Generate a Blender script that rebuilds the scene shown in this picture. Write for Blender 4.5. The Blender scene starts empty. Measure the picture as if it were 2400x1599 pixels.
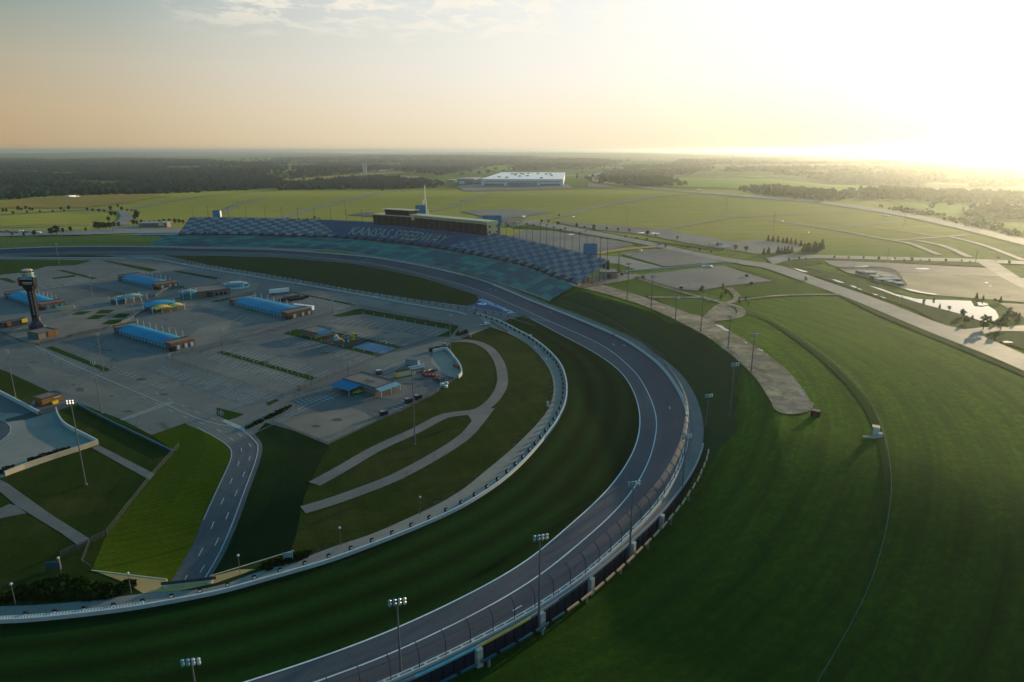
import bpy, bmesh, math, random
import numpy as np
from mathutils import Vector
from mathutils.geometry import tessellate_polygon
RND = random.Random(11)
SC = bpy.context.scene
COL = SC.collection
pi = math.pi
# ------------------------------------------------------------------ camera
CAMH, FOC = 110.0, 1600.0
PITCH = math.atan(448.0 / 1600.0)
CP, SP = math.cos(PITCH), math.sin(PITCH)
def ray(px, py):
    a = (px - 1200.0) / FOC; b = (800.0 - py) / FOC
    return a, CP + b * SP, -SP + b * CP
def Z(px, py, z=0.0):
    """the point at height z that the photograph shows at pixel (px, py)"""
    dx, dy, dz = ray(px, py)
    t = (z - CAMH) / dz
    return Vector((dx * t, dy * t, z))
def proj(v):
    x, y, z = v[0], v[1], v[2] - CAMH
    f = y * CP - z * SP; u = y * SP + z * CP
    return 1200 + FOC * x / f, 800 - FOC * u / f
def height_to(base, py):
    """height above base of the point straight above it that appears at image row py"""
    b = (800.0 - py) / FOC
    dyr, dzr = CP + b * SP, -SP + b * CP
    return CAMH + base.y / dyr * dzr - base.z
# ------------------------------------------------------------------ curves
def catmull(pts, k=12):
    P = [np.array(p, float) for p in pts]
    P = [2 * P[0] - P[1]] + P + [2 * P[-1] - P[-2]]
    out = []
    for i in range(1, len(P) - 2):
        p0, p1, p2, p3 = P[i - 1:i + 3]
        for j in range(k):
            t = j / k
            out.append(0.5 * (2 * p1 + (p2 - p0) * t + (2 * p0 - 5 * p1 + 4 * p2 - p3) * t * t + (3 * p1 - p0 - 3 * p2 + p3) * t ** 3))
    out.append(P[-2])
    return np.array(out)
def resample(A, n):
    A = np.asarray(A, float)
    d = np.r_[0, np.cumsum(np.linalg.norm(np.diff(A[:, :2], axis=0), axis=1))]
    s = np.linspace(0, d[-1], n)
    return np.stack([np.interp(s, d, A[:, k]) for k in range(A.shape[1])], 1)
def length(A):
    return float(np.linalg.norm(np.diff(np.asarray(A)[:, :2], axis=0), axis=1).sum())
def normals(A):
    T = np.gradient(np.asarray(A)[:, :2], axis=0)
    T /= np.linalg.norm(T, axis=1)[:, None] + 1e-9
    return T, np.stack([-T[:, 1], T[:, 0]], 1)      # tangent, left normal
def smooth(A, it=6):
    A = A.copy()
    for _ in range(it):
        A[1:-1] = 0.25 * A[:-2] + 0.5 * A[1:-1] + 0.25 * A[2:]
    return A
def sstep(a, b, x):
    t = np.clip((np.asarray(x, float) - a) / (b - a), 0, 1)
    return t * t * (3 - 2 * t)
# ------------------------------------------------------------------ the speedway's own lines, traced on the photograph
WALL_PX = [(-160, 592), (0, 583), (127, 578), (280, 577.5), (420, 579), (600, 583), (678, 587), (832, 598), (908, 608), (1012, 627), (1092, 646), (1159, 668),
  (1240, 702), (1306, 727), (1372, 753), (1441, 785), (1499, 816), (1551, 858), (1584, 901), (1604, 942), (1614.5, 975), (1616.5, 1005), (1611, 1040), (1588, 1103),
  (1530, 1194), (1476, 1253), (1388, 1329), (1263, 1420), (1123, 1494), (992, 1560), (900, 1600), (760, 1656), (500, 1742), (200, 1830)]
LINE_PX = [(-160, 602), (0, 596), (178, 591), (320, 590), (600, 593.5), (800, 609), (906, 624), (1012, 649), (1119, 680), (1212, 719.5), (1285, 752), (1382, 795),
  (1425, 818), (1467, 852), (1499, 886), (1525, 935), (1537, 972), (1539.6, 1000), (1532, 1045), (1518, 1088), (1484.5, 1148), (1430, 1211), (1358, 1274), (1270, 1346),
  (1153, 1418.5), (1031, 1479.5), (900, 1540), (740, 1599), (560, 1660), (300, 1738), (0, 1812)]
EDGE_PX = [(-160, 608), (0, 602), (178, 597), (330, 597), (500, 598), (653, 602), (832, 617), (985, 648), (1097, 684), (1180, 722), (1225, 738.5), (1262, 757), (1329, 792.6),
  (1382, 820), (1446, 862.7), (1478, 903), (1495, 945), (1501, 979), (1497.5, 1024.6), (1479, 1073), (1438.6, 1133.6), (1387, 1188), (1315, 1248), (1240, 1316),
  (1078, 1405), (900, 1488), (760, 1540), (580, 1599), (400, 1654), (150, 1730), (-220, 1820)]
NS = 420
EDGE = resample(smooth(resample(catmull([Z(*p) for p in EDGE_PX]), 300), 5), NS)
LINE = resample(smooth(resample(catmull([Z(p[0], p[1], 0.1) for p in LINE_PX]), 300), 5), NS)
def match(ref, other):
    """for each station of ref the point of other across the track"""
    T, N = normals(ref); out = np.zeros_like(ref)
    O = resample(other, 2400); last = 0
    for i in range(len(ref)):
        d = O[:, :2] - ref[i, :2]
        a = np.abs(d @ T[i]) + 0.02 * np.linalg.norm(d, axis=1)
        j = int(np.argmin(a + 1e6 * (np.linalg.norm(d, axis=1) > 70)))
        out[i] = O[j]
    return smooth(out, 4)
_wp = resample(catmull([(a, b, 0) for a, b in WALL_PX], 20), 3000)
_T, _N = normals(LINE)
_k = []
for i in range(0, NS, 6):
    best = (9e9, 0)
    for zt in np.linspace(1, 7.5, 66):
        q = proj((LINE[i, 0] + _N[i, 0] * 12.5, LINE[i, 1] + _N[i, 1] * 12.5, zt))
        dd = np.hypot(_wp[:, 0] - q[0], _wp[:, 1] - q[1]).min()
        if dd < best[0]: best = (dd, zt)
    _k.append((i, best[1]))
_zt = np.interp(np.arange(NS), [k[0] for k in _k], [k[1] for k in _k])
_zt = smooth(_zt[:, None], 120)[:, 0]
WALL = LINE.copy(); WALL[:, :2] += _N * 12.5; WALL[:, 2] = _zt - 1.1
WALL = smooth(WALL, 4)
EDGEM = smooth(match(LINE, EDGE), 12)
_T, _N = normals(WALL)
RIGHT = _N                                             # away from the infield
INSIDE = [tuple(p[:2]) for p in WALL] + [(-700, 60), (-1600, 500), (-900, 900)]
INS = np.array(INSIDE)
def inside(x, y):
    x = np.asarray(x, float); y = np.asarray(y, float)
    c = np.zeros(x.shape, bool); j = len(INS) - 1
    for i in range(len(INS)):
        xi, yi = INS[i]; xj, yj = INS[j]
        k = (yi > y) != (yj > y)
        if k.any():
            c ^= k & (x < (xj - xi) * (y - yi) / (yj - yi + 1e-12) + xi)
        j = i
    return c
WS = WALL[::3]; _WT = normals(WS)[0]; _WD = float(np.mean(np.linalg.norm(np.diff(WS[:, :2], axis=0), axis=1)))
def near_wall(x, y):
    """distance to the outer wall and nearest (fractional) station"""
    x = np.asarray(x, float); y = np.asarray(y, float)
    sh = x.shape; x = x.ravel(); y = y.ravel()
    d = np.empty(x.shape); s = np.empty(x.shape)
    for a in range(0, len(x), 20000):
        dx = x[a:a + 20000, None] - WS[None, :, 0]; dy = y[a:a + 20000, None] - WS[None, :, 1]
        D = dx ** 2 + dy ** 2; j = np.argmin(D, 1); r = np.arange(len(j))
        al = dx[r, j] * _WT[j, 0] + dy[r, j] * _WT[j, 1]
        s[a:a + 20000] = j * 3 + 3 * np.clip(al / _WD, -.6, .6)
        d[a:a + 20000] = np.sqrt(np.maximum(D[r, j] - np.minimum(al ** 2, (.6 * _WD) ** 2), 0))
    return d.reshape(sh), s.reshape(sh)
# height of the ground at the foot of the outer wall, station by station
ZFOOT = np.zeros(NS)
for i in range(NS):
    q = proj(WALL[i] + np.array([0, 0, 1.1]))
    if q[1] < 800: f = 1.0
    else: f = float(1 - sstep(960, 1180, q[1]))
    ZFOOT[i] = -0.4 + f * (WALL[i, 2] - 0.1 + 0.4)
def base(x, y):
    x = np.asarray(x, float); y = np.asarray(y, float)
    q = 0.62 * x + 0.78 * y
    b = 15.0 * sstep(100, 242, q) - 4.0 * sstep(300, 470, q) - 1.0  # rise and ridge shaped to turn the near slope away from the sun
    far = sstep(1000, 2600, y)
    b = b + far * (7 * np.sin(x / 330 + 0.6) * np.cos(y / 410 + 0.8) + 6 * np.sin((x + 0.6 * y) / 760 + 1.1) - 6)
    b = b + 8 * np.exp(-((y - 1480 - 0.08 * x) / 190) ** 2) * sstep(1500, 200, x) * sstep(-1500, -500, x + 300)
    b = b + sstep(5000, 16000, y) * (16 * np.sin(x / 2300 + 1) + 13 * np.sin(x / 900 + y / 2500) + 12)
    # a gentle swell right of the track that falls away towards the viewer
    b = b + 3.0 * np.exp(-((x - 260) / 120) ** 2 - ((y - 330) / 150) ** 2)
    return b
def ground(x, y):
    x = np.asarray(x, float); y = np.asarray(y, float)
    d, s = near_wall(x, y)
    zf = np.interp(s, np.arange(NS), ZFOOT)
    w = np.clip((d - 7) / 23.0, 0, 1) ** 1.5
    z = zf * (1 - w) + base(x, y) * w
    return np.where(inside(x, y), 0.0, z)
_TS = np.geomspace(100, 40000, 900)
def G(px, py, off=0.0):
    """where the line of sight through pixel (px, py) meets the land"""
    dx, dy, dz = ray(px, py)
    lo = max((45 - CAMH) / dz if dz < 0 else 9e9, 100); hi = (CAMH + 12) / -dz if dz < 0 else 40000
    t = _TS[(_TS > lo * 0.8) & (_TS < hi * 1.15)]
    if len(t) < 4: t = np.linspace(lo * .8, hi * 1.2, 8)
    f = CAMH + dz * t - ground(dx * t, dy * t)
    k = np.argmax(f < 0) if (f < 0).any() else len(t) - 1
    if k > 0:
        a, b = t[k - 1], t[k]
        tt = np.linspace(a, b, 24); f = CAMH + dz * tt - ground(dx * tt, dy * tt)
        k = np.argmax(f < 0) if (f < 0).any() else 23
        a, b, fa, fb = tt[max(k - 1, 0)], tt[k], f[max(k - 1, 0)], f[k]
        t0 = a + (b - a) * (fa / (fa - fb) if fa != fb else 1)
    else: t0 = t[0]
    x, y = dx * t0, dy * t0
    return Vector((x, y, float(ground(np.array([x]), np.array([y]))[0]) + off))
# ------------------------------------------------------------------ mesh builder
class MB:
    def __init__(s): s.v = []; s.f = []; s.uv = []
    def add(s, vs, fs, uvs=None):
        b = len(s.v); s.v += [tuple(v) for v in vs]; s.f += [tuple(b + i for i in f) for f in fs]
        s.uv += [tuple(u) for u in uvs] if uvs is not None else [(v[0], v[1]) for v in vs]
        return s
    def quad(s, a, b, c, d): return s.add([a, b, c, d], [(0, 1, 2, 3)])
    def box(s, c, d, rz=0.0, taper=1.0):
        """box whose base centre is c, size d"""
        x, y, h = d[0] / 2, d[1] / 2, d[2]; k = taper
        P = [(-x, -y, 0), (x, -y, 0), (x, y, 0), (-x, y, 0), (-x * k, -y * k, h), (x * k, -y * k, h), (x * k, y * k, h), (-x * k, y * k, h)]
        ca, sa = math.cos(rz), math.sin(rz)
        P = [(c[0] + p[0] * ca - p[1] * sa, c[1] + p[0] * sa + p[1] * ca, c[2] + p[2]) for p in P]
        return s.add(P, [(3, 2, 1, 0), (4, 5, 6, 7), (0, 1, 5, 4), (1, 2, 6, 5), (2, 3, 7, 6), (3, 0, 4, 7)])
    def cyl(s, a, b, r0, r1=None, n=8):
        a = Vector(a); b = Vector(b); r1 = r0 if r1 is None else r1
        w = (b - a).normalized(); u = w.orthogonal().normalized(); v = w.cross(u)
        P = []
        for (c, r) in ((a, r0), (b, r1)):
            for i in range(n):
                t = 2 * pi * i / n; P.append(c + (u * math.cos(t) + v * math.sin(t)) * r)
        F = [(i, (i + 1) % n, n + (i + 1) % n, n + i) for i in range(n)] + [tuple(range(n - 1, -1, -1)), tuple(range(n, 2 * n))]
        return s.add(P, F)
    def lathe(s, c, prof, n=12, rot=0.0):
        P = []; F = []
        for r, z in prof:
            for i in range(n):
                t = 2 * pi * i / n + rot; P.append((c[0] + r * math.cos(t), c[1] + r * math.sin(t), c[2] + z))
        m = len(prof)
        for j in range(m - 1):
            for i in range(n): F.append((j * n + i, j * n + (i + 1) % n, (j + 1) * n + (i + 1) % n, (j + 1) * n + i))
        F += [tuple(range(n - 1, -1, -1)), tuple((m - 1) * n + i for i in range(n))]
        return s.add(P, F)
    def loft(s, curves, closed=False, v=None):
        """surface through curves that have equal numbers of points; uv = metres along, metres across"""
        C = [np.asarray(c, float) for c in curves]; n = len(C[0]); b = len(s.v)
        L = np.r_[0, np.cumsum(np.linalg.norm(np.diff(C[0][:, :2], axis=0), axis=1))]
        for k, c in enumerate(C):
            for i in range(n):
                s.v.append(tuple(c[i]))
                w = v[k] if v is not None else float(np.linalg.norm(c[i] - C[0][i]))
                s.uv.append((float(L[i]), w))
        m = len(C); rng = range(m) if closed else range(m - 1)
        for k in rng:
            k2 = (k + 1) % m
            for i in range(n - 1): s.f.append((b + k * n + i, b + k * n + i + 1, b + k2 * n + i + 1, b + k2 * n + i))
        return s
    def build(s, name, mat, parent=None, smooth_=False, loc=None):
        me = bpy.data.meshes.new(name); me.from_pydata(s.v, [], s.f)
        me.uv_layers.new(name='UVMap')
        li = np.empty(len(me.loops), int); me.loops.foreach_get('vertex_index', li)
        me.uv_layers[0].data.foreach_set('uv', np.asarray(s.uv, float)[li].ravel())
        me.materials.append(mat)
        if smooth_: me.polygons.foreach_set('use_smooth', [True] * len(me.polygons))
        bm = bmesh.new(); bm.from_mesh(me); bmesh.ops.recalc_face_normals(bm, faces=bm.faces) if s.__dict__.get('fixn') else None
        bm.to_mesh(me); bm.free(); me.update()
        o = bpy.data.objects.new(name, me); COL.objects.link(o)
        if parent is not None: o.parent = parent
        if loc is not None: o.location = loc
        return o
def tag(o, label=None, cat=None, group=None, kind=None):
    if label: o['label'] = label
    if cat: o['category'] = cat
    if group: o['group'] = group
    if kind: o['kind'] = kind
    return o
def thing(name, label, cat, loc, rz=0.0, group=None):
    o = bpy.data.objects.new(name, None); COL.objects.link(o)
    o.empty_display_size = 0.5
    o.location = loc; o.rotation_euler = (0, 0, rz)
    return tag(o, label, cat, group)
def kids(o): return [c for c in COL.objects if c.parent == o]
def copy_tree(o, loc=None, rz=None, scale=None, label=None, group=None):
    c = o.copy(); COL.objects.link(c)
    for ch in o.children:
        d = ch.copy(); COL.objects.link(d); d.parent = c
        for g in ch.children:
            e = g.copy(); COL.objects.link(e); e.parent = d
    if loc is not None: c.location = loc
    if rz is not None: c.rotation_euler = (0, 0, rz)
    if scale is not None: c.scale = scale if hasattr(scale, '__len__') else (scale,) * 3
    if label: c['label'] = label
    if group: c['group'] = group
    return c
ORD = ['first', 'second', 'third', 'fourth', 'fifth', 'sixth', 'seventh', 'eighth', 'ninth', 'tenth', 'eleventh', 'twelfth', 'thirteenth', 'fourteenth', 'fifteenth', 'sixteenth',
       'seventeenth', 'eighteenth', 'nineteenth', 'twentieth']
TENS = ['', '', 'twenty', 'thirty', 'forty', 'fifty', 'sixty', 'seventy']
def ordinal(i):
    n = i + 1
    if n <= 20: return ORD[n - 1]
    t, u = divmod(n, 10)
    return (TENS[t][:-1] + 'ieth') if u == 0 else TENS[t] + '-' + ORD[u - 1]
# flat or draped sheets -------------------------------------------------------
def fill(pts, z, holes=()):
    loops = [[Vector((p[0], p[1], 0)) for p in pts]] + [[Vector((p[0], p[1], 0)) for p in h] for h in holes]
    tris = tessellate_polygon(loops)
    allp = [p for l in loops for p in l]
    m = MB(); m.add([(p.x, p.y, z) for p in allp], [])
    for t in tris:
        a, b, c = (allp[i] for i in t)
        if (b - a).cross(c - a).z < 0: t = (t[0], t[2], t[1])
        m.f.append(tuple(t))
    return m
def flat(pxs, z=0.03, curve=False):
    P = [Z(x, y, 0) for x, y in pxs]
    if curve: P = [Vector(p) for p in catmull(P + [P[0]], 6)[:-1]]
    return fill(P, z)
def join(*ms):
    m = MB()
    for k in ms:
        b = len(m.v); m.v += k.v; m.uv += k.uv; m.f += [tuple(b + i for i in f) for f in k.f]
    return m
def lift(P):
    P = np.asarray(P, float)
    return ground(P[:, 0], P[:, 1]) + 0.10 + np.hypot(P[:, 0], P[:, 1]) * 0.0006
def drape(pxs, extra=0.0, curve=False, cell=None):
    """a sheet that lies on the land inside the outline pxs"""
    P = [G(x, y) for x, y in pxs]
    if curve: P = [Vector(p) for p in catmull(P + [P[0]], 6)[:-1]]
    bm = bmesh.new()
    vs = [bm.verts.new((p[0], p[1], 0)) for p in P]
    for t in tessellate_polygon([[Vector((p[0], p[1], 0)) for p in P]]): 
        try: bm.faces.new([vs[i] for i in t])
        except ValueError: pass
    X = [p[0] for p in P]; Y = [p[1] for p in P]
    c = cell or max(5.0, 0.018 * (sum(math.hypot(a, b) for a, b in zip(X, Y)) / len(X)))
    for ax, lo, hi in ((0, min(X), max(X)), (1, min(Y), max(Y))):
        n = int((hi - lo) / c); n = min(n, 140)
        for i in range(1, n + 1):
            co = [0, 0, 0]; no = [0, 0, 0]; co[ax] = lo + (hi - lo) * i / (n + 1); no[ax] = 1
            bmesh.ops.bisect_plane(bm, geom=bm.verts[:] + bm.edges[:] + bm.faces[:], plane_co=co, plane_no=no)
    bm.normal_update()
    for f in bm.faces:
        if f.normal.z < 0: f.normal_flip()
    bm.verts.index_update()
    V = np.array([v.co[:] for v in bm.verts]); V[:, 2] = lift(V) + extra
    m = MB(); m.add(V, [tuple(v.index for v in f.verts) for f in bm.faces]); bm.free()
    return m
def ribbon(pxs, w, extra=0.0, on_land=True, z=0.0, step=None):
    """a strip of width w metres along a line of pixels"""
    P = [G(*p[:2]) if on_land else Z(p[0], p[1], 0) for p in pxs]
    A = catmull([p[:] for p in P], 10); L = length(A)
    n = max(6, int(L / (step or max(4.0, 0.012 * math.hypot(*A[len(A) // 2][:2])))))
    n = min(n, 260); A = resample(A, n); T, N = normals(A)
    W = np.interp(np.linspace(0, 1, n), np.linspace(0, 1, len(w)), w) if hasattr(w, '__len__') else np.full(n, w)
    cs = []
    for k in (-.5, 0, .5):
        B = A.copy(); B[:, :2] += N * (W * -k)[:, None]
        B[:, 2] = (lift(B) + extra) if on_land else z
        cs.append(B)
    return MB().loft(cs)
def strip(l, r, extra=0.0, on_land=True, z=0.0, n=90, k=3):
    A = resample(catmull([(G(*p) if on_land else Z(*p))[:] for p in l], 8), n)
    B = resample(catmull([(G(*p) if on_land else Z(*p))[:] for p in r], 8), n)
    cs = []
    for i in range(k):
        t = i / (k - 1); C = A * (1 - t) + B * t
        C[:, 2] = (lift(C) + extra) if on_land else z
        cs.append(C)
    return MB().loft(cs)
# ------------------------------------------------------------------ materials
MAT = {}
def nodes(name):
    m = bpy.data.materials.new(name); m.use_nodes = True
    nt = m.node_tree; nt.nodes.clear()
    out = nt.nodes.new('ShaderNodeOutputMaterial'); b = nt.nodes.new('ShaderNodeBsdfPrincipled')
    nt.links.new(b.outputs[0], out.inputs[0])
    return m, nt, b
class N:
    """tiny node-writing helper"""
    def __init__(s, nt): s.nt = nt
    def n(s, typ, **kw):
        x = s.nt.nodes.new(typ)
        for k, v in kw.items(): setattr(x, k, v)
        return x
    def put(s, sock, v):
        if isinstance(v, bpy.types.NodeSocket): s.nt.links.new(v, sock)
        elif v is not None: sock.default_value = v
    def math(s, op, a, b=None, c=None, clamp=False):
        x = s.n('ShaderNodeMath', operation=op, use_clamp=clamp)
        s.put(x.inputs[0], a); s.put(x.inputs[1], b); s.put(x.inputs[2], c); return x.outputs[0]
    def pos(s): return s.n('ShaderNodeNewGeometry').outputs['Position']
    def uv(s): return s.n('ShaderNodeTexCoord').outputs['UV']
    def sep(s, v):
        x = s.n('ShaderNodeSeparateXYZ'); s.put(x.inputs[0], v); return x.outputs
    def comb(s, a, b, c=0.0):
        x = s.n('ShaderNodeCombineXYZ'); s.put(x.inputs[0], a); s.put(x.inputs[1], b); s.put(x.inputs[2], c); return x.outputs[0]
    def noise(s, v, scale, detail=3.0, rough=0.55, dist=0.0):
        x = s.n('ShaderNodeTexNoise'); s.put(x.inputs['Vector'], v); x.inputs['Scale'].default_value = scale
        x.inputs['Detail'].default_value = detail; x.inputs['Roughness'].default_value = rough; x.inputs['Distortion'].default_value = dist
        return x.outputs['Fac']
    def vor(s, v, scale, feature='F1', out='Distance'):
        x = s.n('ShaderNodeTexVoronoi', feature=feature); s.put(x.inputs['Vector'], v); x.inputs['Scale'].default_value = scale
        return x.outputs[out]
    def ramp(s, f, stops, interp='LINEAR'):
        x = s.n('ShaderNodeValToRGB'); s.put(x.inputs[0], f); cr = x.color_ramp; cr.interpolation = interp
        while len(cr.elements) < len(stops): cr.elements.new(0.5)
        for e, (p, c) in zip(cr.elements, stops):
            e.position = p; e.color = (*c, 1) if hasattr(c, '__len__') else (c, c, c, 1)
        return x.outputs[0]
    def mix(s, f, a, b, blend='MIX'):
        x = s.n('ShaderNodeMix', data_type='RGBA', blend_type=blend)
        s.put(x.inputs[0], f)
        for sock, v in ((x.inputs[6], a), (x.inputs[7], b)):
            if isinstance(v, bpy.types.NodeSocket): s.nt.links.new(v, sock)
            else: sock.default_value = (*v, 1) if hasattr(v, '__len__') else (v, v, v, 1)
        return x.outputs[2]
    def scale(s, v, k):
        x = s.n('ShaderNodeVectorMath', operation='MULTIPLY'); s.put(x.inputs[0], v); x.inputs[1].default_value = k; return x.outputs[0]
def fin(b, rough=0.8, spec=0.3, metal=0.0):
    b.inputs['Roughness'].default_value = rough; b.inputs['Specular IOR Level'].default_value = spec; b.inputs['Metallic'].default_value = metal
def plain(name, col, rough=0.7, spec=0.3, var=0.12, scale=0.6, metal=0.0):
    """paint, metal, brick ... with slight weathering"""
    m, nt, b = nodes(name); k = N(nt); o = k.n('ShaderNodeTexCoord').outputs['Object']
    f = k.noise(o, scale, 4)
    c = k.mix(f, tuple(x * (1 - var * 1.6) for x in col), tuple(min(1, x * (1 + var * 1.6)) for x in col))
    k.put(b.inputs['Base Color'], c); fin(b, rough, spec, metal); MAT[name] = m; return m
def grass(name, dark, light, dry=(0.10, 0.075, 0.025), amt=0.35, scale=0.012, stripes=None, sheen=0.25, fine=0.9, dryscale=None):
    m, nt, b = nodes(name); k = N(nt); p = k.pos()
    big = k.noise(p, scale, 5, 0.6); mid = k.noise(p, scale * 6, 4, 0.6); sm = k.noise(k.scale(p, (1, 1, 1)), fine, 2, 0.7)
    f = k.math('ADD', k.math('MULTIPLY', big, 0.6), k.math('MULTIPLY', mid, 0.4))
    c = k.mix(k.ramp(f, [(0.36, 0), (0.64, 1)]), dark, light)
    d = k.noise(k.scale(p, (1, 1.4, 1)), dryscale or scale * 2.2, 6, 0.65, 0.4)
    c = k.mix(k.ramp(d, [(0.48, 0), (0.75, amt)]), c, dry)
    if stripes:
        kind, per, depth = stripes
        if kind == 'uv': v = k.sep(k.uv())[1]
        elif kind == 'x': v = k.math('ADD', k.math('MULTIPLY', k.sep(p)[0], math.cos(per[1])), k.math('MULTIPLY', k.sep(p)[1], math.sin(per[1])))
        pp = per if kind == 'uv' else per[0]
        w = k.math('SINE', k.math('ADD', k.math('MULTIPLY', v, 2 * pi / pp), k.math('MULTIPLY', mid, 1.5)))
        w = k.math('MULTIPLY_ADD', w, 0.5, 0.5)
        c = k.mix(k.math('MULTIPLY', w, depth), c, (0.0, 0.0, 0.0))
    c = k.mix(k.ramp(sm, [(0.3, 0.45), (0.7, 0.0)]), c, tuple(x * 0.35 for x in dark))
    k.put(b.inputs['Base Color'], c); fin(b, 0.95, 0.02)
    b.inputs['Sheen Weight'].default_value = sheen * 0.06; b.inputs['Sheen Roughness'].default_value = 0.5
    b.inputs['Sheen Tint'].default_value = (0.5, 1.0, 0.15, 1)
    bu = k.n('ShaderNodeBump'); bu.inputs['Strength'].default_value = 0.35; bu.inputs['Distance'].default_value = 0.3
    k.put(bu.inputs['Height'], k.noise(p, 0.45, 3, 0.7)); nt.links.new(bu.outputs[0], b.inputs['Normal'])
    MAT[name] = m; return m
def paved(name, col, var=0.3, rough=0.72, spec=0.35, patch=0.25, scale=0.03, streak=None, cracks=0.0, tint=(1.12, 1.0, 0.86), weeds=0.0, groove=0.0):
    m, nt, b = nodes(name); k = N(nt); p = k.pos()
    f = k.noise(p, scale, 6, 0.62); g = k.noise(p, scale * 9, 3, 0.6)
    c = k.mix(k.ramp(f, [(0.32, 0), (0.68, 1)]), tuple(x * (1 - var) for x in col), tuple(x * (1 + var) * t for x, t in zip(col, tint)))
    c = k.mix(k.math('MULTIPLY', g, 0.35), c, tuple(x * 0.6 for x in col))
    if patch:
        v = k.n('ShaderNodeTexVoronoi', distance='CHEBYCHEV'); k.put(v.inputs['Vector'], k.scale(p, (1.0, 0.7, 1))); v.inputs['Scale'].default_value = scale * 1.4
        c = k.mix(k.ramp(k.sep(v.outputs['Color'])[0], [(0.0, patch), (0.3, 0.0), (0.75, 0.0), (1.0, patch)]), c, tuple(x * 0.55 for x in col))
        st = k.noise(k.scale(p, (1, 1, 1)), scale * 3.1, 5, 0.7, 0.8)
        c = k.mix(k.ramp(st, [(0.60, 0), (0.72, patch * 2.0)]), c, tuple(x * 0.42 for x in col))
    if streak:
        u = k.sep(k.uv()); s2 = k.noise(k.comb(k.math('MULTIPLY', u[0], streak[0]), k.math('MULTIPLY', u[1], streak[1])), 1.0, 4, 0.6)
        c = k.mix(k.ramp(s2, [(0.4, 0), (0.7, streak[2])]), c, tuple(x * 0.45 for x in col))
    if cracks:
        e = k.vor(k.scale(p, (1, 1, 0)), 0.06, 'DISTANCE_TO_EDGE')
        c = k.mix(k.ramp(e, [(0.0, cracks), (0.012, 0.0)]), c, (0.015, 0.015, 0.017))
    if groove:
        c = k.mix(k.ramp(k.math('DIVIDE', k.sep(k.uv())[1], 12.5), [(0.0, 0.0), (0.30, groove), (0.52, groove), (0.8, 0.0)]), c, (0.012, 0.016, 0.022))
    if weeds:
        wn = k.noise(p, 0.045, 6, 0.72, 0.5); c = k.mix(k.ramp(wn, [(0.50, 0), (0.62, weeds)]), c, (0.085, 0.080, 0.030)); c = k.mix(k.ramp(k.noise(p, 0.14, 4, 0.7), [(0.52, 0), (0.62, 0.6)]), c, (0.10, 0.075, 0.05))
    k.put(b.inputs['Base Color'], c); fin(b, rough, spec)
    k.put(b.inputs['Roughness'], k.math('MULTIPLY_ADD', f, -0.2, rough + 0.12))
    MAT[name] = m; return m
def metal(name, col, rough=0.4): return plain(name, col, rough, 0.5, 0.08, 0.8, 0.85)

grass('grass_infield', (0.016, 0.033, 0.005), (0.032, 0.050, 0.007), amt=0.6, scale=0.014, stripes=('x', (7.0, 0.35), 0.10))
grass('grass_turn', (0.006, 0.034, 0.006), (0.013, 0.052, 0.008), amt=0.12, scale=0.010, stripes=('uv', 13.0, 0.55))
grass('grass_tri', (0.006, 0.034, 0.007), (0.011, 0.048, 0.008), amt=0.12, scale=0.012, stripes=('x', (9.0, 1.9), 0.12))
grass('grass_bank_shaded', (0.003, 0.020, 0.006), (0.006, 0.030, 0.008), amt=0.1, scale=0.012, stripes=('uv', 8.0, 0.12))  # shade of the right cutting bank put into the dark green
grass('grass_berm_shaded', (0.005, 0.052, 0.014), (0.010, 0.078, 0.020), amt=0.0, scale=0.014, stripes=('uv', 9.0, 0.12), dryscale=0.05, sheen=0.0)  # shade lying on the berm put into the grass colour
grass('grass_cut_sunlit', (0.032, 0.062, 0.002), (0.050, 0.082, 0.003), amt=0.15, scale=0.02, stripes=('x', (3.2, 2.2), 0.16))  # sunlight on the left cutting bank put into the bright green
grass('grass_patch', (0.009, 0.042, 0.006), (0.018, 0.056, 0.007), amt=0.2, scale=0.05)
grass('grass_lawn', (0.034, 0.090, 0.005), (0.058, 0.120, 0.006), amt=0.25, scale=0.008, stripes=('x', (26.0, 2.5), 0.12), sheen=0.4)
grass('grass_hay', (0.38, 0.23, 0.06), (0.52, 0.29, 0.07), amt=0.4, scale=0.004, dry=(0.28, 0.23, 0.05), sheen=0.2, fine=0.3)
grass('grass_pasture', (0.16, 0.27, 0.018), (0.23, 0.34, 0.024), amt=0.25, scale=0.004, sheen=0.3, fine=0.3)
grass('grass_ditch', (0.006, 0.055, 0.008), (0.012, 0.075, 0.010), amt=0.1, scale=0.02)
def foliage(name, dark, light, trans=0.35, scale=0.05):
    m = bpy.data.materials.new(name); m.use_nodes = True; nt = m.node_tree; nt.nodes.clear(); k = N(nt); p = k.pos()
    f = k.math('ADD', k.math('MULTIPLY', k.noise(p, scale, 4, 0.6), 0.5), k.math('MULTIPLY', k.noise(p, scale * 9, 2, 0.6), 0.5))
    c = k.mix(k.ramp(f, [(0.36, 0), (0.64, 1)]), dark, light)
    d = k.n('ShaderNodeBsdfDiffuse'); t = k.n('ShaderNodeBsdfTranslucent'); mx = k.n('ShaderNodeMixShader'); out = k.n('ShaderNodeOutputMaterial'); mx.inputs[0].default_value = trans
    k.put(d.inputs[0], c); k.put(t.inputs[0], k.mix(1.0, c, (0.9, 1.0, 0.45), 'MULTIPLY'))
    nt.links.new(d.outputs[0], mx.inputs[1]); nt.links.new(t.outputs[0], mx.inputs[2]); nt.links.new(mx.outputs[0], out.inputs[0]); MAT[name] = m
foliage('leaf_dark', (0.007, 0.030, 0.024), (0.020, 0.056, 0.034), 0.15, 0.02)
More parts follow.
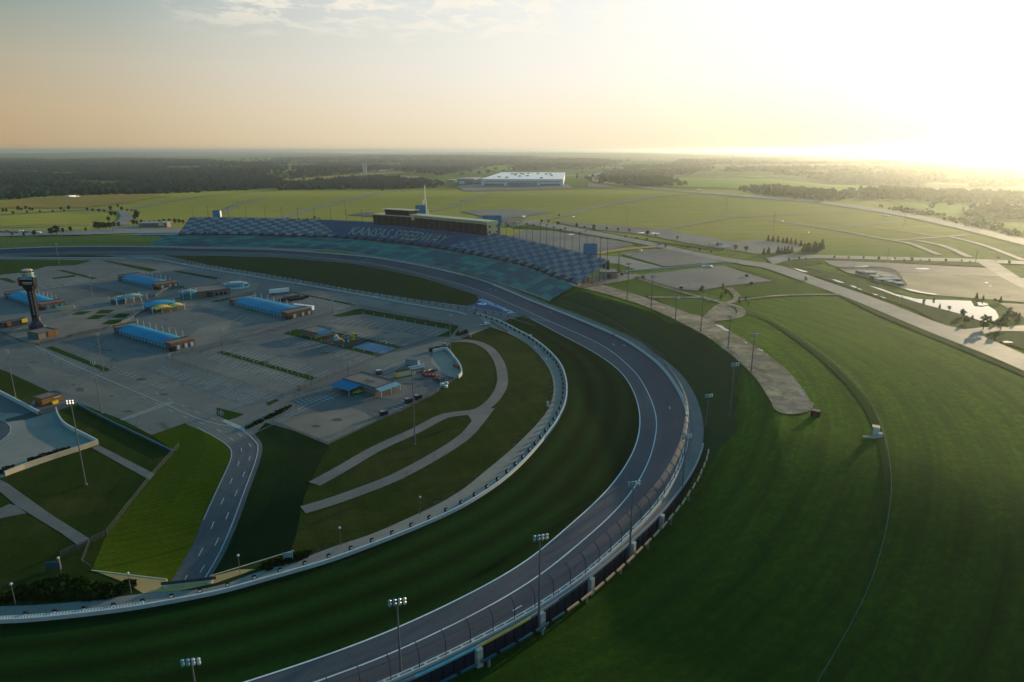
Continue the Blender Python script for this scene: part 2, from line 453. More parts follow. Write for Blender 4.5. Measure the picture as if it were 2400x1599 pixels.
foliage('leaf_far', (0.022, 0.062, 0.016), (0.050, 0.105, 0.022), 0.3, 0.012)
foliage('leaf_mid', (0.010, 0.058, 0.009), (0.028, 0.100, 0.013), 0.4, 0.3)
foliage('leaf_blue', (0.008, 0.036, 0.024), (0.018, 0.055, 0.030), 0.2, 0.3)
foliage('leaf_bush', (0.005, 0.020, 0.004), (0.012, 0.036, 0.006), 0.2, 0.4)

grass('verge', (0.010, 0.024, 0.006), (0.030, 0.040, 0.010), dry=(0.10, 0.085, 0.06), amt=0.9, scale=0.12, fine=1.5, dryscale=0.35)
def land_material():
    """fields outside the speedway: mown olive grass near, a patchwork of pasture, stubble and wood far off"""
    m, nt, b = nodes('land'); k = N(nt); p = k.pos(); s = k.sep(p)
    flatp = k.comb(s[0], s[1], 0.0)
    big = k.noise(flatp, 0.0045, 6, 0.62); mid = k.noise(flatp, 0.05, 5, 0.65); fine = k.noise(flatp, 0.8, 2, 0.7)
    near = k.mix(k.ramp(big, [(0.38, 0), (0.62, 1)]), (0.038, 0.115, 0.003), (0.105, 0.220, 0.005))
    near = k.mix(k.ramp(mid, [(0.45, 0), (0.75, 0.4)]), near, (0.060, 0.085, 0.007))
    # mowing swathes that follow the turn
    r = k.math('SQRT', k.math('ADD', k.math('POWER', k.math('SUBTRACT', s[0], -110.0), 2.0), k.math('POWER', k.math('SUBTRACT', s[1], 330.0), 2.0)))
    w = k.math('SINE', k.math('ADD', k.math('MULTIPLY', r, 0.62), k.math('MULTIPLY', mid, 1.2)))
    near = k.mix(k.ramp(w, [(0.0, 0.0), (1.0, 0.42)]), near, (0.006, 0.022, 0.003))
    w2 = k.math('SINE', k.math('ADD', k.math('MULTIPLY', r, 2.3), k.math('MULTIPLY', mid, 2.0))); near = k.mix(k.ramp(w2, [(0.0, 0.0), (1.0, 0.28)]), near, (0.010, 0.030, 0.003))
    st = k.noise(k.comb(k.math('MULTIPLY', r, 0.16), k.math('MULTIPLY', k.math('ARCTAN2', k.math('SUBTRACT', s[0], -110.0), k.math('SUBTRACT', s[1], 330.0)), 5.0), 0.0), 1.0, 7, 0.72, 0.3)
    near = k.mix(k.ramp(st, [(0.46, 0.0), (0.70, 0.60)]), near, (0.190, 0.250, 0.010))
    near = k.mix(k.ramp(st, [(0.30, 0.45), (0.46, 0.0)]), near, (0.006, 0.030, 0.003))
    near = k.mix(k.ramp(k.noise(flatp, 0.30, 4, 0.75), [(0.44, 0.5), (0.60, 0.0)]), near, (0.010, 0.036, 0.003))
    # light fall-off towards the camera put into the grass colour, edge broken up
    qq = k.math('ADD', k.math('ADD', k.math('MULTIPLY', s[0], 0.62), k.math('MULTIPLY', s[1], 0.78)), k.math('MULTIPLY', k.math('SUBTRACT', k.noise(flatp, 0.02, 6, 0.7), 0.5), 150.0))
    near_falloff = k.n('ShaderNodeMapRange'); near_falloff.clamp = True; near_falloff.inputs[1].default_value = 310.0; near_falloff.inputs[2].default_value = 140.0; k.put(near_falloff.inputs[0], qq)
    near = k.mix(k.math('MULTIPLY', near_falloff.outputs[0], 0.72), near, (0.010, 0.030, 0.003))
    # olive meadow behind the stand, drier towards its crest
    row = k.noise(k.comb(k.math('MULTIPLY', s[0], 0.012), k.math('MULTIPLY', s[1], 0.055)), 1.0, 5, 0.6)
    mead = k.mix(k.ramp(row, [(0.3, 0), (0.7, 1)]), (0.310, 0.230, 0.040), (0.440, 0.300, 0.070))
    mead = k.mix(k.ramp(k.math('ADD', k.math('MULTIPLY', s[1], 0.0011), k.math('MULTIPLY', big, 0.7)), [(1.45, 0), (1.95, 0.8)]), mead, (0.27, 0.19, 0.05))
    c = k.mix(k.ramp(s[1], [(0, 0), (1, 1)]), near, near)
    f1 = k.n('ShaderNodeMapRange'); f1.clamp = True
    for i, v in enumerate((560.0, 800.0)): f1.inputs[1 + i].default_value = v
    k.put(f1.inputs[0], k.math('ADD', s[1], k.math('MULTIPLY', s[0], -0.25)))
    c = k.mix(f1.outputs[0], near, mead)
    # far patchwork
    v = k.n('ShaderNodeTexVoronoi', distance='MANHATTAN'); k.put(v.inputs['Vector'], k.scale(flatp, (0.0016, 0.0010, 0))); v.inputs['Scale'].default_value = 1.0
    pc = k.ramp(k.sep(v.outputs['Color'])[0], [(0.0, (0.010, 0.034, 0.014)), (0.4, (0.016, 0.046, 0.016)), (0.55, (0.10, 0.17, 0.026)), (0.72, (0.19, 0.27, 0.035)), (0.86, (0.04, 0.085, 0.018)), (1.0, (0.26, 0.24, 0.06))])
    wood = k.noise(flatp, 0.0013, 7, 0.7, 0.6)
    pc = k.mix(k.ramp(wood, [(0.44, 1), (0.54, 0)]), pc, (0.008, 0.030, 0.016))
    pc = k.mix(k.ramp(k.noise(flatp, 0.02, 5, 0.75), [(0.40, 0.75), (0.56, 0.0)]), pc, (0.012, 0.032, 0.012))
    f2 = k.n('ShaderNodeMapRange'); f2.clamp = True; f2.inputs[1].default_value = 1750; f2.inputs[2].default_value = 1950; k.put(f2.inputs[0], s[1])
    c = k.mix(f2.outputs[0], c, pc)
    c = k.mix(k.ramp(fine, [(0.3, 0.4), (0.7, 0.0)]), c, (0.012, 0.03, 0.006))
    k.put(b.inputs['Base Color'], c); fin(b, 0.95, 0.02)
    b.inputs['Sheen Weight'].default_value = 0.05; b.inputs['Sheen Roughness'].default_value = 0.5; b.inputs['Sheen Tint'].default_value = (0.5, 1.0, 0.1, 1)
    bu = k.n('ShaderNodeBump'); bu.inputs['Strength'].default_value = 0.35; bu.inputs['Distance'].default_value = 0.35
    k.put(bu.inputs['Height'], k.math('ADD', k.noise(flatp, 0.35, 3, 0.7), k.noise(flatp, 0.06, 3, 0.6))); nt.links.new(bu.outputs[0], b.inputs['Normal'])
    MAT['land'] = m
land_material()
paved('asphalt_track', (0.038, 0.052, 0.078), var=0.22, rough=0.62, spec=0.4, patch=0.0, scale=0.02, streak=(0.006, 0.75, 0.85), tint=(1.02, 1.0, 1.0), groove=0.28)
paved('asphalt_apron', (0.056, 0.068, 0.086), var=0.18, rough=0.66, patch=0.15, scale=0.03, streak=(0.01, 0.5, 0.4), cracks=0.3)
paved('asphalt_lot', (0.115, 0.126, 0.128), var=0.34, rough=0.72, patch=0.6, scale=0.011, cracks=0.6, tint=(1.25, 1.05, 0.84))
paved('asphalt_worn', (0.160, 0.152, 0.134), var=0.3, patch=0.4, scale=0.03, tint=(1.2, 1.04, 0.85))
paved('asphalt_road', (0.080, 0.092, 0.105), var=0.2, patch=0.3, scale=0.04, streak=(0.02, 0.5, 0.3), cracks=0.4)
paved('asphalt_dark', (0.050, 0.052, 0.056), var=0.2, patch=0.2, scale=0.05)
paved('concrete_old', (0.235, 0.225, 0.20), var=0.22, patch=0.3, scale=0.03, streak=(0.03, 0.3, 0.25), cracks=0.3)
paved('concrete_dim', (0.150, 0.148, 0.138), var=0.2, patch=0.3, scale=0.05, streak=(0.03, 0.3, 0.25), cracks=0.3)
paved('concrete_pad', (0.25, 0.24, 0.21), var=0.2, patch=0.25, scale=0.03, cracks=0.3)
paved('gravel', (0.30, 0.255, 0.19), var=0.45, patch=0.7, scale=0.09, rough=0.9, spec=0.1, weeds=0.7)
paved('gravel_tan', (0.42, 0.32, 0.19), var=0.25, patch=0.3, scale=0.02, rough=0.85, spec=0.2)
paved('dirt_grey', (0.185, 0.165, 0.135), var=0.2, patch=0.4, scale=0.05)
paved('dirt_tan', (0.44, 0.30, 0.13), var=0.18, patch=0.15, scale=0.08, rough=0.9, spec=0.1)
paved('deck', (0.15, 0.155, 0.16), var=0.2, patch=0.2, scale=0.06, streak=(0.05, 0.8, 0.25))
paved('plaza', (0.19, 0.165, 0.135), var=0.2, patch=0.3, scale=0.06)
paved('blue_court', (0.004, 0.13, 0.26), var=0.15, patch=0.2, scale=0.08, tint=(1, 1, 1))
paved('blue_paint', (0.002, 0.050, 0.17), var=0.15, patch=0.1, scale=0.05, tint=(1, 1, 1))
paved('mulch', (0.022, 0.022, 0.020), var=0.3, patch=0.2, scale=0.2)
plain('line_white', (0.72, 0.72, 0.70), 0.6, 0.3, 0.15, 0.8)
plain('line_worn', (0.42, 0.42, 0.40), 0.7, 0.3, 0.25, 0.5)
plain('line_yellow', (0.62, 0.45, 0.06), 0.6, 0.3, 0.15)
plain('wall_white', (0.52, 0.54, 0.53), 0.55, 0.35, 0.12, 0.25)
plain('concrete', (0.42, 0.41, 0.38), 0.8, 0.25, 0.18, 0.5)
plain('concrete_warm', (0.50, 0.42, 0.29), 0.85, 0.2, 0.15, 0.3)
plain('steel_grey', (0.20, 0.22, 0.24), 0.45, 0.5, 0.1)
plain('steel_dark', (0.040, 0.046, 0.055), 0.5, 0.5, 0.15)
plain('pole_grey', (0.11, 0.125, 0.135), 0.45, 0.5, 0.08)
plain('black', (0.005, 0.006, 0.008), 0.7, 0.15, 0.2)
plain('navy', (0.010, 0.016, 0.035), 0.5, 0.4, 0.25, 0.2)
plain('blue_tower', (0.001, 0.21, 0.42), 0.7, 0.1, 0.08, 0.1)
plain('blue_roof', (0.003, 0.26, 0.42), 0.7, 0.12, 0.07, 0.08)
def seamed(name, col, per):
    m, nt, b = nodes(name); k = N(nt); o = k.n('ShaderNodeTexCoord').outputs['Object']; x = k.sep(o)
    f = k.math('FRACT', k.math('DIVIDE', x[0], per)); g = k.noise(o, 0.12, 5, 0.65); st = k.noise(k.comb(k.math('MULTIPLY', x[0], 0.9), k.math('MULTIPLY', x[1], 0.08)), 1.0, 4)
    c = k.mix(k.ramp(g, [(0.35, 0), (0.7, 1)]), tuple(v * .8 for v in col), tuple(v * 1.15 + .004 for v in col))
    c = k.mix(k.ramp(st, [(0.5, 0), (0.75, 0.3)]), c, (0.05, 0.16, 0.22)); c = k.mix(k.ramp(f, [(0.0, 0.5), (0.06, 0.0), (1.0, 0.0)]), c, tuple(v * .4 for v in col))
    k.put(b.inputs['Base Color'], c); fin(b, 0.65, 0.15); MAT[name] = m
seamed('garage_roof', (0.003, 0.25, 0.41), 4.2)
plain('blue_awning', (0.001, 0.16, 0.31), 0.7, 0.1, 0.08)
plain('cyan_wall', (0.10, 0.44, 0.56), 0.5, 0.4, 0.1)
plain('yellow', (0.72, 0.47, 0.02), 0.5, 0.4, 0.1)
plain('tan_panel', (0.62, 0.52, 0.30), 0.65, 0.3, 0.06, 0.2)
plain('white_paint', (0.80, 0.80, 0.78), 0.45, 0.4, 0.06)
plain('white_roof', (0.88, 0.82, 0.78), 0.35, 0.8, 0.04, 0.02)
plain('cabin_roof', (0.46, 0.43, 0.40), 0.85, 0.1, 0.06)
plain('pale_wall', (0.72, 0.76, 0.78), 0.6, 0.3, 0.06, 0.02)
plain('shed_grey', (0.24, 0.26, 0.28), 0.6, 0.3, 0.1, 0.05)
plain('roof_brown', (0.20, 0.155, 0.125), 0.85, 0.2, 0.15, 0.4)
plain('red_paint', (0.45, 0.03, 0.025), 0.5, 0.4, 0.2)
plain('maroon', (0.16, 0.012, 0.025), 0.5, 0.4, 0.1)
plain('green_paint', (0.16, 0.50, 0.05), 0.4, 0.5, 0.1)
plain('teal_glass', (0.03, 0.17, 0.20), 0.2, 0.6, 0.15)
plain('teal_panel', (0.010, 0.085, 0.125), 0.4, 0.5, 0.1)
plain('lamp_glass', (0.46, 0.52, 0.54), 0.25, 0.6, 0.05)
plain('lamp_teal', (0.14, 0.30, 0.36), 0.3, 0.6, 0.1)
plain('bark', (0.055, 0.042, 0.032), 0.9, 0.1, 0.2, 2.0)
plain('rubber', (0.014, 0.014, 0.014), 0.8, 0.2, 0.3)
plain('red_seat', (0.30, 0.05, 0.02), 0.6, 0.3, 0.2)
plain('rail_sunlit', (0.60, 0.36, 0.20), 0.6, 0.3, 0.1)  # sunlight on the rail put into the orange
plain('silo', (0.66, 0.66, 0.62), 0.6, 0.3, 0.08)
def glass_dark(name, col=(0.006, 0.010, 0.016)):
    m, nt, b = nodes(name); b.inputs['Base Color'].default_value = (*col, 1); fin(b, 0.25, 0.25); MAT[name] = m
glass_dark('dark_glass'); glass_dark('car_glass', (0.01, 0.012, 0.014))
def banded(name, a, c, per, axis=2, w=0.35, rough=0.75):
    """courses of block or slats"""
    m, nt, b = nodes(name); k = N(nt); o = k.n('ShaderNodeTexCoord').outputs['Object']
    z = k.sep(o)[axis]; f = k.math('FRACT', k.math('DIVIDE', z, per)); g = k.noise(o, 0.7, 4)
    col = k.mix(k.ramp(f, [(w - 0.01, 0), (w + 0.01, 1)]), a, c)
    col = k.mix(k.math('MULTIPLY', g, 0.5), col, tuple(x * 0.6 for x in a))
    k.put(b.inputs['Base Color'], col); fin(b, rough, 0.25); MAT[name] = m
banded('brick', (0.13, 0.085, 0.065), (0.21, 0.145, 0.11), 1.1, 2, 0.7)
banded('block_brown', (0.17, 0.14, 0.115), (0.27, 0.22, 0.17), 1.2, 2, 0.6)
banded('brick_roof', (0.22, 0.125, 0.085), (0.27, 0.17, 0.12), 1.4, 0, 0.5)
banded('slats_orange', (0.035, 0.022, 0.012), (0.42, 0.20, 0.05), 0.75, 2, 0.5)  # low sun on the kiosk front put into the orange slats
def seats(name, kind, bl=(0, 1, 0, 1), zn=(0, 1), cell=9.0):
    """rows of seats: u = metres along the stand, v = row number"""
    m, nt, b = nodes(name); k = N(nt); s = k.sep(k.uv()); u, v = s[0], s[1]
    rowf = k.math('FRACT', v)
    if kind == 'upper':
        cu = k.math('FLOOR', k.math('DIVIDE', u, cell)); cv = k.math('FLOOR', k.math('DIVIDE', v, 5.0))
        par = k.math('MODULO', k.math('ADD', k.math('ADD', cu, cv), 1000.0), 2.0)
        blue = k.mix(k.noise(k.comb(cu, cv, 0), 3.1, 1), (0.001, 0.14, 0.27), (0.002, 0.23, 0.42))
        white = k.mix(k.noise(k.comb(cv, cu, 0), 2.3, 1), (0.34, 0.38, 0.37), (0.48, 0.50, 0.47))
        # some chequers have only every other row pale
        alt = k.math('MODULO', k.math('FLOOR', v), 2.0)
        zone = k.math('MULTIPLY', k.math('GREATER_THAN', u, zn[0]), k.math('LESS_THAN', u, zn[1]))
        zone = k.math('MULTIPLY', zone, 0.85)
        white = k.mix(k.math('MULTIPLY', alt, zone), white, blue)
        c = k.mix(par, blue, white)
        # the middle of the stand is plain blue, its edges slant
        lo = k.math('GREATER_THAN', u, k.math('MULTIPLY_ADD', v, (bl[1] - bl[0]) / 35.0, bl[0]))
        hi = k.math('LESS_THAN', u, k.math('MULTIPLY_ADD', v, (bl[3] - bl[2]) / 35.0, bl[2]))
        c = k.mix(k.math('MULTIPLY', lo, hi), c, (0.001, 0.115, 0.27))
    else:
        cu = k.math('FLOOR', k.math('DIVIDE', u, 12.5)); cv = k.math('FLOOR', k.math('DIVIDE', v, 6.0))
        w = k.n('ShaderNodeTexWhiteNoise', noise_dimensions='2D'); k.put(w.inputs['Vector'], k.comb(cu, cv, 0))
        c = k.mix(k.ramp(w.outputs[0], [(0.35, 0), (0.6, 1)]), (0.001, 0.19, 0.23), (0.004, 0.46, 0.40))
        row = k.noise(k.comb(k.math('MULTIPLY', u, 0.02), k.math('FLOOR', v), 0), 1.3, 2)
        c = k.mix(k.ramp(row, [(0.45, 0), (0.6, 0.6)]), c, (0.003, 0.14, 0.20))
    aisle = k.math('LESS_THAN', k.math('FRACT', k.math('DIVIDE', u, cell * 2 if kind == 'upper' else 12.5)), 0.06)
    c = k.mix(k.math('MULTIPLY', aisle, 0.75), c, (0.012, 0.035, 0.05))
    c = k.mix(k.ramp(rowf, [(0.0, 0.0), (0.45, 0.0), (0.55, 0.55), (1.0, 0.55)]), c, (0.004, 0.016, 0.028))
    fd = k.noise(k.comb(k.math('MULTIPLY', u, 0.06), k.math('MULTIPLY', v, 0.16)), 1.0, 5, 0.65); c = k.mix(k.ramp(fd, [(0.35, 0.30), (0.6, 0.0)]), c, (0.004, 0.05, 0.075))
    k.put(b.inputs['Base Color'], c); fin(b, 0.55, 0.35); MAT[name] = m
def mesh_fence(name, col, cover):
    """chain link: wire so thin that it only dims what lies behind"""
    m = bpy.data.materials.new(name); m.use_nodes = True; nt = m.node_tree; nt.nodes.clear(); k = N(nt)
    out = k.n('ShaderNodeOutputMaterial'); mx = k.n('ShaderNodeMixShader'); t = k.n('ShaderNodeBsdfTransparent'); d = k.n('ShaderNodeBsdfPrincipled')
    d.inputs['Base Color'].default_value = (*col, 1); fin(d, 0.5, 0.4, 0.3)
    u = k.sep(k.uv()); n = k.noise(k.comb(u[0], u[1]), 0.25, 3)
    k.put(mx.inputs[0], k.ramp(n, [(0.3, cover * 0.75), (0.7, cover * 1.2)]))
    nt.links.new(t.outputs[0], mx.inputs[1]); nt.links.new(d.outputs[0], mx.inputs[2]); nt.links.new(mx.outputs[0], out.inputs[0]); MAT[name] = m
mesh_fence('wire', (0.07, 0.085, 0.10), 0.24); mesh_fence('wire_fine', (0.06, 0.07, 0.09), 0.13); mesh_fence('wire_dense', (0.05, 0.06, 0.08), 0.6)
def emit(name, col, s):
    m, nt, b = nodes(name); b.inputs['Base Color'].default_value = (*col, 1); b.inputs['Emission Color'].default_value = (*col, 1); b.inputs['Emission Strength'].default_value = s; MAT[name] = m
plain('letter_pale', (0.29, 0.31, 0.25), 0.6, 0.3, 0.1)
emit('lamp_sun_glow', (1.0, 0.92, 0.75), 1.3)  # added glow, stands in for sun caught in the lamps
def water(name, rough, col=(0.02, 0.03, 0.03)):
    m, nt, b = nodes(name); k = N(nt); b.inputs['Base Color'].default_value = (*col, 1); fin(b, rough, 0.6); b.inputs['IOR'].default_value = 1.5
    bu = k.n('ShaderNodeBump'); bu.inputs['Strength'].default_value = 0.05; bu.inputs['Distance'].default_value = 0.1
    k.put(bu.inputs['Height'], k.noise(k.pos(), 0.5, 3)); nt.links.new(bu.outputs[0], b.inputs['Normal']); MAT[name] = m
water('water', 0.04); water('puddle', 0.03)
# ------------------------------------------------------------------ sky, sun, air
SUN_AZ, SUN_EL = math.radians(43.0), math.radians(8.0)
SUNV = Vector((math.sin(SUN_AZ) * math.cos(SUN_EL), math.cos(SUN_AZ) * math.cos(SUN_EL), math.sin(SUN_EL)))
def sky():
    w = bpy.data.worlds.new('World'); SC.world = w; w.use_nodes = True; nt = w.node_tree; nt.nodes.clear(); k = N(nt)
    out = k.n('ShaderNodeOutputWorld'); bg = k.n('ShaderNodeBackground'); nt.links.new(bg.outputs[0], out.inputs[0])
    st = k.n('ShaderNodeTexSky', sky_type='NISHITA'); st.sun_disc = False; st.sun_elevation = SUN_EL; st.sun_rotation = SUN_AZ
    st.air_density = 1.0; st.dust_density = 3.0; st.ozone_density = 1.5; st.altitude = 200
    d = k.n('ShaderNodeTexCoord').outputs['Generated']; s = k.sep(d)
    el = k.math('MULTIPLY', k.math('ARCSINE', s[2]), 180 / pi)                 # degrees above the horizon
    hx = k.math('ADD', k.math('MULTIPLY', s[0], math.sin(SUN_AZ)), k.math('MULTIPLY', s[1], math.cos(SUN_AZ)))
    hl = k.math('SQRT', k.math('ADD', k.math('MULTIPLY', s[0], s[0]), k.math('MULTIPLY', s[1], s[1])))
    az = k.math('MULTIPLY', k.math('ARCCOSINE', k.math('DIVIDE', hx, k.math('ADD', hl, 1e-5))), 180 / pi)   # degrees of azimuth from the sun
    far = k.ramp(k.math('DIVIDE', el, 90.0), [(0.0, (0.48, 0.345, 0.185)), (0.03, (0.48, 0.36, 0.21)), (0.065, (0.41, 0.355, 0.24)), (0.095, (0.27, 0.30, 0.235)),
        (0.125, (0.135, 0.215, 0.235)), (0.2, (0.06, 0.20, 0.30)), (0.35, (0.035, 0.24, 0.40)), (1.0, (0.02, 0.22, 0.40))])
    near = k.ramp(k.math('DIVIDE', el, 90.0), [(0.0, (0.95, 0.80, 0.57)), (0.03, (0.95, 0.85, 0.68)), (0.06, (0.94, 0.885, 0.78)), (0.12, (0.92, 0.90, 0.84)), (0.2, (0.50, 0.60, 0.64)), (0.35, (0.07, 0.25, 0.40)), (1.0, (0.02, 0.22, 0.40))])
    f = k.ramp(k.math('DIVIDE', az, 180.0), [(0.0, 1.0), (0.16, 0.98), (0.24, 0.86), (0.30, 0.66), (0.355, 0.42), (0.40, 0.18), (0.45, 0.0), (1.0, 0.0)])
    c = k.mix(f, far, near)
    # the bright aureole round the low sun
    dd = k.n('ShaderNodeVectorMath', operation='DOT_PRODUCT'); k.put(dd.inputs[0], d); dd.inputs[1].default_value = SUNV
    g = k.math('MAXIMUM', dd.outputs['Value'], 0.0)
    a1 = k.math('MULTIPLY', k.math('POWER', g, 14.0), 0.12); a2 = k.math('MULTIPLY', k.math('POWER', g, 90.0), 0.2)
    halo = k.mix(1.0, k.comb(a1, k.math('MULTIPLY', a1, 0.97), k.math('MULTIPLY', a1, 0.88)), k.comb(a2, k.math('MULTIPLY', a2, 0.9), k.math('MULTIPLY', a2, 0.62)), 'ADD')
    c = k.mix(1.0, c, halo, 'ADD')
    # thin ragged cloud high up
    pr = k.n('ShaderNodeVectorMath', operation='DIVIDE'); k.put(pr.inputs[0], d); den = k.math('ADD', k.math('MAXIMUM', s[2], 0.0), 0.06); k.put(pr.inputs[1], k.comb(den, den, den))
    pz = k.sep(pr.outputs[0]); q = k.comb(pz[0], pz[1], 0.0)
    n1 = k.noise(k.scale(q, (1.2, 1.0, 0)), 3.4, 10, 0.66, 0.4); n2 = k.noise(q, 0.75, 3, 0.5)
    cl = k.math('MULTIPLY', k.ramp(n1, [(0.46, 0), (0.57, 1)]), k.ramp(n2, [(0.30, 0), (0.42, 1)]))
    cl = k.math('MULTIPLY', cl, k.ramp(k.math('DIVIDE', el, 90.0), [(0.085, 0), (0.112, 1), (0.2, 0.8), (0.35, 0.0)]))
    cl = k.math('MULTIPLY', cl, k.ramp(k.math('DIVIDE', az, 180.0), [(0.17, 0.0), (0.24, 1), (0.355, 0.9), (0.385, 0.0)]))
    c = k.mix(k.math('MULTIPLY', cl, 0.65), c, (1.0, 0.90, 0.70))
    tot = k.mix(1.0, k.scale(c, (10.0, 10.0, 10.0)), k.scale(st.outputs[0], (0.18, 0.2, 0.25)), 'ADD')
    nt.links.new(tot, bg.inputs['Color']); bg.inputs['Strength'].default_value = 0.1
sky()
sl = bpy.data.lights.new('sun', 'SUN'); sl.energy = 5.0; sl.angle = math.radians(0.6); sl.color = (1.0, 0.78, 0.46)
so = bpy.data.objects.new('sun', sl); COL.objects.link(so); so.rotation_euler = (-SUNV).to_track_quat('-Z', 'Y').to_euler(); so.location = (300, 300, 200)
cam = bpy.data.cameras.new('camera'); cam.sensor_width = 36.0; cam.lens = 24.0; cam.clip_start = 1.0; cam.clip_end = 90000.0
co = bpy.data.objects.new('camera', cam); COL.objects.link(co); co.location = (0, 0, CAMH); co.rotation_euler = (pi / 2 - PITCH, 0, 0); SC.camera = co
SC.view_settings.view_transform = 'Standard'; SC.view_settings.look = 'None'; SC.view_settings.exposure = 0.0; SC.view_settings.gamma = 1.0
SC.render.engine = 'CYCLES'; SC.cycles.max_bounces = 6; SC.cycles.diffuse_bounces = 3; SC.cycles.transparent_max_bounces = 12; SC.cycles.volume_bounces = 0
# ------------------------------------------------------------------ land
def land():
    rs = np.r_[np.linspace(8, 60, 8)[:-1], np.geomspace(60, 32000, 520)]
    th = np.radians(np.linspace(-72, 72, 330))
    R, T = np.meshgrid(rs, th, indexing='ij')
    X = R * np.sin(T); Y = R * np.cos(T)
    Zz = ground(X, Y); ins = inside(X, Y)
    d, st = near_wall(X, Y); zf = np.interp(st, np.arange(NS), ZFOOT)
    Zz = np.where(ins, np.where(d < 9, np.maximum(zf * (1 - d / 9) - 1.0, -9), -9.0), Zz)
    Zz = np.where(~ins & (d < 3), Zz - .4, Zz)
    V = np.stack([X.ravel(), Y.ravel(), Zz.ravel()], 1); n, m = X.shape
    i, j = np.meshgrid(np.arange(n - 1), np.arange(m - 1), indexing='ij'); a = (i * m + j).ravel()
    F = np.stack([a, a + 1, a + m + 1, a + m], 1)[:, ::-1]
    me = bpy.data.meshes.new('terrain')
    me.vertices.add(len(V)); me.vertices.foreach_set('co', V.ravel())
    me.loops.add(F.size); me.loops.foreach_set('vertex_index', F.ravel())
    me.polygons.add(len(F)); me.polygons.foreach_set('loop_start', np.arange(0, F.size, 4)); me.polygons.foreach_set('loop_total', np.full(len(F), 4))
    me.polygons.foreach_set('use_smooth', np.ones(len(F), bool)); me.update(calc_edges=True); me.validate()
    me.materials.append(MAT['land'])
    o = bpy.data.objects.new('terrain', me); COL.objects.link(o)
    tag(o, 'rolling mown fields and far farmland around the speedway', 'land', kind='structure')
land()
def struct(name, mb, mat, label, cat='ground'):
    return tag(mb.build(name, MAT[mat]), label, cat, kind='structure')
def col3(A, z): B = np.array(A, float).copy(); B[:, 2] = z; return B
def off(A, d, dz=0.0):
    """curve beside the outer wall, d metres further out"""
    B = np.array(A, float).copy(); T, Nn = normals(B); B[:, :2] += Nn * np.asarray(d).reshape(-1, 1) if hasattr(d, '__len__') else Nn * d
    B[:, 2] += dz; return B
# ------------------------------------------------------------------ race track
e0, l0, w0 = col3(EDGEM, 0.04), col3(LINE, 0.07), WALL.copy()
struct('race_track', MB().loft([l0, l0 * .75 + w0 * .25, l0 * .5 + w0 * .5, l0 * .25 + w0 * .75, w0]), 'asphalt_track', 'dark banked asphalt racing surface sweeping round the turn', 'track')
struct('track_apron', MB().loft([e0, e0 * .5 + l0 * .5, l0]), 'asphalt_apron', 'paler flat asphalt apron along the inside of the racing surface', 'track')
ml = MB(); ml.loft([off(l0, -0.20, .06), off(l0, 0.20, .06)])
j0 = next(i for i in range(NS) if proj(e0[i])[0] > 1240); ee = e0[j0:]
ml.loft([off(ee, -0.22, .05), off(ee, 0.22, .05)])
def seg_line(m, a, b, w, z=0.10):
    a = Vector(a[:]); b = Vector(b[:]); t = (b - a); t.z = 0; t.normalize(); s = Vector((-t.y, t.x, 0)) * w / 2
    za = a.z if z is None else z; zb = b.z if z is None else z
    m.add([(a.x - s.x, a.y - s.y, za), (b.x - s.x, b.y - s.y, zb), (b.x + s.x, b.y + s.y, zb), (a.x + s.x, a.y + s.y, za)], [(0, 1, 2, 3)])
for k0, fr in ((236, .55), (239, .55), (268, .72), (297, .42), (299, .72), (332, .5), (383, .6), (380, .85)):   # short painted dashes on the banking
    i = min(k0, NS - 3); t = (w0[i] - l0[i]) * fr + l0[i]; t2 = (w0[i + 1] - l0[i + 1]) * fr + l0[i + 1]; t[2] += .08; t2[2] += .08
    seg_line(ml, Vector(t), Vector(t2), .35, None)
i0 = min(range(NS), key=lambda i: abs(proj(l0[i])[0] - 845)); a, b, c = e0[i0], l0[i0], w0[i0]
for d in (0, 1.0):
    ml.add([tuple(b + [d, d * .6, .06]), tuple(c + [d, d * .6, .06]), tuple(c + [d + .35, d * .6 + .2, .06]), tuple(b + [d + .35, d * .6 + .2, .06])], [(0, 1, 2, 3)])
struct('track_marking', ml, 'line_white', 'white painted lines on the racing surface', 'marking')
# ------------------------------------------------------------------ infield sheets
INW_PX = [(1117, 737), (1153, 748), (1180, 758.6), (1212, 775.6), (1244, 792.6), (1276, 816), (1304, 843.6), (1318.6, 867), (1327, 896.7), (1328, 924), (1323, 952), (1306.6, 987),
  (1286.5, 1016), (1243.5, 1067.6), (1200, 1110.7), (1147, 1151.5), (1076, 1194.6), (986.6, 1236), (897, 1272), (778, 1316.5), (689, 1343), (600, 1368.6), (505.5, 1394), (342, 1425),
  (238, 1440), (89, 1456), (0, 1461), (-150, 1466)]
SRV_PX = [(1149, 767), (1191, 782), (1223, 799), (1255, 824), (1282.6, 858), (1295, 888), (1297.5, 913.7), (1291, 945.6), (1272, 978.7), (1235, 1019), (1186, 1065), (1128.7, 1112),
  (1087, 1146), (1031, 1180), (957, 1215.4), (867.6, 1254), (778, 1283), (731, 1302), (659.5, 1325.4), (600, 1343), (490.6, 1379), (336, 1392.3), (208, 1408.7), (89, 1419), (0, 1422), (-150, 1426)]
INW = resample(smooth(resample(catmull([Z(*p) for p in INW_PX]), 260), 4), 300)
SRV = resample(smooth(resample(catmull([Z(*p) for p in SRV_PX]), 240), 4), 300)
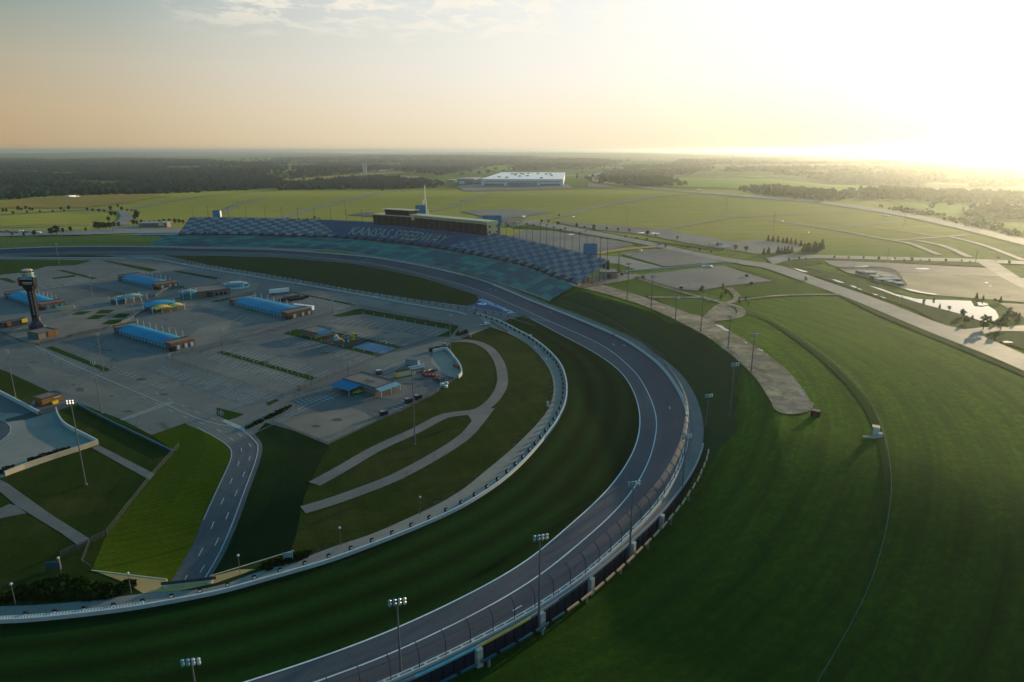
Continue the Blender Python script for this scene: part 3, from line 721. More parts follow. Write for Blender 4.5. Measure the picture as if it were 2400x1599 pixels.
# cut for the tunnel road: crest lines at ground level, road edges sink to the portal
def zroad(py): return -5.2 * float(sstep(1075, 1355, py))
RL_PX = [(513, 1030), (533, 1048), (540, 1068), (531, 1096), (505.5, 1150), (474, 1219), (455, 1269), (428, 1318), (400, 1366), (391, 1384)]
RR_PX = [(597, 1019), (612, 1037), (615, 1055), (607, 1088), (584, 1151.6), (560, 1220), (540, 1268), (523, 1304.6), (489, 1362), (480, 1378)]
CL_PX = [(434, 994), (428, 1020), (418, 1048), (378, 1098), (326, 1162), (290, 1206), (250, 1256), (232, 1296), (216, 1335)]
CR_PX = [(622, 991), (690, 1010), (768, 1043), (757, 1070), (735, 1115), (712, 1170), (700, 1225), (690, 1268), (680, 1291)]
RL = resample(catmull([Z(x, y, zroad(y)) for x, y in RL_PX]), 60); RR = resample(catmull([Z(x, y, zroad(y)) for x, y in RR_PX]), 60)
CL = resample(catmull([Z(x, y, 0.0) for x, y in CL_PX]), 60); CR = resample(catmull([Z(x, y, 0.0) for x, y in CR_PX]), 60)
struct('tunnel_road', MB().loft([RL, RL * .5 + RR * .5, RR]), 'asphalt_road', 'grey three lane road dipping into the tunnel under the turn', 'road')
bk = MB(); bk.loft([CL, CL * .5 + RL * .5 + [0, 0, .25], RL]); struct('cutting_bank', bk, 'grass_cut_sunlit', 'mown grass bank left of the tunnel road, coloured as sunlit', 'bank')
bk = MB(); bk.loft([RR, CR * .4 + RR * .6 - [0, 0, .2], CR]); struct('cutting_bank', bk, 'grass_bank_shaded', 'grass bank right of the tunnel road, coloured as shaded', 'bank')
hole = [tuple(p[:2]) for p in CL] + [tuple(Z(*q)[:2]) for q in ((216, 1337), (390, 1358), (397, 1374), (488, 1364), (493, 1352), (690, 1292))] + [tuple(p[:2]) for p in CR[::-1]] + [tuple(RR[0][:2]), tuple(RL[0][:2])]
outer = [tuple(p[:2]) for p in LINE] + [(-500, 70), (-900, 500), (-800, 800)]
struct('infield_ground', fill(outer, -0.02, [hole]), 'grass_infield', 'dark olive infield grass inside the turn', 'grass')
# grass of the turn between the inner wall and the apron, mown in arcs
tw = [p for p in EDGEM if proj(p)[0] > 1185 or proj(p)[1] > 900]
tw = resample(np.array(tw), 300)
iw = resample(np.vstack([[Z(1188, 753)[:]], INW[30:]]), 300)
struct('turn_grass', MB().loft([col3(iw, .02), col3(iw * .66 + tw * .34, .02), col3(iw * .33 + tw * .67, .02), col3(tw, .02)]), 'grass_turn', 'dark grass mown in arcs between inner wall and racing surface', 'grass')
struct('service_road', MB().loft([col3(SRV, .05), col3(SRV * .5 + INW * .5, .05), col3(INW, .05)]), 'concrete_old', 'worn pale service road behind the inner wall', 'road')
# garage area pavement
PAVE = [(-160, 606), (0, 602), (180, 598), (340, 598), (500, 598), (653, 602), (832, 617), (985, 648), (1097, 684), (1180, 722), (1225, 738), (1185, 752), (1160, 752), (1149, 767), (1085, 794), (1058, 803),
  (1047, 814), (1044, 821), (1064, 841.5), (1078, 862), (1082, 876), (1074, 886), (1060, 894), (1028, 918), (1000, 933), (946.6, 961.6), (883, 988), (768, 1043), (690, 1011), (622, 991), (597, 1019), (533, 1048), (513, 1030),
  (434, 994), (354.6, 1020), (286, 984), (194, 950), (181, 945), (130, 965), (94, 974), (0, 984), (-160, 1030)]
struct('garage_pavement', flat(PAVE, 0.03), 'asphalt_lot', 'grey weathered asphalt of the garage and motorhome lots', 'pavement')
def gpatch(pts, label, mat='grass_patch', z=.06, name='grass_strip', curve=False):
    return struct(name, flat(pts, z, curve), mat, label, 'grass')
gpatch([(385, 599), (440, 600), (500, 600), (653, 604), (832, 619), (985, 650), (1097, 686), (1117, 693), (1122, 702), (1112, 712), (1094, 717.5), (1040, 711), (985, 704), (832, 680), (653, 648), (500, 624), (440, 611)], 'deep green trioval lawn between pit road and racing surface', 'grass_tri')
gpatch([(-160, 612), (0, 604.6), (178, 598.5), (255, 600), (276, 603), (76, 606), (0, 608), (-160, 614)], 'thin grass sliver beside the far straight', 'grass_tri')
gpatch([(-160, 616), (0, 609.5), (76, 609), (217, 611), (178, 622), (110, 625), (58, 639), (0, 645), (-160, 660)], 'grass wedge beyond the left lots', 'grass_tri')
gpatch([(0, 866), (23, 875), (115, 918), (82, 936), (66, 954), (0, 923), (-120, 860), (-120, 820)], 'grass corner beside the small brick building', 'grass_infield')
gpatch([(663, 782), (692, 772.5), (770, 776), (946, 813), (886, 837)], 'green playground lawn')
gpatch([(778, 741), (834, 726), (846, 724), (1077, 765), (1054, 790), (1020, 790), (1056, 773.5), (852, 736), (799, 744)], 'grass strip bordering the motorhome lot')
gpatch([(507.7, 827), (522, 823), (744, 886), (730, 892)], 'narrow grass strip between two motorhome lots')
gpatch([(106, 816), (122, 812), (262, 868), (247, 872)], 'narrow grass strip in front of the central garage')
for q in ([(166, 738.6), (186, 730.4), (215.6, 730.4), (194, 738.6)], [(222, 736), (237, 727), (269, 727), (255, 736)], [(200, 749), (221, 738.6), (250, 738.6), (230, 749)], [(260, 746), (278, 736), (307, 736), (293, 746)], [(237, 761), (256, 750), (289.5, 750), (274, 761)]):
    o = gpatch(q, 'small lawn square in the paved fan plaza', name='lawn_square'); o['group'] = 'lawn squares of the fan plaza'
gpatch([(237, 612), (255, 612), (370, 632.7), (352, 638)], 'grass strip along the far lots', 'grass_tri')
gpatch([(132, 634), (150, 634), (230, 653), (216, 655)], 'short grass strip among the far lots', 'grass_tri')
gpatch([(122, 652), (176, 645), (176, 649.5), (125, 655)], 'stub of grass branching off a far strip', 'grass_tri')
gpatch([(-10, 653), (15, 652), (40, 662), (28, 664)], 'grass stub behind the tower', 'grass_tri')
gpatch([(405, 637), (420, 636), (520, 653), (505, 656)], 'thin grass line beside pit road', 'grass_tri')
gpatch([(670, 684), (690, 686), (835, 715), (826, 717)], 'thin grass verge beside the trailer lot', 'grass_tri')
gpatch([(508, 956), (508, 973), (534, 986), (556, 979), (573, 972)], 'grass corner with marker posts at the road fork')
gpatch([(623, 945), (648, 936), (655, 939), (630, 952)], 'small grass corner by the fence')
gpatch([(197, 748), (240, 759), (255, 757), (180, 790), (150, 796), (215, 772)], 'planted verge of the plaza', 'mulch') if False else None
gpatch([(238, 770), (254, 765), (258, 767), (238, 773)], 'narrow planted verge beside the plaza', 'grass_patch')
gpatch([(155, 787), (228, 770), (230, 773), (160, 791)], 'long planted verge beside the plaza', 'grass_patch')
gpatch([(496, 707), (515, 703), (517, 708), (495, 709)], 'clipped planting bed near the round fountain', 'grass_patch')
gpatch([(517, 703), (537, 699), (538, 702), (518, 708)], 'second clipped planting bed near the fountain', 'grass_patch')
gpatch([(568, 693), (590, 688), (585, 692)], 'third planting bed near the blue garage', 'grass_patch')
gpatch([(181, 950), (196, 950), (286, 985), (354, 1021), (436, 992), (425, 1030), (416, 1047), (184, 953)], 'grass strip above the teal wall', 'grass_patch', .05)
gpatch([(354, 1020.5), (434, 993.5), (430, 1016), (418, 1048), (410, 1060)], 'grass corner at the top of the cutting in the sunlit bank colour', 'grass_cut_sunlit', .058)
struct('blue_runoff', flat([(1125, 694), (1225, 738.5), (1176, 733), (1094, 719), (1113, 712), (1123, 702)], 0.075), 'blue_paint', 'blue painted runoff at the end of the trioval lawn', 'painted asphalt')
struct('sports_court', flat([(826, 815), (861, 802), (930, 817), (898, 831)], 0.10), 'blue_court', 'bright blue ball court beside the playground', 'court')
struct('playground_bed', flat([(757, 795), (775, 788), (838, 795), (852, 800), (826, 812), (797, 812), (760, 803)], 0.085, True), 'mulch', 'dark rubber bed under the play frames', 'ground')
struct('plaza_paving', flat([(150, 745), (190, 728), (300, 722), (345, 716), (420, 690), (470, 665), (560, 655), (610, 665), (600, 680), (470, 715), (355, 728), (305, 755), (270, 768), (160, 795), (60, 815), (5, 790), (40, 770), (110, 752)], 0.045), 'plaza', 'brownish paving of the fan plaza', 'paving')
struct('dirt_patch', flat([(700, 975), (820, 955), (850, 966), (884, 985), (770, 1038), (640, 990)], 0.045), 'dirt_grey', 'tan gravelly end of the lot above the crest', 'ground')
struct('dark_patch', flat([(184, 676), (213, 670), (300, 690), (262, 697)], 0.05), 'asphalt_dark', 'dark patch behind the garages', 'asphalt')
# sunken skid pad and paths, lower left
struct('skid_pad', flat([(-100, 960), (94, 974), (133, 963), (137, 976), (151, 997), (168, 1008), (230, 1041), (12, 1118), (-60, 1140), (-150, 1160)], 0.06), 'concrete_pad', 'pale concrete pad enclosed by low white walls', 'concrete')
struct('dark_circle', flat([(-90, 960), (0, 983), (18, 994), (25, 1004), (21, 1018), (0, 1037), (-80, 1090)], 0.09, True), 'asphalt_apron', 'dark rounded asphalt area on the concrete pad', 'asphalt')
struct('pad_entry', flat([(12, 984), (94, 962), (165, 943), (183, 948), (120, 967), (60, 985), (14, 989)], 0.10), 'asphalt_dark', 'dark entry lane of the concrete pad', 'asphalt')
struct('path', flat([(214, 1050), (231, 1044), (363, 1112), (351, 1126)], 0.05), 'concrete_dim', 'short concrete path below the white walled pad', 'path')
struct('path', flat([(-40, 1110), (0, 1125), (18, 1134), (122, 1208), (212, 1265), (184, 1280), (143, 1250), (64, 1202), (38, 1186), (0, 1153), (-40, 1130)], 0.05), 'concrete_dim', 'long concrete path crossing the lower left grass', 'path')
struct('path', flat([(-20, 1198), (0, 1192), (22, 1182), (38, 1186), (62, 1204), (0, 1216), (-20, 1220)], 0.055), 'concrete_dim', 'side branch of the long concrete path', 'path')
# winding road of the inner field
a1 = [(737, 1135), (800, 1100), (882.7, 1052), (972, 1011), (1035.7, 978), (1074, 970), (1100, 968), (1127, 961), (1154, 941), (1173, 913), (1178, 886), (1170, 850), (1149, 820), (1119, 804), (1085, 799), (1058, 801)]
a2 = [(710, 1196), (770, 1178), (831.6, 1156.7), (933.7, 1116), (1035.7, 1060), (1090, 1023), (1118, 992), (1146, 957)]
struct('verge', ribbon(a1, 7.0, on_land=False, z=.035), 'verge', 'worn verge of the upper field road', 'ground'); struct('verge', ribbon(a2, 7.0, on_land=False, z=.04), 'verge', 'worn verge of the lower field road', 'ground')
_n = normals(SRV)[1]; sv = SRV.copy(); wob = 1.6 + 1.2 * np.sin(np.arange(300) / 7.0) + .9 * np.sin(np.arange(300) / 2.3); sv[:, :2] += _n * -wob[:, None]; sv2 = SRV.copy(); sv2[:, :2] += _n * .6
sd = 1 if np.linalg.norm(sv[100, :2] - INW[100, :2]) > np.linalg.norm(SRV[100, :2] - INW[100, :2]) else -1
if sd < 0: sv = SRV.copy(); sv[:, :2] += _n * wob[:, None]
struct('verge', MB().loft([col3(sv, .035), col3(sv2, .04)]), 'verge', 'ragged dirt verge beside the service road', 'ground')
struct('field_road', ribbon(a1, 5.4, on_land=False, z=.055), 'concrete_dim', 'narrow grey road looping through the inner field', 'road')
struct('field_road', ribbon(a2, 5.4, on_land=False, z=.06), 'concrete_dim', 'lower branch of the looping field road', 'road')
struct('field_road', flat([(1084, 962), (1100, 966), (1122, 966), (1135, 960), (1125, 985), (1108, 1003), (1106, 990), (1100, 978)], 0.058, True), 'concrete_dim', 'fork of the looping field road', 'road')
struct('dirt_slope', join(fill([tuple(Z(*p)[:2]) for p in [(216, 1337), (300, 1369), (335, 1392), (420, 1386), (505, 1368), (600, 1335), (560, 1336), (493, 1353), (488, 1364.5), (397, 1374.5), (390, 1358)]], .07)), 'dirt_tan', 'sandy bare ground above the tunnel mouth', 'ground')
# tar patches and stains of the lots
_r = random.Random(5)
for k, (x, y, w, h) in enumerate(((187, 914, 10, 5), (172, 903, 6, 2), (262, 930, 5, 2), (46, 1023, 5, 2), (330, 890, 16, 3), (250, 822, 18, 2), (470, 905, 14, 3), (385, 925, 10, 2), (610, 850, 22, 4), (660, 835, 16, 3), (560, 800, 12, 2), (640, 775, 14, 2), (800, 862, 14, 3), (770, 828, 18, 3), (880, 770, 16, 2), (905, 782, 12, 2), (790, 985, 16, 4), (740, 1000, 12, 3), (840, 945, 12, 3), (960, 900, 20, 3), (985, 890, 14, 3), (700, 905, 12, 2), (420, 700, 14, 1.5), (120, 700, 16, 2), (80, 850, 14, 2), (300, 965, 14, 2))):
    P = [(x + w * (.7 + .5 * _r.random()) * math.cos(a * pi / 6), y + h * (.7 + .5 * _r.random()) * math.sin(a * pi / 6)) for a in range(12)]
    struct('asphalt_patch', flat(P, .052 + .0005 * k, True), 'asphalt_dark' if k % 3 else 'asphalt_road', 'dark stain or repair patch on the lots', 'asphalt')
for k, q in enumerate(([(430, 800), (470, 770), (540, 752), (520, 790), (470, 812)], [(560, 860), (640, 838), (720, 850), (650, 880)], [(120, 740), (200, 700), (290, 705), (190, 725)], [(860, 890), (960, 905), (930, 935), (850, 920)], [(60, 850), (200, 890), (330, 960), (260, 960), (120, 905)], [(760, 760), (900, 772), (980, 790), (860, 790)], [(480, 690), (580, 722), (520, 730), (450, 705)])):
    struct('asphalt_patch', flat(q, .046 + .0006 * k, True), 'asphalt_worn', 'paler sun bleached stretch of lot surface', 'asphalt')
# markings of the lots ---------------------------------------------------------
mk = MB()
def bays(p0, p1, q0, q1, n, w=.28, z=.07):
    for i in range(n):
        t = i / (n - 1); a = Z(p0[0] + (p1[0] - p0[0]) * t, p0[1] + (p1[1] - p0[1]) * t); b = Z(q0[0] + (q1[0] - q0[0]) * t, q0[1] + (q1[1] - q0[1]) * t)
        if RND.random() < .88: seg_line(mk, a, a + (b - a) * RND.uniform(.75, 1.0), w, z)
bays((524, 828), (735, 884), (556, 814), (772, 868), 22); bays((508, 832), (715, 892), (486, 846), (690, 905), 22)
bays((668, 786), (880, 838), (640, 798), (846, 852), 22); bays((700, 772), (940, 812), (735, 760), (975, 797), 20)
bays((800, 746), (1050, 776), (770, 758), (1018, 790), 16); bays((500, 706), (600, 752), (470, 722), (570, 770), 18)
bays((520, 882), (660, 925), (490, 898), (622, 944), 26); bays((390, 860), (600, 935), (362, 872), (566, 952), 30)
bays((240, 850), (390, 905), (225, 857), (372, 913), 16); bays((108, 820), (240, 875), (85, 828), (212, 886), 16)
bays((690, 690), (820, 716), (668, 700), (795, 728), 14); bays((430, 645), (520, 662), (410, 652), (500, 670), 12)
bays((690, 938), (760, 928), (712, 950), (790, 939), 7); bays((90, 668), (200, 655), (120, 682), (235, 668), 12)
bays((20, 690), (120, 672), (60, 700), (150, 684), 10); bays((150, 800), (262, 848), (180, 792), (295, 838), 12); bays((430, 760), (560, 800), (462, 748), (592, 786), 16)
bays((880, 870), (900, 877), (925, 848), (950, 856), 4); bays((905, 960), (950, 935), (935, 970), (985, 944), 6)
struct('bay_marking', mk, 'line_worn', 'worn pale bay lines of the motorhome lots', 'marking')
mk = MB()
def dashes(px, gap, n, ln, w=.35, z=.09, zf=None):
    A = catmull([(Z(x, y, zf(y)) if zf else Z(x, y))[:] for x, y in px], 12); L = length(A); d = np.r_[0, np.cumsum(np.linalg.norm(np.diff(A[:, :2], axis=0), axis=1))]
    s = gap / 2
    while s + ln < L:
        P = [Vector([np.interp(v, d, A[:, k]) for k in range(3)]) for v in (s, s + ln)]
        for p in P: p.z += z
        seg_line(mk, P[0], P[1], w, None); s += gap
def solid(px, w=.3, z=.09, zf=None):
    A = resample(catmull([(Z(x, y, zf(y)) if zf else Z(x, y))[:] for x, y in px], 10), 60); A[:, 2] += z; T, Nn = normals(A)
    B = A.copy(); C = A.copy(); B[:, :2] += Nn * w / 2; C[:, :2] -= Nn * w / 2; mk.loft([B, C])
mid = lambda t: [(a[0] * (1 - t) + b[0] * t, a[1] * (1 - t) + b[1] * t) for a, b in zip(RL_PX, RR_PX)]
dashes([(320, 925), (390, 958), (450, 985), (505, 1006)] + mid(.34)[1:], 12.5, 0, 3.6, .3, .10, zroad); dashes([(350, 915), (420, 948), (480, 975), (530, 995)] + mid(.64)[1:], 12.5, 0, 3.6, .3, .10, zroad)
solid([(60, 800), (150, 845), (262, 895), (400, 954), (480, 988), (560, 1006)] + mid(.86)[1:], .32, .10, zroad); solid([(463, 1003), (498, 1022)] + mid(.04)[1:6], .25, .10, zroad)
for i in range(13):
    t = i / 12; a = Z(521 + 48 * t, 989 + 22 * t); b = Z(530 + 45 * t, 985 + 21 * t); seg_line(mk, a, b, .9, .12)
for q in ([(524, 990), (574, 1013)], [(530, 986), (577, 1006)]): seg_line(mk, Z(*q[0]), Z(*q[1]), .3, .125)
for q in ([(282, 984), (395, 943)], [(290, 986), (410, 944)]): seg_line(mk, Z(*q[0]), Z(*q[1]), .35, .1)
for i in range(26): t = i / 25; seg_line(mk, Z(282 + 113 * t, 984 - 41 * t), Z(290 + 120 * t, 986 - 42 * t), .3, .1)
solid([(500, 624), (653, 648.5), (832, 681), (985, 705), (1096, 719), (1176, 733.5), (1262, 751), (1285, 752)], .35); solid([(1000, 719), (1090, 728), (1125, 731), (1180, 742), (1255, 764)], .3)
for px in ((1108, 725, 1112, 717), (1199, 749, 1224, 740), (1090, 730, 1112, 722)): seg_line(mk, Z(px[0], px[1]), Z(px[2], px[3]), .4, .1)
for i in range(7): seg_line(mk, Z(1238 + 7 * i, 743.5 + 1.6 * i), Z(1241 + 7 * i, 744.2 + 1.6 * i), .5, .1)
for i in range(26):                                                             # pit box lines
    t = i / 25; x = 520 + 560 * t; y = 632 + (720 - 632) * (t ** .93); seg_line(mk, Z(x, y), Z(x + 9, y - 3.5), .22, .09)
solid([(0, 984), (18, 994), (25, 1004), (21, 1018), (0, 1037)], .35, .13); solid([(600, 1015), (700, 967), (800, 922), (920, 868), (1020, 822)], .2, .09); solid([(640, 990), (730, 945), (820, 905), (1000, 822)], .2, .09)
seg_line(mk, Z(700, 962), Z(715, 948), .2, .09)
struct('road_marking', mk, 'line_worn', 'lane dashes, crosswalk bars and edge lines of the infield roads', 'marking')
# painted words on the blue runoff: they face the stand, so they run away from the camera's left
def text_mesh(word, size):
    cu = bpy.data.curves.new('lettering', 'FONT'); cu.body = word; cu.size = size; cu.space_character = 1.02; cu.resolution_u = 2; cu.offset = 0.02 * size / 3
    ob = bpy.data.objects.new('lettering', cu); COL.objects.link(ob)
    me = bpy.data.meshes.new_from_object(ob.evaluated_get(bpy.context.evaluated_depsgraph_get())); bpy.data.objects.remove(ob); bpy.data.curves.remove(cu)
    V = np.array([v.co[:] for v in me.vertices]); F = [tuple(p.vertices) for p in me.polygons]; bpy.data.meshes.remove(me); return V, F
V, F = text_mesh('AdventHealth', 4.0); V[:, 0] -= V[:, 0].min()
p0, p1 = Z(1211.5, 734.5), Z(1133, 701.5); ux = (p1 - p0); L = ux.length; ux.normalize(); uy = Vector((ux.y, -ux.x, 0)); uy = -uy if uy.y > 0 else uy
V[:, 0] *= L / V[:, 0].max(); hgt = 6.2 / max(V[:, 1]); V[:, 1] *= hgt
m = MB(); m.add([tuple(p0 + ux * v[0] + uy * v[1] + Vector((0, 0, .16))) for v in V], F)
for k in range(6):                                                              # the rounded flower-like mark beside the words
    t = k * pi / 3; c = Z(1131, 713) + (ux * math.cos(t) * 3.0 + uy * math.sin(t) * 2.6) * (1 if k % 2 else .8); m.lathe((c.x, c.y, .13), [(1.5, 0), (1.5, .03)], 10)
struct('runoff_lettering', m, 'line_white', 'white upside down lettering AdventHealth on the blue runoff', 'lettering')
# ------------------------------------------------------------------ outer wall, catch fence, deck
def station(px, py):
    return min(range(NS), key=lambda i: (proj(WALL[i] + [0, 0, 1.1])[0] - px) ** 2 + (proj(WALL[i] + [0, 0, 1.1])[1] - py) ** 2)
def at(i, d=0.0, dz=0.0):
    """point beside the outer wall at station i (may be fractional)"""
    i = max(0, min(NS - 1.001, i)); a = int(i); f = i - a
    p = WALL[a] * (1 - f) + WALL[a + 1] * f; n = _N[a] * (1 - f) + _N[a + 1] * f
    return Vector((p[0] + n[0] * d, p[1] + n[1] * d, p[2] + dz))
DECK_PX = [(0, 575), (600, 581), (1100, 640), (1250, 690), (1297, 703), (1340, 718), (1403.6, 737), (1446, 765), (1500, 799), (1525.5, 822.5), (1563.8, 848), (1602, 883.7), (1627.5, 922), (1643, 968), (1649.5, 1007), (1648, 1042),
  (1631, 1090.6), (1588, 1156.6), (1547.6, 1205), (1479, 1271), (1387, 1340), (1269, 1420), (1123, 1500), (947, 1585)]
_k = []
for q in DECK_PX:
    s0 = station(*q); zz = WALL[s0, 2]; p = Z(q[0], q[1], zz); d, s = near_wall(np.array([p.x]), np.array([p.y])); _k.append((float(s[0]), max(1.0, min(9, float(d[0])))))
_k.sort()
DECKW = smooth(np.interp(np.arange(NS), [k[0] for k in _k], [k[1] for k in _k])[:, None], 10)[:, 0]
struct('wall_deck', MB().loft([off(WALL, .45, .02), off(WALL, DECKW, .02)]), 'deck', 'grey concrete deck behind the outer wall', 'concrete')
m = MB(); a, b = off(WALL, 0.0, -.3), off(WALL, 0.0, 1.0); c, d = off(WALL, .45, 1.0), off(WALL, .45, -.3); m.loft([a, b, c, d])
ow = thing('outer_wall', 'long pale outer wall with ladder-like steel barrier round the racing surface', 'wall', at(330))
def under(mb, name, mat, root, **k):
    """mesh given in world coordinates, stored relative to its thing"""
    x, y, z = root.location; c, s = math.cos(-root.rotation_euler.z), math.sin(-root.rotation_euler.z)
    mb.v = [((v[0] - x) * c - (v[1] - y) * s, (v[0] - x) * s + (v[1] - y) * c, v[2] - z) for v in mb.v]
    return mb.build(name, MAT[mat], root, **k)
under(m, 'wall_body', 'concrete', ow)
m = MB(); iz = station(1159, 668); iz2 = station(1090, 645)
def box_loft(m, A, d0, d1, z0, z1):
    m.loft([off(A, d0, z0), off(A, d0, z1), off(A, d1, z1), off(A, d1, z0)], closed=True)
box_loft(m, WALL[:iz2], -.55, .42, .15, 1.12); box_loft(m, WALL[iz:station(1440, 785)], -.55, .42, .15, 1.12)
k0 = station(1440, 785); box_loft(m, WALL[k0:], -.75, -.42, .15, 1.10); box_loft(m, WALL[k0:], .05, .42, .98, 1.12)
under(m, 'barrier_rail', 'wall_white', ow)
m = MB(); box_loft(m, WALL[iz2:iz + 1], -.55, .42, .15, 1.10); under(m, 'barrier_banner', 'lamp_teal', ow)
m = MB(); s = float(k0)
while s < NS - 2:
    p = at(s, -.2, .95); t = _T[int(s)]; m.box((p.x, p.y, p.z), (.55, .5, .14), math.atan2(t[1], t[0])); s += 2.9 / 2.96
under(m, 'barrier_spacer', 'wall_white', ow)
cf = thing('catch_fence', 'tall curved catch fence leaning in over the outer wall', 'fence', at(330))
prof = [(.2, 1.0), (.2, 3.2), (.1, 4.4), (-.25, 5.3), (-.9, 6.1), (-1.6, 6.5)]
m = MB(); m.loft([off(WALL, d, z) for d, z in prof]); under(m, 'fence_mesh', 'wire_fine', cf)
m = MB()
for d, z in prof[1::2]: m.loft([off(WALL, d, z - .02), off(WALL, d, z + .03)])
under(m, 'fence_cable', 'steel_dark', cf)
iA = station(1604, 942); sts = list(np.linspace(2, iA, 46)) + list(np.arange(iA + 2, NS - 8, 2.05))[:54]
for s in sts:
    m = MB(); P = [at(s, d, z) for d, z in prof]
    for a, b in zip(P, P[1:]): m.cyl(a, b, .10, .10, 5)
    under(m, 'fence_post', 'steel_dark', cf)
# retaining wall under the near deck
r0 = station(1612, 1030); RW = WALL[r0:]; dw = DECKW[r0:]
E = off(RW, dw, 0.0); gz = np.full(len(RW), -0.9)
gz = np.minimum(ground(off(RW, dw + .6)[:, 0], off(RW, dw + .6)[:, 1]) - .3, E[:, 2] - .2)
rw = thing('retaining_wall', 'dark panelled retaining wall holding up the near curve of the deck', 'wall', at(380, 3))
B = E.copy(); B[:, 2] = gz; E2 = off(RW, dw + .35, .0); B2 = E2.copy(); B2[:, 2] = gz
under(MB().loft([E, E2, B2]), 'wall_panel', 'navy', rw)
m = MB(); m.loft([off(RW, dw - .15, .0), off(RW, dw - .15, .55), off(RW, dw + .45, .55), off(RW, dw + .45, -.05)]); under(m, 'deck_parapet', 'steel_grey', rw)
for k, (pa, pb, mt) in enumerate((((1115, 1500), (1235, 1438), 'line_yellow'), ((960, 1572), (1112, 1506), 'cyan_wall'), ((1300, 1398), (1380, 1350), 'teal_panel'))):
    ia, ib = sorted((station(*pa) - r0, station(*pb) - r0)); m = MB(); A = RW[ia:ib + 1]; w = dw[ia:ib + 1]
    m.loft([off(A, w + .52, .1), off(A, w + .52, .62), off(A, w + .3, .64)]); under(m, 'coloured_strip', mt, rw)
m = MB()
for s in np.arange(0, len(RW) - 1, .9):                                          # panel joints
    i = r0 + s; p = at(i, float(np.interp(s, np.arange(len(dw)), dw)) + .42); h = p.z - float(np.interp(s, np.arange(len(gz)), gz))
    t = _T[int(i)]; m.box((p.x, p.y, p.z - h), (.14, .12, h), math.atan2(t[1], t[0]))
under(m, 'panel_joint', 'black', rw)
for q in ((1553, 1212), (1474, 1278), (1382, 1345), (1266, 1420), (1122, 1500)):
    i = station(*q); p = at(i, DECKW[i] + .9); g = float(ground(np.array([p.x]), np.array([p.y]))[0]); t = _T[i]
    m = MB(); m.box((p.x, p.y, min(g - .4, p.z - 2)), (1.5, 1.1, p.z - min(g - .4, p.z - 2) + .35), math.atan2(t[1], t[0])); under(m, 'pilaster', 'concrete', rw)
br = thing('bracket_rail', 'broken row of rail beams coloured as sunlit and shaded on short posts outside the retaining wall', 'rail', at(r0 + 10, 9))
s = r0 + 1.0; m = MB(); mp = MB()
while s < NS - 12:
    w = DECKW[int(s)] + 2.4; a, b = at(s, w), at(s + 1.35, w); z = a.z - 2.3 if s > r0 + 26 else a.z - .6 - .065 * (s - r0)
    a.z = b.z = z; t = (b - a).normalized(); mid_ = (a + b) / 2
    if int((s - r0) / 1.7) % 3 == 0:
        mp = MB(); g = float(ground(np.array([mid_.x]), np.array([mid_.y]))[0]); mp.box((mid_.x, mid_.y, g - .5), (.5, .5, max(.3, z - g + .5)), math.atan2(t.y, t.x)); under(mp, 'post', 'steel_grey', br)
    m = MB(); m.box((mid_.x, mid_.y, z), ((b - a).length, .5, .45), math.atan2(t.y, t.x)); under(m, 'beam', 'rail_sunlit' if s < r0 + 34 else 'teal_panel', br)  # one rail: sunlit stretch painted orange, shaded stretch dark teal
    s += 1.7
# sheet over the bank between deck and crest, its shade put into the colour
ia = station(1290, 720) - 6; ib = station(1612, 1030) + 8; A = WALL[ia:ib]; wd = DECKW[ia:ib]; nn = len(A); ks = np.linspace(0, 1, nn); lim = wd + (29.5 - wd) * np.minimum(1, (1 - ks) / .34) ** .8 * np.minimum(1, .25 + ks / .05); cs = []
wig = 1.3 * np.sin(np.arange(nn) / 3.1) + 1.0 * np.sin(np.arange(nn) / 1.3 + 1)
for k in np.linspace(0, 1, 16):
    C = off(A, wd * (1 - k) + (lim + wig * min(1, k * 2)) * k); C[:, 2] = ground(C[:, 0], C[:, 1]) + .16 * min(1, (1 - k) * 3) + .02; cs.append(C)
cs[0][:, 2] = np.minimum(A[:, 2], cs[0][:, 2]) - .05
struct('berm', MB().loft(cs), 'grass_berm_shaded', 'steep grass bank outside the turn coloured as shaded, up to the gravel strip', 'berm')
# ------------------------------------------------------------------ inner wall and pit wall
def wall_from(A, name, label, h, th, mat, cat='wall', z0=0.0):
    A = np.asarray(A, float).copy(); A[:, 2] = z0; c = A[len(A) // 2]; t = thing(name, label, cat, tuple(c))
    m = MB(); m.loft([off(A, -th / 2, -.1), off(A, -th / 2, h), off(A, th / 2, h), off(A, th / 2, -.1)]); under(m, 'wall_body', mat, t); return t
iw_ = wall_from(INW, 'inner_wall', 'long white inner wall curving round the whole infield edge', 1.15, .55, 'wall_white')
m = MB(); A = INW.copy(); A[:, 2] = 0; kk = next(i for i in range(len(A)) if proj(A[i])[0] < 345 and i > 150)
m.loft([off(A[kk:], -1.1, .9), off(A[kk:], -1.1, 1.2), off(A[kk:], -.95, 1.2), off(A[kk:], -.95, .9)])
for i in range(kk, len(A) - 1):
    for f in (0, .5):
        p = A[i] * (1 - f) + A[i + 1] * f; n = normals(A)[1][i]; t = normals(A)[0][i]; m.box((p[0] - n[0] * .6, p[1] - n[1] * .6, .98), (.3, .95, .2), math.atan2(t[1], t[0]))
under(m, 'barrier_rail', 'wall_white', iw_)
m = MB()
for i in range(3, 160, 1):
    p = A[i]; n = normals(A)[1][i]; t = normals(A)[0][i]; m.box((p[0] + n[0] * .35, p[1] + n[1] * .35, .1), (.5, .25, .9), math.atan2(t[1], t[0]))
under(m, 'barrier_pad', 'lamp_teal', iw_)
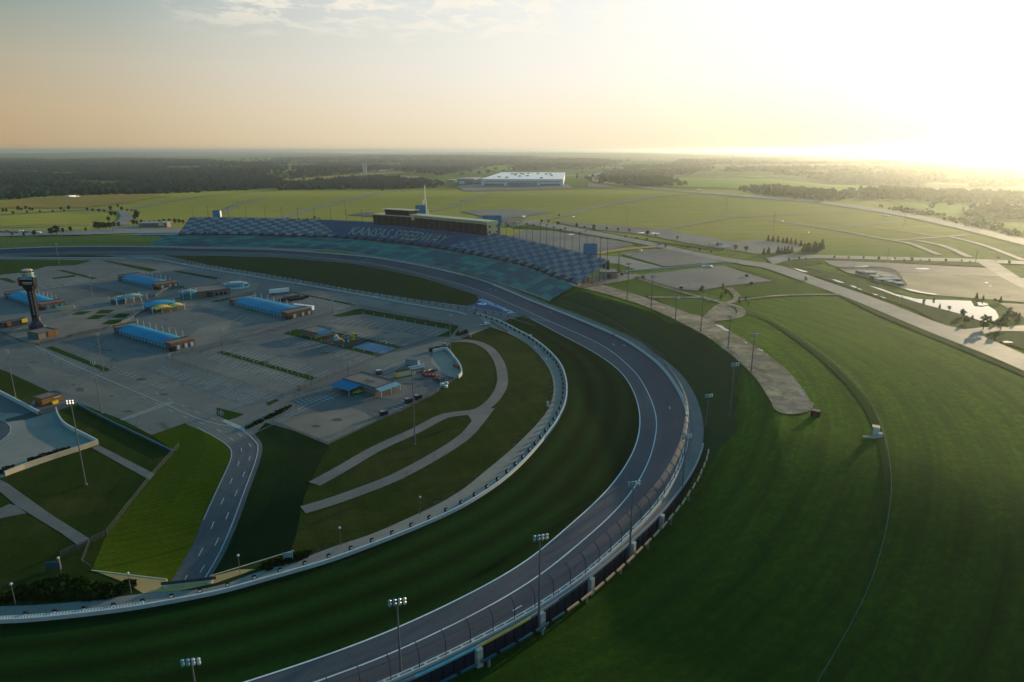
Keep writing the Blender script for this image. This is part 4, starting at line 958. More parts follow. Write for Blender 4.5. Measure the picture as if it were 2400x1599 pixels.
PIT = resample(smooth(resample(catmull([Z(*p) for p in [(500, 634), (561, 644.5), (653, 660), (740, 674), (806, 686), (882.6, 700), (950, 712.5), (1010, 723), (1060, 731.5), (1080, 735.5), (1094, 741)]]), 120), 3), 90)
wall_from(PIT, 'pit_wall', 'straight white pit wall beside the trioval lawn', 1.0, .4, 'wall_white')
wall_from([Z(*p) for p in resample(np.array([(314, 606, 0), (352, 606.5, 0), (392, 613, 0), (434, 622.5, 0), (500, 634, 0)]), 30)], 'pit_wall', 'far thin end of the pit wall by the track entry', .9, .4, 'wall_white')
wall_from([Z(*p[:2]) for p in resample(np.array([(-140, 610, 0), (0, 607.5, 0), (120, 606, 0), (230, 606.5, 0), (296, 608, 0)]), 30)], 'low_wall', 'low pale wall beyond the far lots', 1.1, .5, 'wall_white')
for x, y in ((433, 622), (560, 644), (705, 668), (880, 699)):
    p = Z(x, y); t = thing('pit_gate', f'white gate leaf at the pit wall, {ordinal((433, 560, 705, 880).index(x))} from the far end', 'gate', p, -.62, 'gates in the pit wall')
    MB().box((0, 0, 0), (5.5, .5, 1.3)).build('gate_leaf', MAT['wall_white'], t); MB().box((-2.9, 0, 0), (.4, .6, 1.7)).build('gate_post', MAT['steel_grey'], t)
# trackside lamp boxes -----------------------------------------------------------
def lamp_proto(name, label, group):
    t = thing(name, label, 'light', (0, 0, 0), 0, group)
    m = MB(); m.box((0, 0, 0), (.9, .7, .25)); m.box((0, 0, .25), (.18, .18, .35)); m.box((0, .05, .55), (1.15, .75, .85), 0, .8); hs = m.build('lamp_housing', MAT['black'], t)
    m = MB(); m.box((0, -.36, .70), (.8, .12, .5)); m.build('lens', MAT['lamp_glass'], t); return t
def in_row(k, n): return f'{ordinal(k)}' if k < 70 else 'last'
A = off(INW, -1.7); L = length(A); n = int(L / 6.5); A = resample(A, n); T, _ = normals(A); first = None
for i in range(n):
    q = proj((A[i][0], A[i][1], .5))
    if q[0] < -60: continue
    lab = f'black lamp box behind the white inner wall, {ordinal(i)} in the row counted from pit exit' if i < 79 else 'black lamp box near the left end of the white inner wall'
    if first is None: first = o = lamp_proto('trackside_lamp', lab, 'lamp boxes along the inner wall')
    else: o = copy_tree(first, label=lab)
    o.location = (A[i][0], A[i][1], .05); o.rotation_euler = (0, 0, math.atan2(T[i][1], T[i][0]) + pi)
PL = resample(catmull([Z(*p) for p in [(385, 607), (440, 616), (500, 627.6), (653, 652), (832, 684), (985, 709), (1082, 727), (1125, 731), (1160, 737), (1190, 744)]]), 62); T, _ = normals(PL)
for i in range(62):
    o = copy_tree(first, (PL[i][0], PL[i][1], .05), math.atan2(T[i][1], T[i][0]), label=f'small black lamp on the pit road verge, {ordinal(i)} counted from the far end', group='lamps along pit road')
# ------------------------------------------------------------------ grandstand
NG = 170
def gcurve(px, z, n=NG):
    return resample(smooth(resample(catmull([Z(x, y, z) for x, y in px]), 220), 8), n)
LB = gcurve([(287, 568), (400, 577), (560, 580), (718, 583.5), (800, 588), (906, 605), (1012, 622), (1100, 640), (1159, 658), (1225, 679), (1290, 703)], 4.6)
LT = gcurve([(306, 551), (420, 550.5), (520, 551), (591, 551.7), (718.6, 556), (800, 559), (906, 568.7), (1012, 581.4), (1118.6, 600.5), (1225, 624), (1300, 651.5), (1345, 670)], 13.5)
UB = gcurve([(417, 549), (500, 549), (591, 549.5), (718.6, 553.5), (800, 556.5), (906, 566), (1012, 578.5), (1118.6, 597), (1225, 620), (1300, 647), (1355, 665)], 14.8)
UT = gcurve([(444.6, 511), (530, 511), (612, 512.4), (740, 515.6), (800, 518), (878, 522), (960, 527), (1060, 537.5), (1165, 549.6), (1270, 573.5), (1365, 595.5), (1423, 612.5)], 28.2)
gs = thing('grandstand', 'huge two tier grandstand with chequered blue and pale seats facing the trioval', 'grandstand', tuple(LT[NG // 2][:2]) + (4.0,))
def tier(B, T, rows, mat, name):
    m = MB(); Lr = np.r_[0, np.cumsum(np.linalg.norm(np.diff(((B + T) / 2)[:, :2], axis=0), axis=1))]
    for k in range(rows):
        f0, f1 = k / rows, (k + 1) / rows
        P = B * (1 - f0) + T * f0; Q = B * (1 - f1) + T * f1; C = Q.copy(); C[:, 2] = P[:, 2]
        for X, Y, va, vb in ((P, C, .52, .98), (C, Q, .02, .48)):
            b = len(m.v); m.v += [tuple(p) for p in X] + [tuple(p) for p in Y]; m.uv += [(l, k + va) for l in Lr] + [(l, k + vb) for l in Lr]
            m.f += [(b + i, b + i + 1, b + NG + i + 1, b + NG + i) for i in range(NG - 1)]
    under(m, name, mat, gs); return Lr
def uv_of(B, T, px, py, rows=35):
    best = None
    for i in range(NG):
        for v in range(rows + 1):
            q = proj(B[i] * (1 - v / rows) + T[i] * (v / rows)); d = (q[0] - px) ** 2 + (q[1] - py) ** 2
            if best is None or d < best[0]: best = (d, i, v)
    return best[1], best[2]
Lu = np.r_[0, np.cumsum(np.linalg.norm(np.diff(((UB + UT) / 2)[:, :2], axis=0), axis=1))]
ub = [Lu[uv_of(UB, UT, *q)[0]] for q in ((795, 555), (742, 517), (1035, 581), (1150, 550))]
zn = [Lu[uv_of(UB, UT, *q)[0]] for q in ((1040, 575), (1290, 615))]
seats('seats_upper', 'upper', ub, zn, 9.0); seats('seats_lower', 'lower')
tier(LB, LT, 28, 'seats_lower', 'lower_tier'); tier(UB, UT, 35, 'seats_upper', 'upper_tier')
m = MB(); LBd = LB.copy(); LBd[:, 2] = 2.0; m.loft([LBd, LB]); LT2 = LT.copy(); T_, n_ = normals(LT); LT2[:, :2] += n_ * 8; m.loft([LT + [0, 0, .05], LT2 + [0, 0, .05]]); under(m, 'walkway', 'concrete', gs)
m = MB(); UBd = UB.copy(); UBd[:, 2] = 13.4; m.loft([UBd, UB]); under(m, 'upper_front_wall', 'navy', gs)
m = MB(); D = UT.copy(); T_, n_ = normals(UT); D[:, :2] += n_ * 2.0; F_ = D.copy(); F_[:, 2] = 21.0; m.loft([UT + [0, 0, .02], D + [0, 0, .02], F_]); under(m, 'rear_wall', 'steel_dark', gs)
m = MB(); m.loft([D + [0, 0, .0], D + [0, 0, 1.1]]); under(m, 'rim_rail', 'wire', gs)
for i in range(0, NG - 1):
    if RND.random() < .50:
        m = MB(); a = Vector(D[i]); b = Vector(D[i + 1]); c = (a + b) / 2; t = b - a; m.box((c.x, c.y, c.z + .05), (t.length * RND.uniform(.4, .95), .12, .9), math.atan2(t.y, t.x)); under(m, 'rim_banner', 'wall_white', gs)
T_, n_ = normals(UB); s = Lu[-1] / 42
for k in range(1, 42):
    m = MB(); i = int(np.searchsorted(Lu, k * s)); p = UB[i]; rz = math.atan2(T_[i][1], T_[i][0]); m.box((p[0], p[1], 13.45), (4.2, 2.6, 2.5), rz); m.box((p[0] + n_[i][0] * 2.5, p[1] + n_[i][1] * 2.5, 14.5), (3.2, 3.5, 2.2), rz); under(m, 'stair_entrance', 'navy', gs)
m = MB()
for k in range(7):
    f = .12 + k * .14; p = UB[-1] * (1 - f) + UT[-1] * f
    for i in (-1, -5, -9):
        q = UB[i] * (1 - f) + UT[i] * f; m.box((q[0], q[1], 9), (.6, .6, q[2] - 9.6))
under(m, 'support_column', 'concrete', gs)
# the words in the seats
def S(u, v, lift=.45):
    u = max(0, min(NG - 1.001, u)); i = int(u); f = u - i
    B = UB[i] * (1 - f) + UB[i + 1] * f; T = UT[i] * (1 - f) + UT[i + 1] * f
    p = B * (1 - v / 35) + T * (v / 35); return (p[0], p[1] , p[2] + lift)
c00 = uv_of(UB, UT, 816, 551); c10 = uv_of(UB, UT, 1029, 573); c01 = uv_of(UB, UT, 832, 534); c11 = uv_of(UB, UT, 1060, 556)
V, F = text_mesh('KANSAS SPEEDWAY', 1.0); V[:, 0] -= V[:, 0].min(); V[:, 0] /= V[:, 0].max(); V[:, 1] = (V[:, 1] - V[:, 1].min()) / (V[:, 1].max() - V[:, 1].min())
m = MB(); P = []
for x, y, _z in V:
    a = [c00[k] * (1 - x) * (1 - y) + c10[k] * x * (1 - y) + c01[k] * (1 - x) * y + c11[k] * x * y for k in (0, 1)]; P.append(S(a[0], a[1]))
m.add(P, F); under(m, 'seat_lettering', 'letter_pale', gs)
# ------------------------------------------------------------------ press box on the rim
pa = uv_of(UB, UT, 880, 523, 35)[0]; pb = uv_of(UB, UT, 1150, 549, 35)[0]
R0 = resample(UT[pa:pb + 1], 40); Tq, Nq = normals(R0)
def PB(i0, i1, d0, z0, d1, z1, m=None, n=None):
    A = R0[i0:i1].copy(); B = A.copy(); A[:, :2] += Nq[i0:i1] * d0; B[:, :2] += Nq[i0:i1] * d1; A[:, 2] = z0; B[:, 2] = z1; return A, B
pbx = thing('press_box', 'long dark glazed press box with tan roof edges on top of the grandstand', 'press box', tuple(R0[20][:2]) + (27.0,))
def shell(i0, i1, secs):
    m = MB(); C = []
    for d, z in secs: C.append(PB(i0, i1, d, z, d, z)[0])
    m.loft(C); n = i1 - i0
    for e in (0, n - 1): m.add([tuple(c[e]) for c in C], [tuple(range(len(C)))])
    return m
under(shell(0, 40, [(-5.0, 25.0), (-6.8, 37.4), (8, 37.4), (10, 24)]), 'glass_front', 'dark_glass', pbx)
under(shell(0, 40, [(-7.4, 37.4), (-7.6, 38.6), (9, 38.6), (9, 37.4)]), 'roof_edge', 'tan_panel', pbx)
under(shell(11, 40, [(-6.4, 38.6), (-6.2, 39.1), (-5.8, 39.1)]), 'shadow_gap', 'black', pbx)
under(shell(11, 40, [(-6.6, 39.1), (-6.7, 40.4), (8, 40.4), (8, 38.6)]), 'parapet', 'tan_panel', pbx)
under(shell(4, 13, [(-6.6, 38.6), (-8.4, 44.6), (6, 44.6), (6, 38.6)]), 'upper_booth', 'dark_glass', pbx)
under(shell(3, 14, [(-8.6, 44.6), (-8.6, 45.0), (6.4, 45.0), (6.4, 44.6)]), 'booth_roof', 'tan_panel', pbx)
m = MB()
for i in range(1, 40, 2):
    for j in (0, 1):
        p = R0[i]; q = Vector((p[0] - Nq[i][0] * 6.95, p[1] - Nq[i][1] * 6.95, 37.0 - j * 5)); r = Vector((p[0] - Nq[i][0] * 6.1, p[1] - Nq[i][1] * 6.1, 32.6 - j * 5)); m.cyl(q, r, .16, .16, 4)
under(m, 'mullion', 'steel_grey', pbx)
e = R0[-1]; t2 = Tq[-1]; n2 = Nq[-1]
def EP(d, z, o=.15): return (e[0] + n2[0] * d + t2[0] * o, e[1] + n2[1] * d + t2[1] * o, z)
m = MB(); m.add([EP(-5.4, 24), EP(-7.2, 40.5), EP(7, 40.5), EP(7, 22), EP(-5.4, 24, .6), EP(-7.2, 40.5, .6), EP(7, 40.5, .6), EP(7, 22, .6)], [(4, 5, 6, 7), (0, 1, 5, 4), (1, 2, 6, 5), (2, 3, 7, 6)]); ew = under(m, 'end_wall', 'tan_panel', pbx)
for d, z in ((-4.6, 34), (-4.6, 28.6), (4.6, 34.5), (4.6, 29.0)):
    m = MB(); w, h = (2.6, 2.2) if d < 0 else (1.8, 1.4); m.add([EP(d, z, .66), EP(d, z + h, .66), EP(d + w, z + h, .66), EP(d + w, z, .66)], [(0, 1, 2, 3)]); under(m, 'end_window', 'dark_glass', pbx).parent = ew
for i in range(14, 38):
    for k in range(2):
        m = MB(); p = R0[i]; d = RND.uniform(-3, 6); s_ = RND.uniform(.5, 1.4); m.box((p[0] + Nq[i][0] * d, p[1] + Nq[i][1] * d, 36.0), (s_ * 1.5, s_, s_)); under(m, 'roof_unit', 'steel_grey', pbx)
for i in range(4, 13, 1): m = MB(); p = R0[i]; m.cyl((p[0], p[1], 40.2), (p[0], p[1], 40.2 + RND.uniform(1.5, 3.5)), .12, .12, 4); under(m, 'antenna', 'steel_grey', pbx)
under(shell(13, 14 + 1, [(-7.8, 34.5), (-7.8, 39.3), (3, 39.3), (3, 34.5)]), 'stair_block', 'tan_panel', pbx)
def tower_block(x0, x1, ytop, ybot, zb, label, mat='blue_tower', depth=7.0, face=None, rz=None):
    c = Z((x0 + x1) / 2, ybot, zb); wpx = abs(x1 - x0) * (c.y * CP + (CAMH - zb) * SP) / FOC; h = height_to(c, ytop)
    t = thing('elevator_tower', label, 'tower', c, rz if rz is not None else -math.atan2(c.x, c.y) + .0, 'blue elevator towers behind the stand')
    MB().box((0, depth / 2, -4), (wpx, depth, h + 4)).build('shaft', MAT[mat], t)
    m = MB(); m.box((0, depth / 2, h), (wpx - .6, depth - .6, .5)); m.build('roof_slab', MAT['steel_dark'], t)
    if face: m = MB(); m.box((wpx / 2, depth / 2, -4), (.3, depth * .9, h + 3.6)); m.build('pale_side', MAT['pale_wall'], t)
    return t
tower_block(974, 998, 483, 503, 34, 'blue elevator tower beside the white lattice mast', depth=10)
tb = tower_block(1131, 1176, 507, 520, 34, 'widest blue elevator tower at the right end of the press box', depth=12)
MB().box((tb.dimensions.x, 0, 0), (1, 1, 1)) if False else None
m = MB(); w = 45 * 610 / 1600; m.box((w / 2 - 2.2, 5, -24), (4.4, 10, 24)); m.build('lower_shaft', MAT['blue_tower'], tb)
tower_block(1367, 1399, 573, 601, 27, 'blue elevator tower standing alone at the right end of the seats', depth=8)
tower_block(500, 516, 495, 512, 27, 'blue elevator tower with a pale side at the left seats', depth=8, face=True, rz=.15)
c = Vector((Z(997, 497, 30)[0] * 1.03, Z(997, 497, 30)[1] * 1.03, 10.0)); h = height_to(c, 433)
mast = thing('lattice_mast', 'white steel lattice mast with a red tip behind the press box', 'mast', c)
m = MB()
def lattice(m, x0, w, z0, z1, n, r=.22):
    for sx in (-1, 1):
        for sy in (-1, 1): m.cyl((x0 + sx * w / 2, sy * w / 2, z0), (x0 + sx * w / 2, sy * w / 2, z1), r, r, 4)
    for k in range(n + 1):
        z = z0 + (z1 - z0) * k / n; m.box((x0, 0, z - .15), (w + .3, w + .3, .3))
    for k in range(n):
        a = z0 + (z1 - z0) * k / n; b = z0 + (z1 - z0) * (k + 1) / n; s_ = 1 if k % 2 else -1
        for sy in (-1, 1): m.cyl((x0 - s_ * w / 2, sy * w / 2, a), (x0 + s_ * w / 2, sy * w / 2, b), r * .7, r * .7, 4)
lattice(m, 0, 3.4, 0, h * .62, 9, .3); lattice(m, 2.9, 2.4, 0, h * .38, 6, .25); lattice(m, -2.4, 1.6, h * .2, h * .62, 6, .2); m.build('lattice_frame', MAT['white_paint'], mast)
m = MB(); m.cyl((0, 0, h * .62), (0, 0, h * .97), .9, .6, 8); m.build('antenna', MAT['white_paint'], mast); m = MB(); m.cyl((0, 0, h * .97), (0, 0, h), .6, .5, 8); m.build('red_tip', MAT['red_paint'], mast)
# slim light poles on the rim --------------------------------------------------------
TOPS = [(1188.5, 521), (1203, 522.5), (1217.6, 523), (1232.5, 524), (1248.4, 527.6), (1264.3, 525), (1281.5, 527.6), (1296, 532.7), (1310.7, 537.8), (1325, 536), (1341, 543.7), (1356.5, 546), (1373, 551), (1390, 553), (1407, 558), (1425, 559)]
first = None
for k, (x, y) in enumerate(TOPS):
    b = min((Vector(p) for p in D), key=lambda p: abs(proj(p)[0] - x)); h = height_to(b, y)
    if first is None:
        first = o = thing('light_pole', '', 'light pole', (0, 0, 0), 0, 'slim light poles on the grandstand rim')
        m = MB(); m.cyl((0, 0, 0), (0, 0, 1), .24, .16, 5); m.build('pole', MAT['steel_dark'], o); m = MB(); m.box((0, 0, .97), (1.6, .8, .05)); m.build('lamp_head', MAT['steel_dark'], o)
    else: o = copy_tree(first)
    o.location = b; o.scale = (1, 1, h); o['label'] = f'slim dark light pole on the grandstand rim, {ordinal(k)} from the press box'
for k, x in enumerate((455, 490, 540, 580, 625, 660, 700, 735, 775, 815, 850)):
    b = min((Vector(p) for p in D), key=lambda p: abs(proj(p)[0] - x)); o = copy_tree(first, b, 0, (1, 1, 13.0), f'slim dark light pole above the left seats, {ordinal(k)} from the left end')
# ------------------------------------------------------------------ tall floodlights
def flood(base, top_y, label, group, lit=False, lamps=8, spread=3.4):
    h = height_to(base, top_y); t = thing('floodlight', label, 'floodlight', base, RND.uniform(.15, .4), group)
    m = MB(); m.cyl((0, 0, 0), (0, 0, h), .24 if lamps < 8 else .34, .14, 8); m.box((0, 0, -.4), (.9, .9, .7)); m.build('pole', MAT['pole_grey'], t)
    m = MB(); m.box((0, 0, h - .25), (spread, .18, .2)); m.box((0, 0, h + .55), (spread * .8, .18, .2)); m.box((0, 0, h - .3), (.3, .3, 1.2)); arm = m.build('cross_arm', MAT['steel_dark'], t)
    sc_ = .62 if lamps < 8 else 1.0
    for k in range(lamps):
        x = (k % (lamps // 2) - (lamps // 2 - 1) / 2) * spread / (lamps // 2 - .4); z = h + (.55 if k >= lamps // 2 else -.25); y = -.5
        m = MB(); m.lathe((x, y, z - .1), [(.14 * sc_, -.0), (.33 * sc_, .22), (.36 * sc_, .5 * sc_ + .1), (.22 * sc_, .66 * sc_ + .1)], 8); m.build('lamp', MAT['lamp_sun_glow' if lit else ('lamp_teal' if x < 0 else 'lamp_glass')], arm)
    return t
near = [((941, 1612), 1413, 'floodlight mast by the lower edge with its eight lamps over the infield grass'), ((470, 1690), 1553, 'floodlight whose lamps hang just above the bottom left of the track'), ((1263, 1476), 1262, 'floodlight mast rising beside the inside edge line of the near curve'),
  ((1474, 1322), 1136, 'floodlight mast against the outer barrier of the curve'), ((1597, 1171), 1026, 'floodlight mast beside the deck at the sharpest part of the curve'), ((1654, 1000), 930, 'floodlight just outside the widest point of the deck'),
  ((1710.5, 974), 857, 'floodlight standing on the shaded berm below the gravel end'), ((1760, 874), 788, 'floodlight on the berm crest beside the gravel'), ((1706, 817), 744, 'dark floodlight between gravel strip and berm, below the puddle'),
  ((1642, 779), 700, 'floodlight with wide crossbar over the small grass island'), ((1582.7, 751), 700, 'thin floodlight on the gravel by the middle grass'), ((1525.7, 724.5), 650, 'floodlight in front of the large empty lot'), ((1469.5, 704), 620, 'floodlight at the edge of grass near the stand end')]
for b, y, lab in near:
    g = Z(b[0], b[1], -.4) if b[1] > 1100 else G(*b); flood(g, y, lab, 'floodlights outside the track', spread=3.6)
inner = [((201.5, 1137), 944, 'tall floodlight with bright lamps beside the white walled pad', True), ((238.5, 970), 853, 'thin floodlight at the grass strip above the teal wall', False), ((242, 870), 785, 'thin floodlight at the strip before the central garage', False), ((38, 938), 826, 'floodlight on the grass corner by the small brick building', False),
  ((973, 1043), 877, 'tall floodlight between the two branches of the field road', False), ((1056, 822), 740, 'floodlight by the white wall of the storage yard', False), ((521.7, 811), 773, 'floodlight at the fence in front of the second garage', False), ((816.8, 885), 851, 'floodlight at the fence above the awning building', False), ((780, 736), 708, 'floodlight beside the trailer lot', False),
  ((221.4, 718), 648, 'floodlight behind the fan plaza', False), ((313, 741), 700, 'floodlight between the two canopies', False), ((377.5, 677), 638, 'floodlight near the far blue garage', False), ((139, 621), 573, 'floodlight at the far grass wedge', False), ((1092, 690), 665, 'floodlight by the tip of the trioval lawn', False)][:13]
for b, y, lab, lit in inner: flood(Z(*b), y, lab, 'floodlights inside the infield', lit, 6, 2.2)
# ------------------------------------------------------------------ garages and buildings of the infield
def rect(fl, fr, br):
    A, B, C = Z(*fl), Z(*fr), Z(*br); u = B - A; L = u.length; u.normalize(); v = Vector((-u.y, u.x, 0)); W = abs((C - B).dot(v)); return A, L, W, math.atan2(u.y, u.x)
def garage(fl, fr, br, label, blue_doors=False):
    A, L, W, rz = rect(fl, fr, br); t = thing('garage', label, 'garage', A, rz, 'blue roofed garages')
    e0, e1 = L * .07, L * .90
    prof = [(-.9, 2.7), (0, 3.05), (W * .2, 4.1), (W * .42, 4.8), (W * .6, 4.85), (W * .8, 4.1), (W, 3.0), (W + .9, 2.7)]
    m = MB(); m.loft([[(e0, y, z), (e1, y, z)] for y, z in prof]); m.loft([[(e0, y, z - .25), (e1, y, z - .25)] for y, z in prof])
    for x in (e0, e1): m.add([(x, y, z) for y, z in prof], [tuple(range(len(prof)))])
    m.build('canopy_roof', MAT['garage_roof'], t, True)
    m = MB(); m.box(((e0 + e1) / 2, .3, 0), (e1 - e0, .4, 2.95)); m.box(((e0 + e1) / 2, W - .3, 0), (e1 - e0, .4, 2.9)); lw = m.build('long_wall', MAT['cyan_wall'], t)
    n = 15
    for k in range(n):
        x = e0 + (e1 - e0) * (k + .5) / n
        m = MB(); m.box((x, .02, 1.75), ((e1 - e0) / n * .5, .2, .75)); m.build('window', MAT['lamp_glass'], lw)
        m = MB(); m.box((x + (e1 - e0) / n * .5, .02, 0), (.35, .5, 2.9)); m.build('wall_post', MAT['teal_panel'], lw)
        if k % 2 == 0: m = MB(); m.cyl((x, W * .9, 2.9), (x, W * .9, 7.6), .16, .12, 6); m.build('vent_pipe', MAT['wall_white'], t)
    for x0, x1, nm in ((0, e0, 'end_building'), (e1, L, 'end_building')):
        m = MB(); m.box(((x0 + x1) / 2, W / 2, 0), (x1 - x0, W + 1.2, 3.9)); o = m.build(nm, MAT['brick'], t)
        m = MB(); m.box(((x0 + x1) / 2, W / 2, 3.9), (x1 - x0 + .5, W + 1.6, .35)); m.build('end_roof', MAT['brick_roof'], o)
        m = MB(); m.box((x0 if x0 == 0 else x0 + .2, W / 2, 4.2), (.35, W + 1.6, .7)); m.build('parapet', MAT['steel_dark'], o)
    for y in (W * .25, W * .62, W * .9):
        m = MB(); m.box((L + .05, y, 0), (.3, 1.7, 2.4)); m.build('door', MAT['blue_roof' if blue_doors else 'lamp_glass'], o)
    m = MB(); m.box((L + 1.3, -1.0, 0), (2.6, 3.0, 2.2)); m.build('equipment_yard', MAT['black'], t)
    return t
garage((270, 781), (406, 822), (461, 812), 'blue arched garage with striped brick end, nearest to the narrow grass strip')
garage((540, 714), (677, 748), (728, 736), 'blue arched garage beside the two parked trailers and the playground fence')
garage((279, 658), (369, 679), (411, 670), 'farthest blue arched garage, beyond the yellow and blue canopies')
garage((14, 699), (100, 727), (153, 719), 'blue arched garage partly hidden by the black tower', True)
def hip(m, pts, z): pass
def canopies(fl, fr, br, label, flip):
    A, L, W, rz = rect(fl, fr, br); t = thing('fuel_canopy', label, 'canopy', A, rz, 'blue and yellow canopies')
    m = MB(); m.box((L * .16, W * .5, 0), (L * .3, W * .75, 3.0)); m.build('kiosk', MAT['teal_panel'], t)
    yb = (W * .42, W + .5) if not flip else (-.6, W * .58)
    def vault(x0, x1, y0, y1, z0, rise, nm, mt):
        m = MB(); n = 9; top = [[(x0 + (x1 - x0) * i / n, y, z0 + rise * math.sin(pi * i / n)) for i in range(n + 1)] for y in (y0, y1)]
        low = [[(p[0], p[1], p[2] - .35) for p in c] for c in top]; m.loft([low[0], top[0], top[1], low[1]], closed=True); m.build(nm, MAT[mt], t)
    vault(-.5, L * .95, yb[0], yb[1], 3.4, 1.6, 'blue_vault', 'blue_roof')
    y0, y1 = (-2.0, W * .42) if not flip else (W * .58, W + 2.2)
    vault(L * .1, L * .62, y0, y1, 3.1, .9, 'yellow_vault', 'yellow'); vault(L * .62, L * 1.02, y0 + 1.2, y1 + 1.2, 3.1, .7, 'yellow_vault', 'yellow')
    for x in (0, .28, .55, .8, 1.0):
        for y in (-.3, W + .3): m = MB(); m.cyl((x * L, y, 0), (x * L, y, 4.9), .24, .2, 6); m.build('post', MAT['wall_white'], t)
canopies((274, 716), (345, 704), (345, 697), 'blue vaulted canopy with yellow strips beyond the lawn squares', True)
canopies((358, 737), (433, 726), (420, 713), 'blue vaulted canopy with bright yellow front nearest the central garage', False)
# scoring tower ------------------------------------------------------------------
b = Z(89, 770); ht = height_to(b, 634); t = thing('scoring_tower', 'tall black scoring tower with red and black sign boards and a pale top deck', 'tower', b, .12)
m = MB(); m.lathe((0, 0, 0), [(4.8, 0), (4.8, 2.6), (4.2, 3.0), (2.4, 5.2), (2.2, 7.5)], 8, pi / 8); m.build('base', MAT['navy'], t)
m = MB(); m.box((0, 0, 5.5), (3.3, 3.3, ht * .64)); m.build('shaft', MAT['black'], t)
for k in range(18): m = MB(); m.box((.4, -1.75, 9 + k * (ht * .5 / 18)), (.75, .12, .42)); m.build('position_number', MAT['lamp_glass'], t)
z0 = ht * .66; m = MB(); m.lathe((0, 0, z0), [(2.0, -1), (3.6, 1.6), (4.4, 3.4), (4.4, 8.2)], 4, pi / 4); m.build('head', MAT['black'], t)
m = MB(); m.box((.5, -3.5, z0 + 3.6), (8.2, .5, 5.2)); sb = m.build('sign_board', MAT['black'], t)
m = MB(); m.box((-4.0, -1.2, z0 + 3.4), (.6, 5.2, 5.0)); m.build('red_sign_board', MAT['maroon'], t)
m = MB(); m.box((-4.36, -2.0, z0 + 5.0), (.12, 2.0, 2.0)); m.build('sign_mark', MAT['lamp_glass'], t)
for x, z, w, h in ((.4, 7.5, 7.4, .8), (.9, 5.4, 6.0, .45), (.9, 4.5, 5.2, .4)):
    n = 9 if h > .6 else 1; m = MB()
    for k in range(n): m.box((x - w / 2 + (k + .5) * w / n, -3.82, z0 + z), (w / n * (.7 if n > 1 else 1), .1, h))
    m.build('sign_text', MAT['lamp_glass'], sb)
m = MB(); m.lathe((0, 0, z0 + 8.2), [(3.9, 0), (4.1, .3), (4.1, .6), (3.2, .7), (3.2, 2.6)], 8, pi / 8); m.build('deck', MAT['lamp_teal'], t)
m = MB(); m.lathe((0, 0, z0 + 10.8), [(3.5, 0), (3.5, .3), (3.2, .5), (3.2, 2.0), (2.4, 2.6)], 8, pi / 8); m.build('cap', MAT['concrete_warm'], t)
for k in range(12): a = 2 * pi * k / 12; m = MB(); m.box((3.24 * math.cos(a), 3.24 * math.sin(a), z0 + 11.5), (.8, .25, 1.0), a + pi / 2); m.build('deck_window', MAT['dark_glass'], t)
# low buildings -------------------------------------------------------------------
def house(fl, fr, br, h, name, label, wall='block_brown', roof='roof_brown', cat='building', par=.5):
    A, L, W, rz = rect(fl, fr, br); t = thing(name, label, cat, A, rz)
    m = MB(); m.box((L / 2, W / 2, 0), (L, W, h)); m.build('wall', MAT[wall], t)
    m = MB(); m.box((L / 2, W / 2, h), (L + .3, W + .3, .2)); m.build('roof', MAT[roof], t)
    m = MB()
    for c, d in (((L / 2, -.05, h), (L + .5, .35, par)), ((L / 2, W + .05, h), (L + .5, .35, par)), ((-.05, W / 2, h), (.35, W - .3, par)), ((L + .05, W / 2, h), (.35, W - .3, par))): m.box(c, d)
    m.build('parapet', MAT['steel_dark'], t); return t, L, W
t, L, W = house((805, 905), (880.6, 928), (921, 910), 3.6, 'awning_building', 'brown block building with a blue awning and a pale awning beside the yard')
m = MB(); m.box((L / 2, -.3, 2.9), (L, .2, .7)); m.build('blue_fascia', MAT['blue_roof'], t)
m = MB(); y = 8.5; m.add([(.3, -.2, 3.5), (L * .62, -.2, 3.5), (L * .62, -y, 2.7), (.3, -y, 2.7), (.3, -.2, 3.7), (L * .62, -.2, 3.7), (L * .62, -y, 2.9), (.3, -y, 2.9)], [(3, 2, 1, 0), (4, 5, 6, 7), (0, 1, 5, 4), (1, 2, 6, 5), (2, 3, 7, 6), (3, 0, 4, 7)]); m.build('blue_awning', MAT['blue_awning'], t)
for x in (.6, L * .6): m = MB(); m.cyl((x, -y + .4, 0), (x, -y + .4, 2.8), .14, .14, 6); m.build('post', MAT['wall_white'], t)
m = MB(); m.add([(L + .2, -.5, 3.5), (L + .2, W, 3.5), (L + 4.2, W, 2.8), (L + 4.2, -.5, 2.8), (L + .2, -.5, 3.65), (L + .2, W, 3.65), (L + 4.2, W, 2.95), (L + 4.2, -.5, 2.95)], [(3, 2, 1, 0), (4, 5, 6, 7), (0, 1, 5, 4), (1, 2, 6, 5), (2, 3, 7, 6), (3, 0, 4, 7)]); m.build('pale_awning', MAT['lamp_teal'], t)
for yy in (0, W * .5, W - .3): m = MB(); m.box((L + 3.9, yy, 0), (.3, .3, 2.8)); m.build('post', MAT['wall_white'], t)
for k in range(4): m = MB(); m.box((L * (.5 + .07 * k), W * .45, 3.8), (.8, .7, .9)); m.build('roof_unit', MAT['steel_grey'], t)
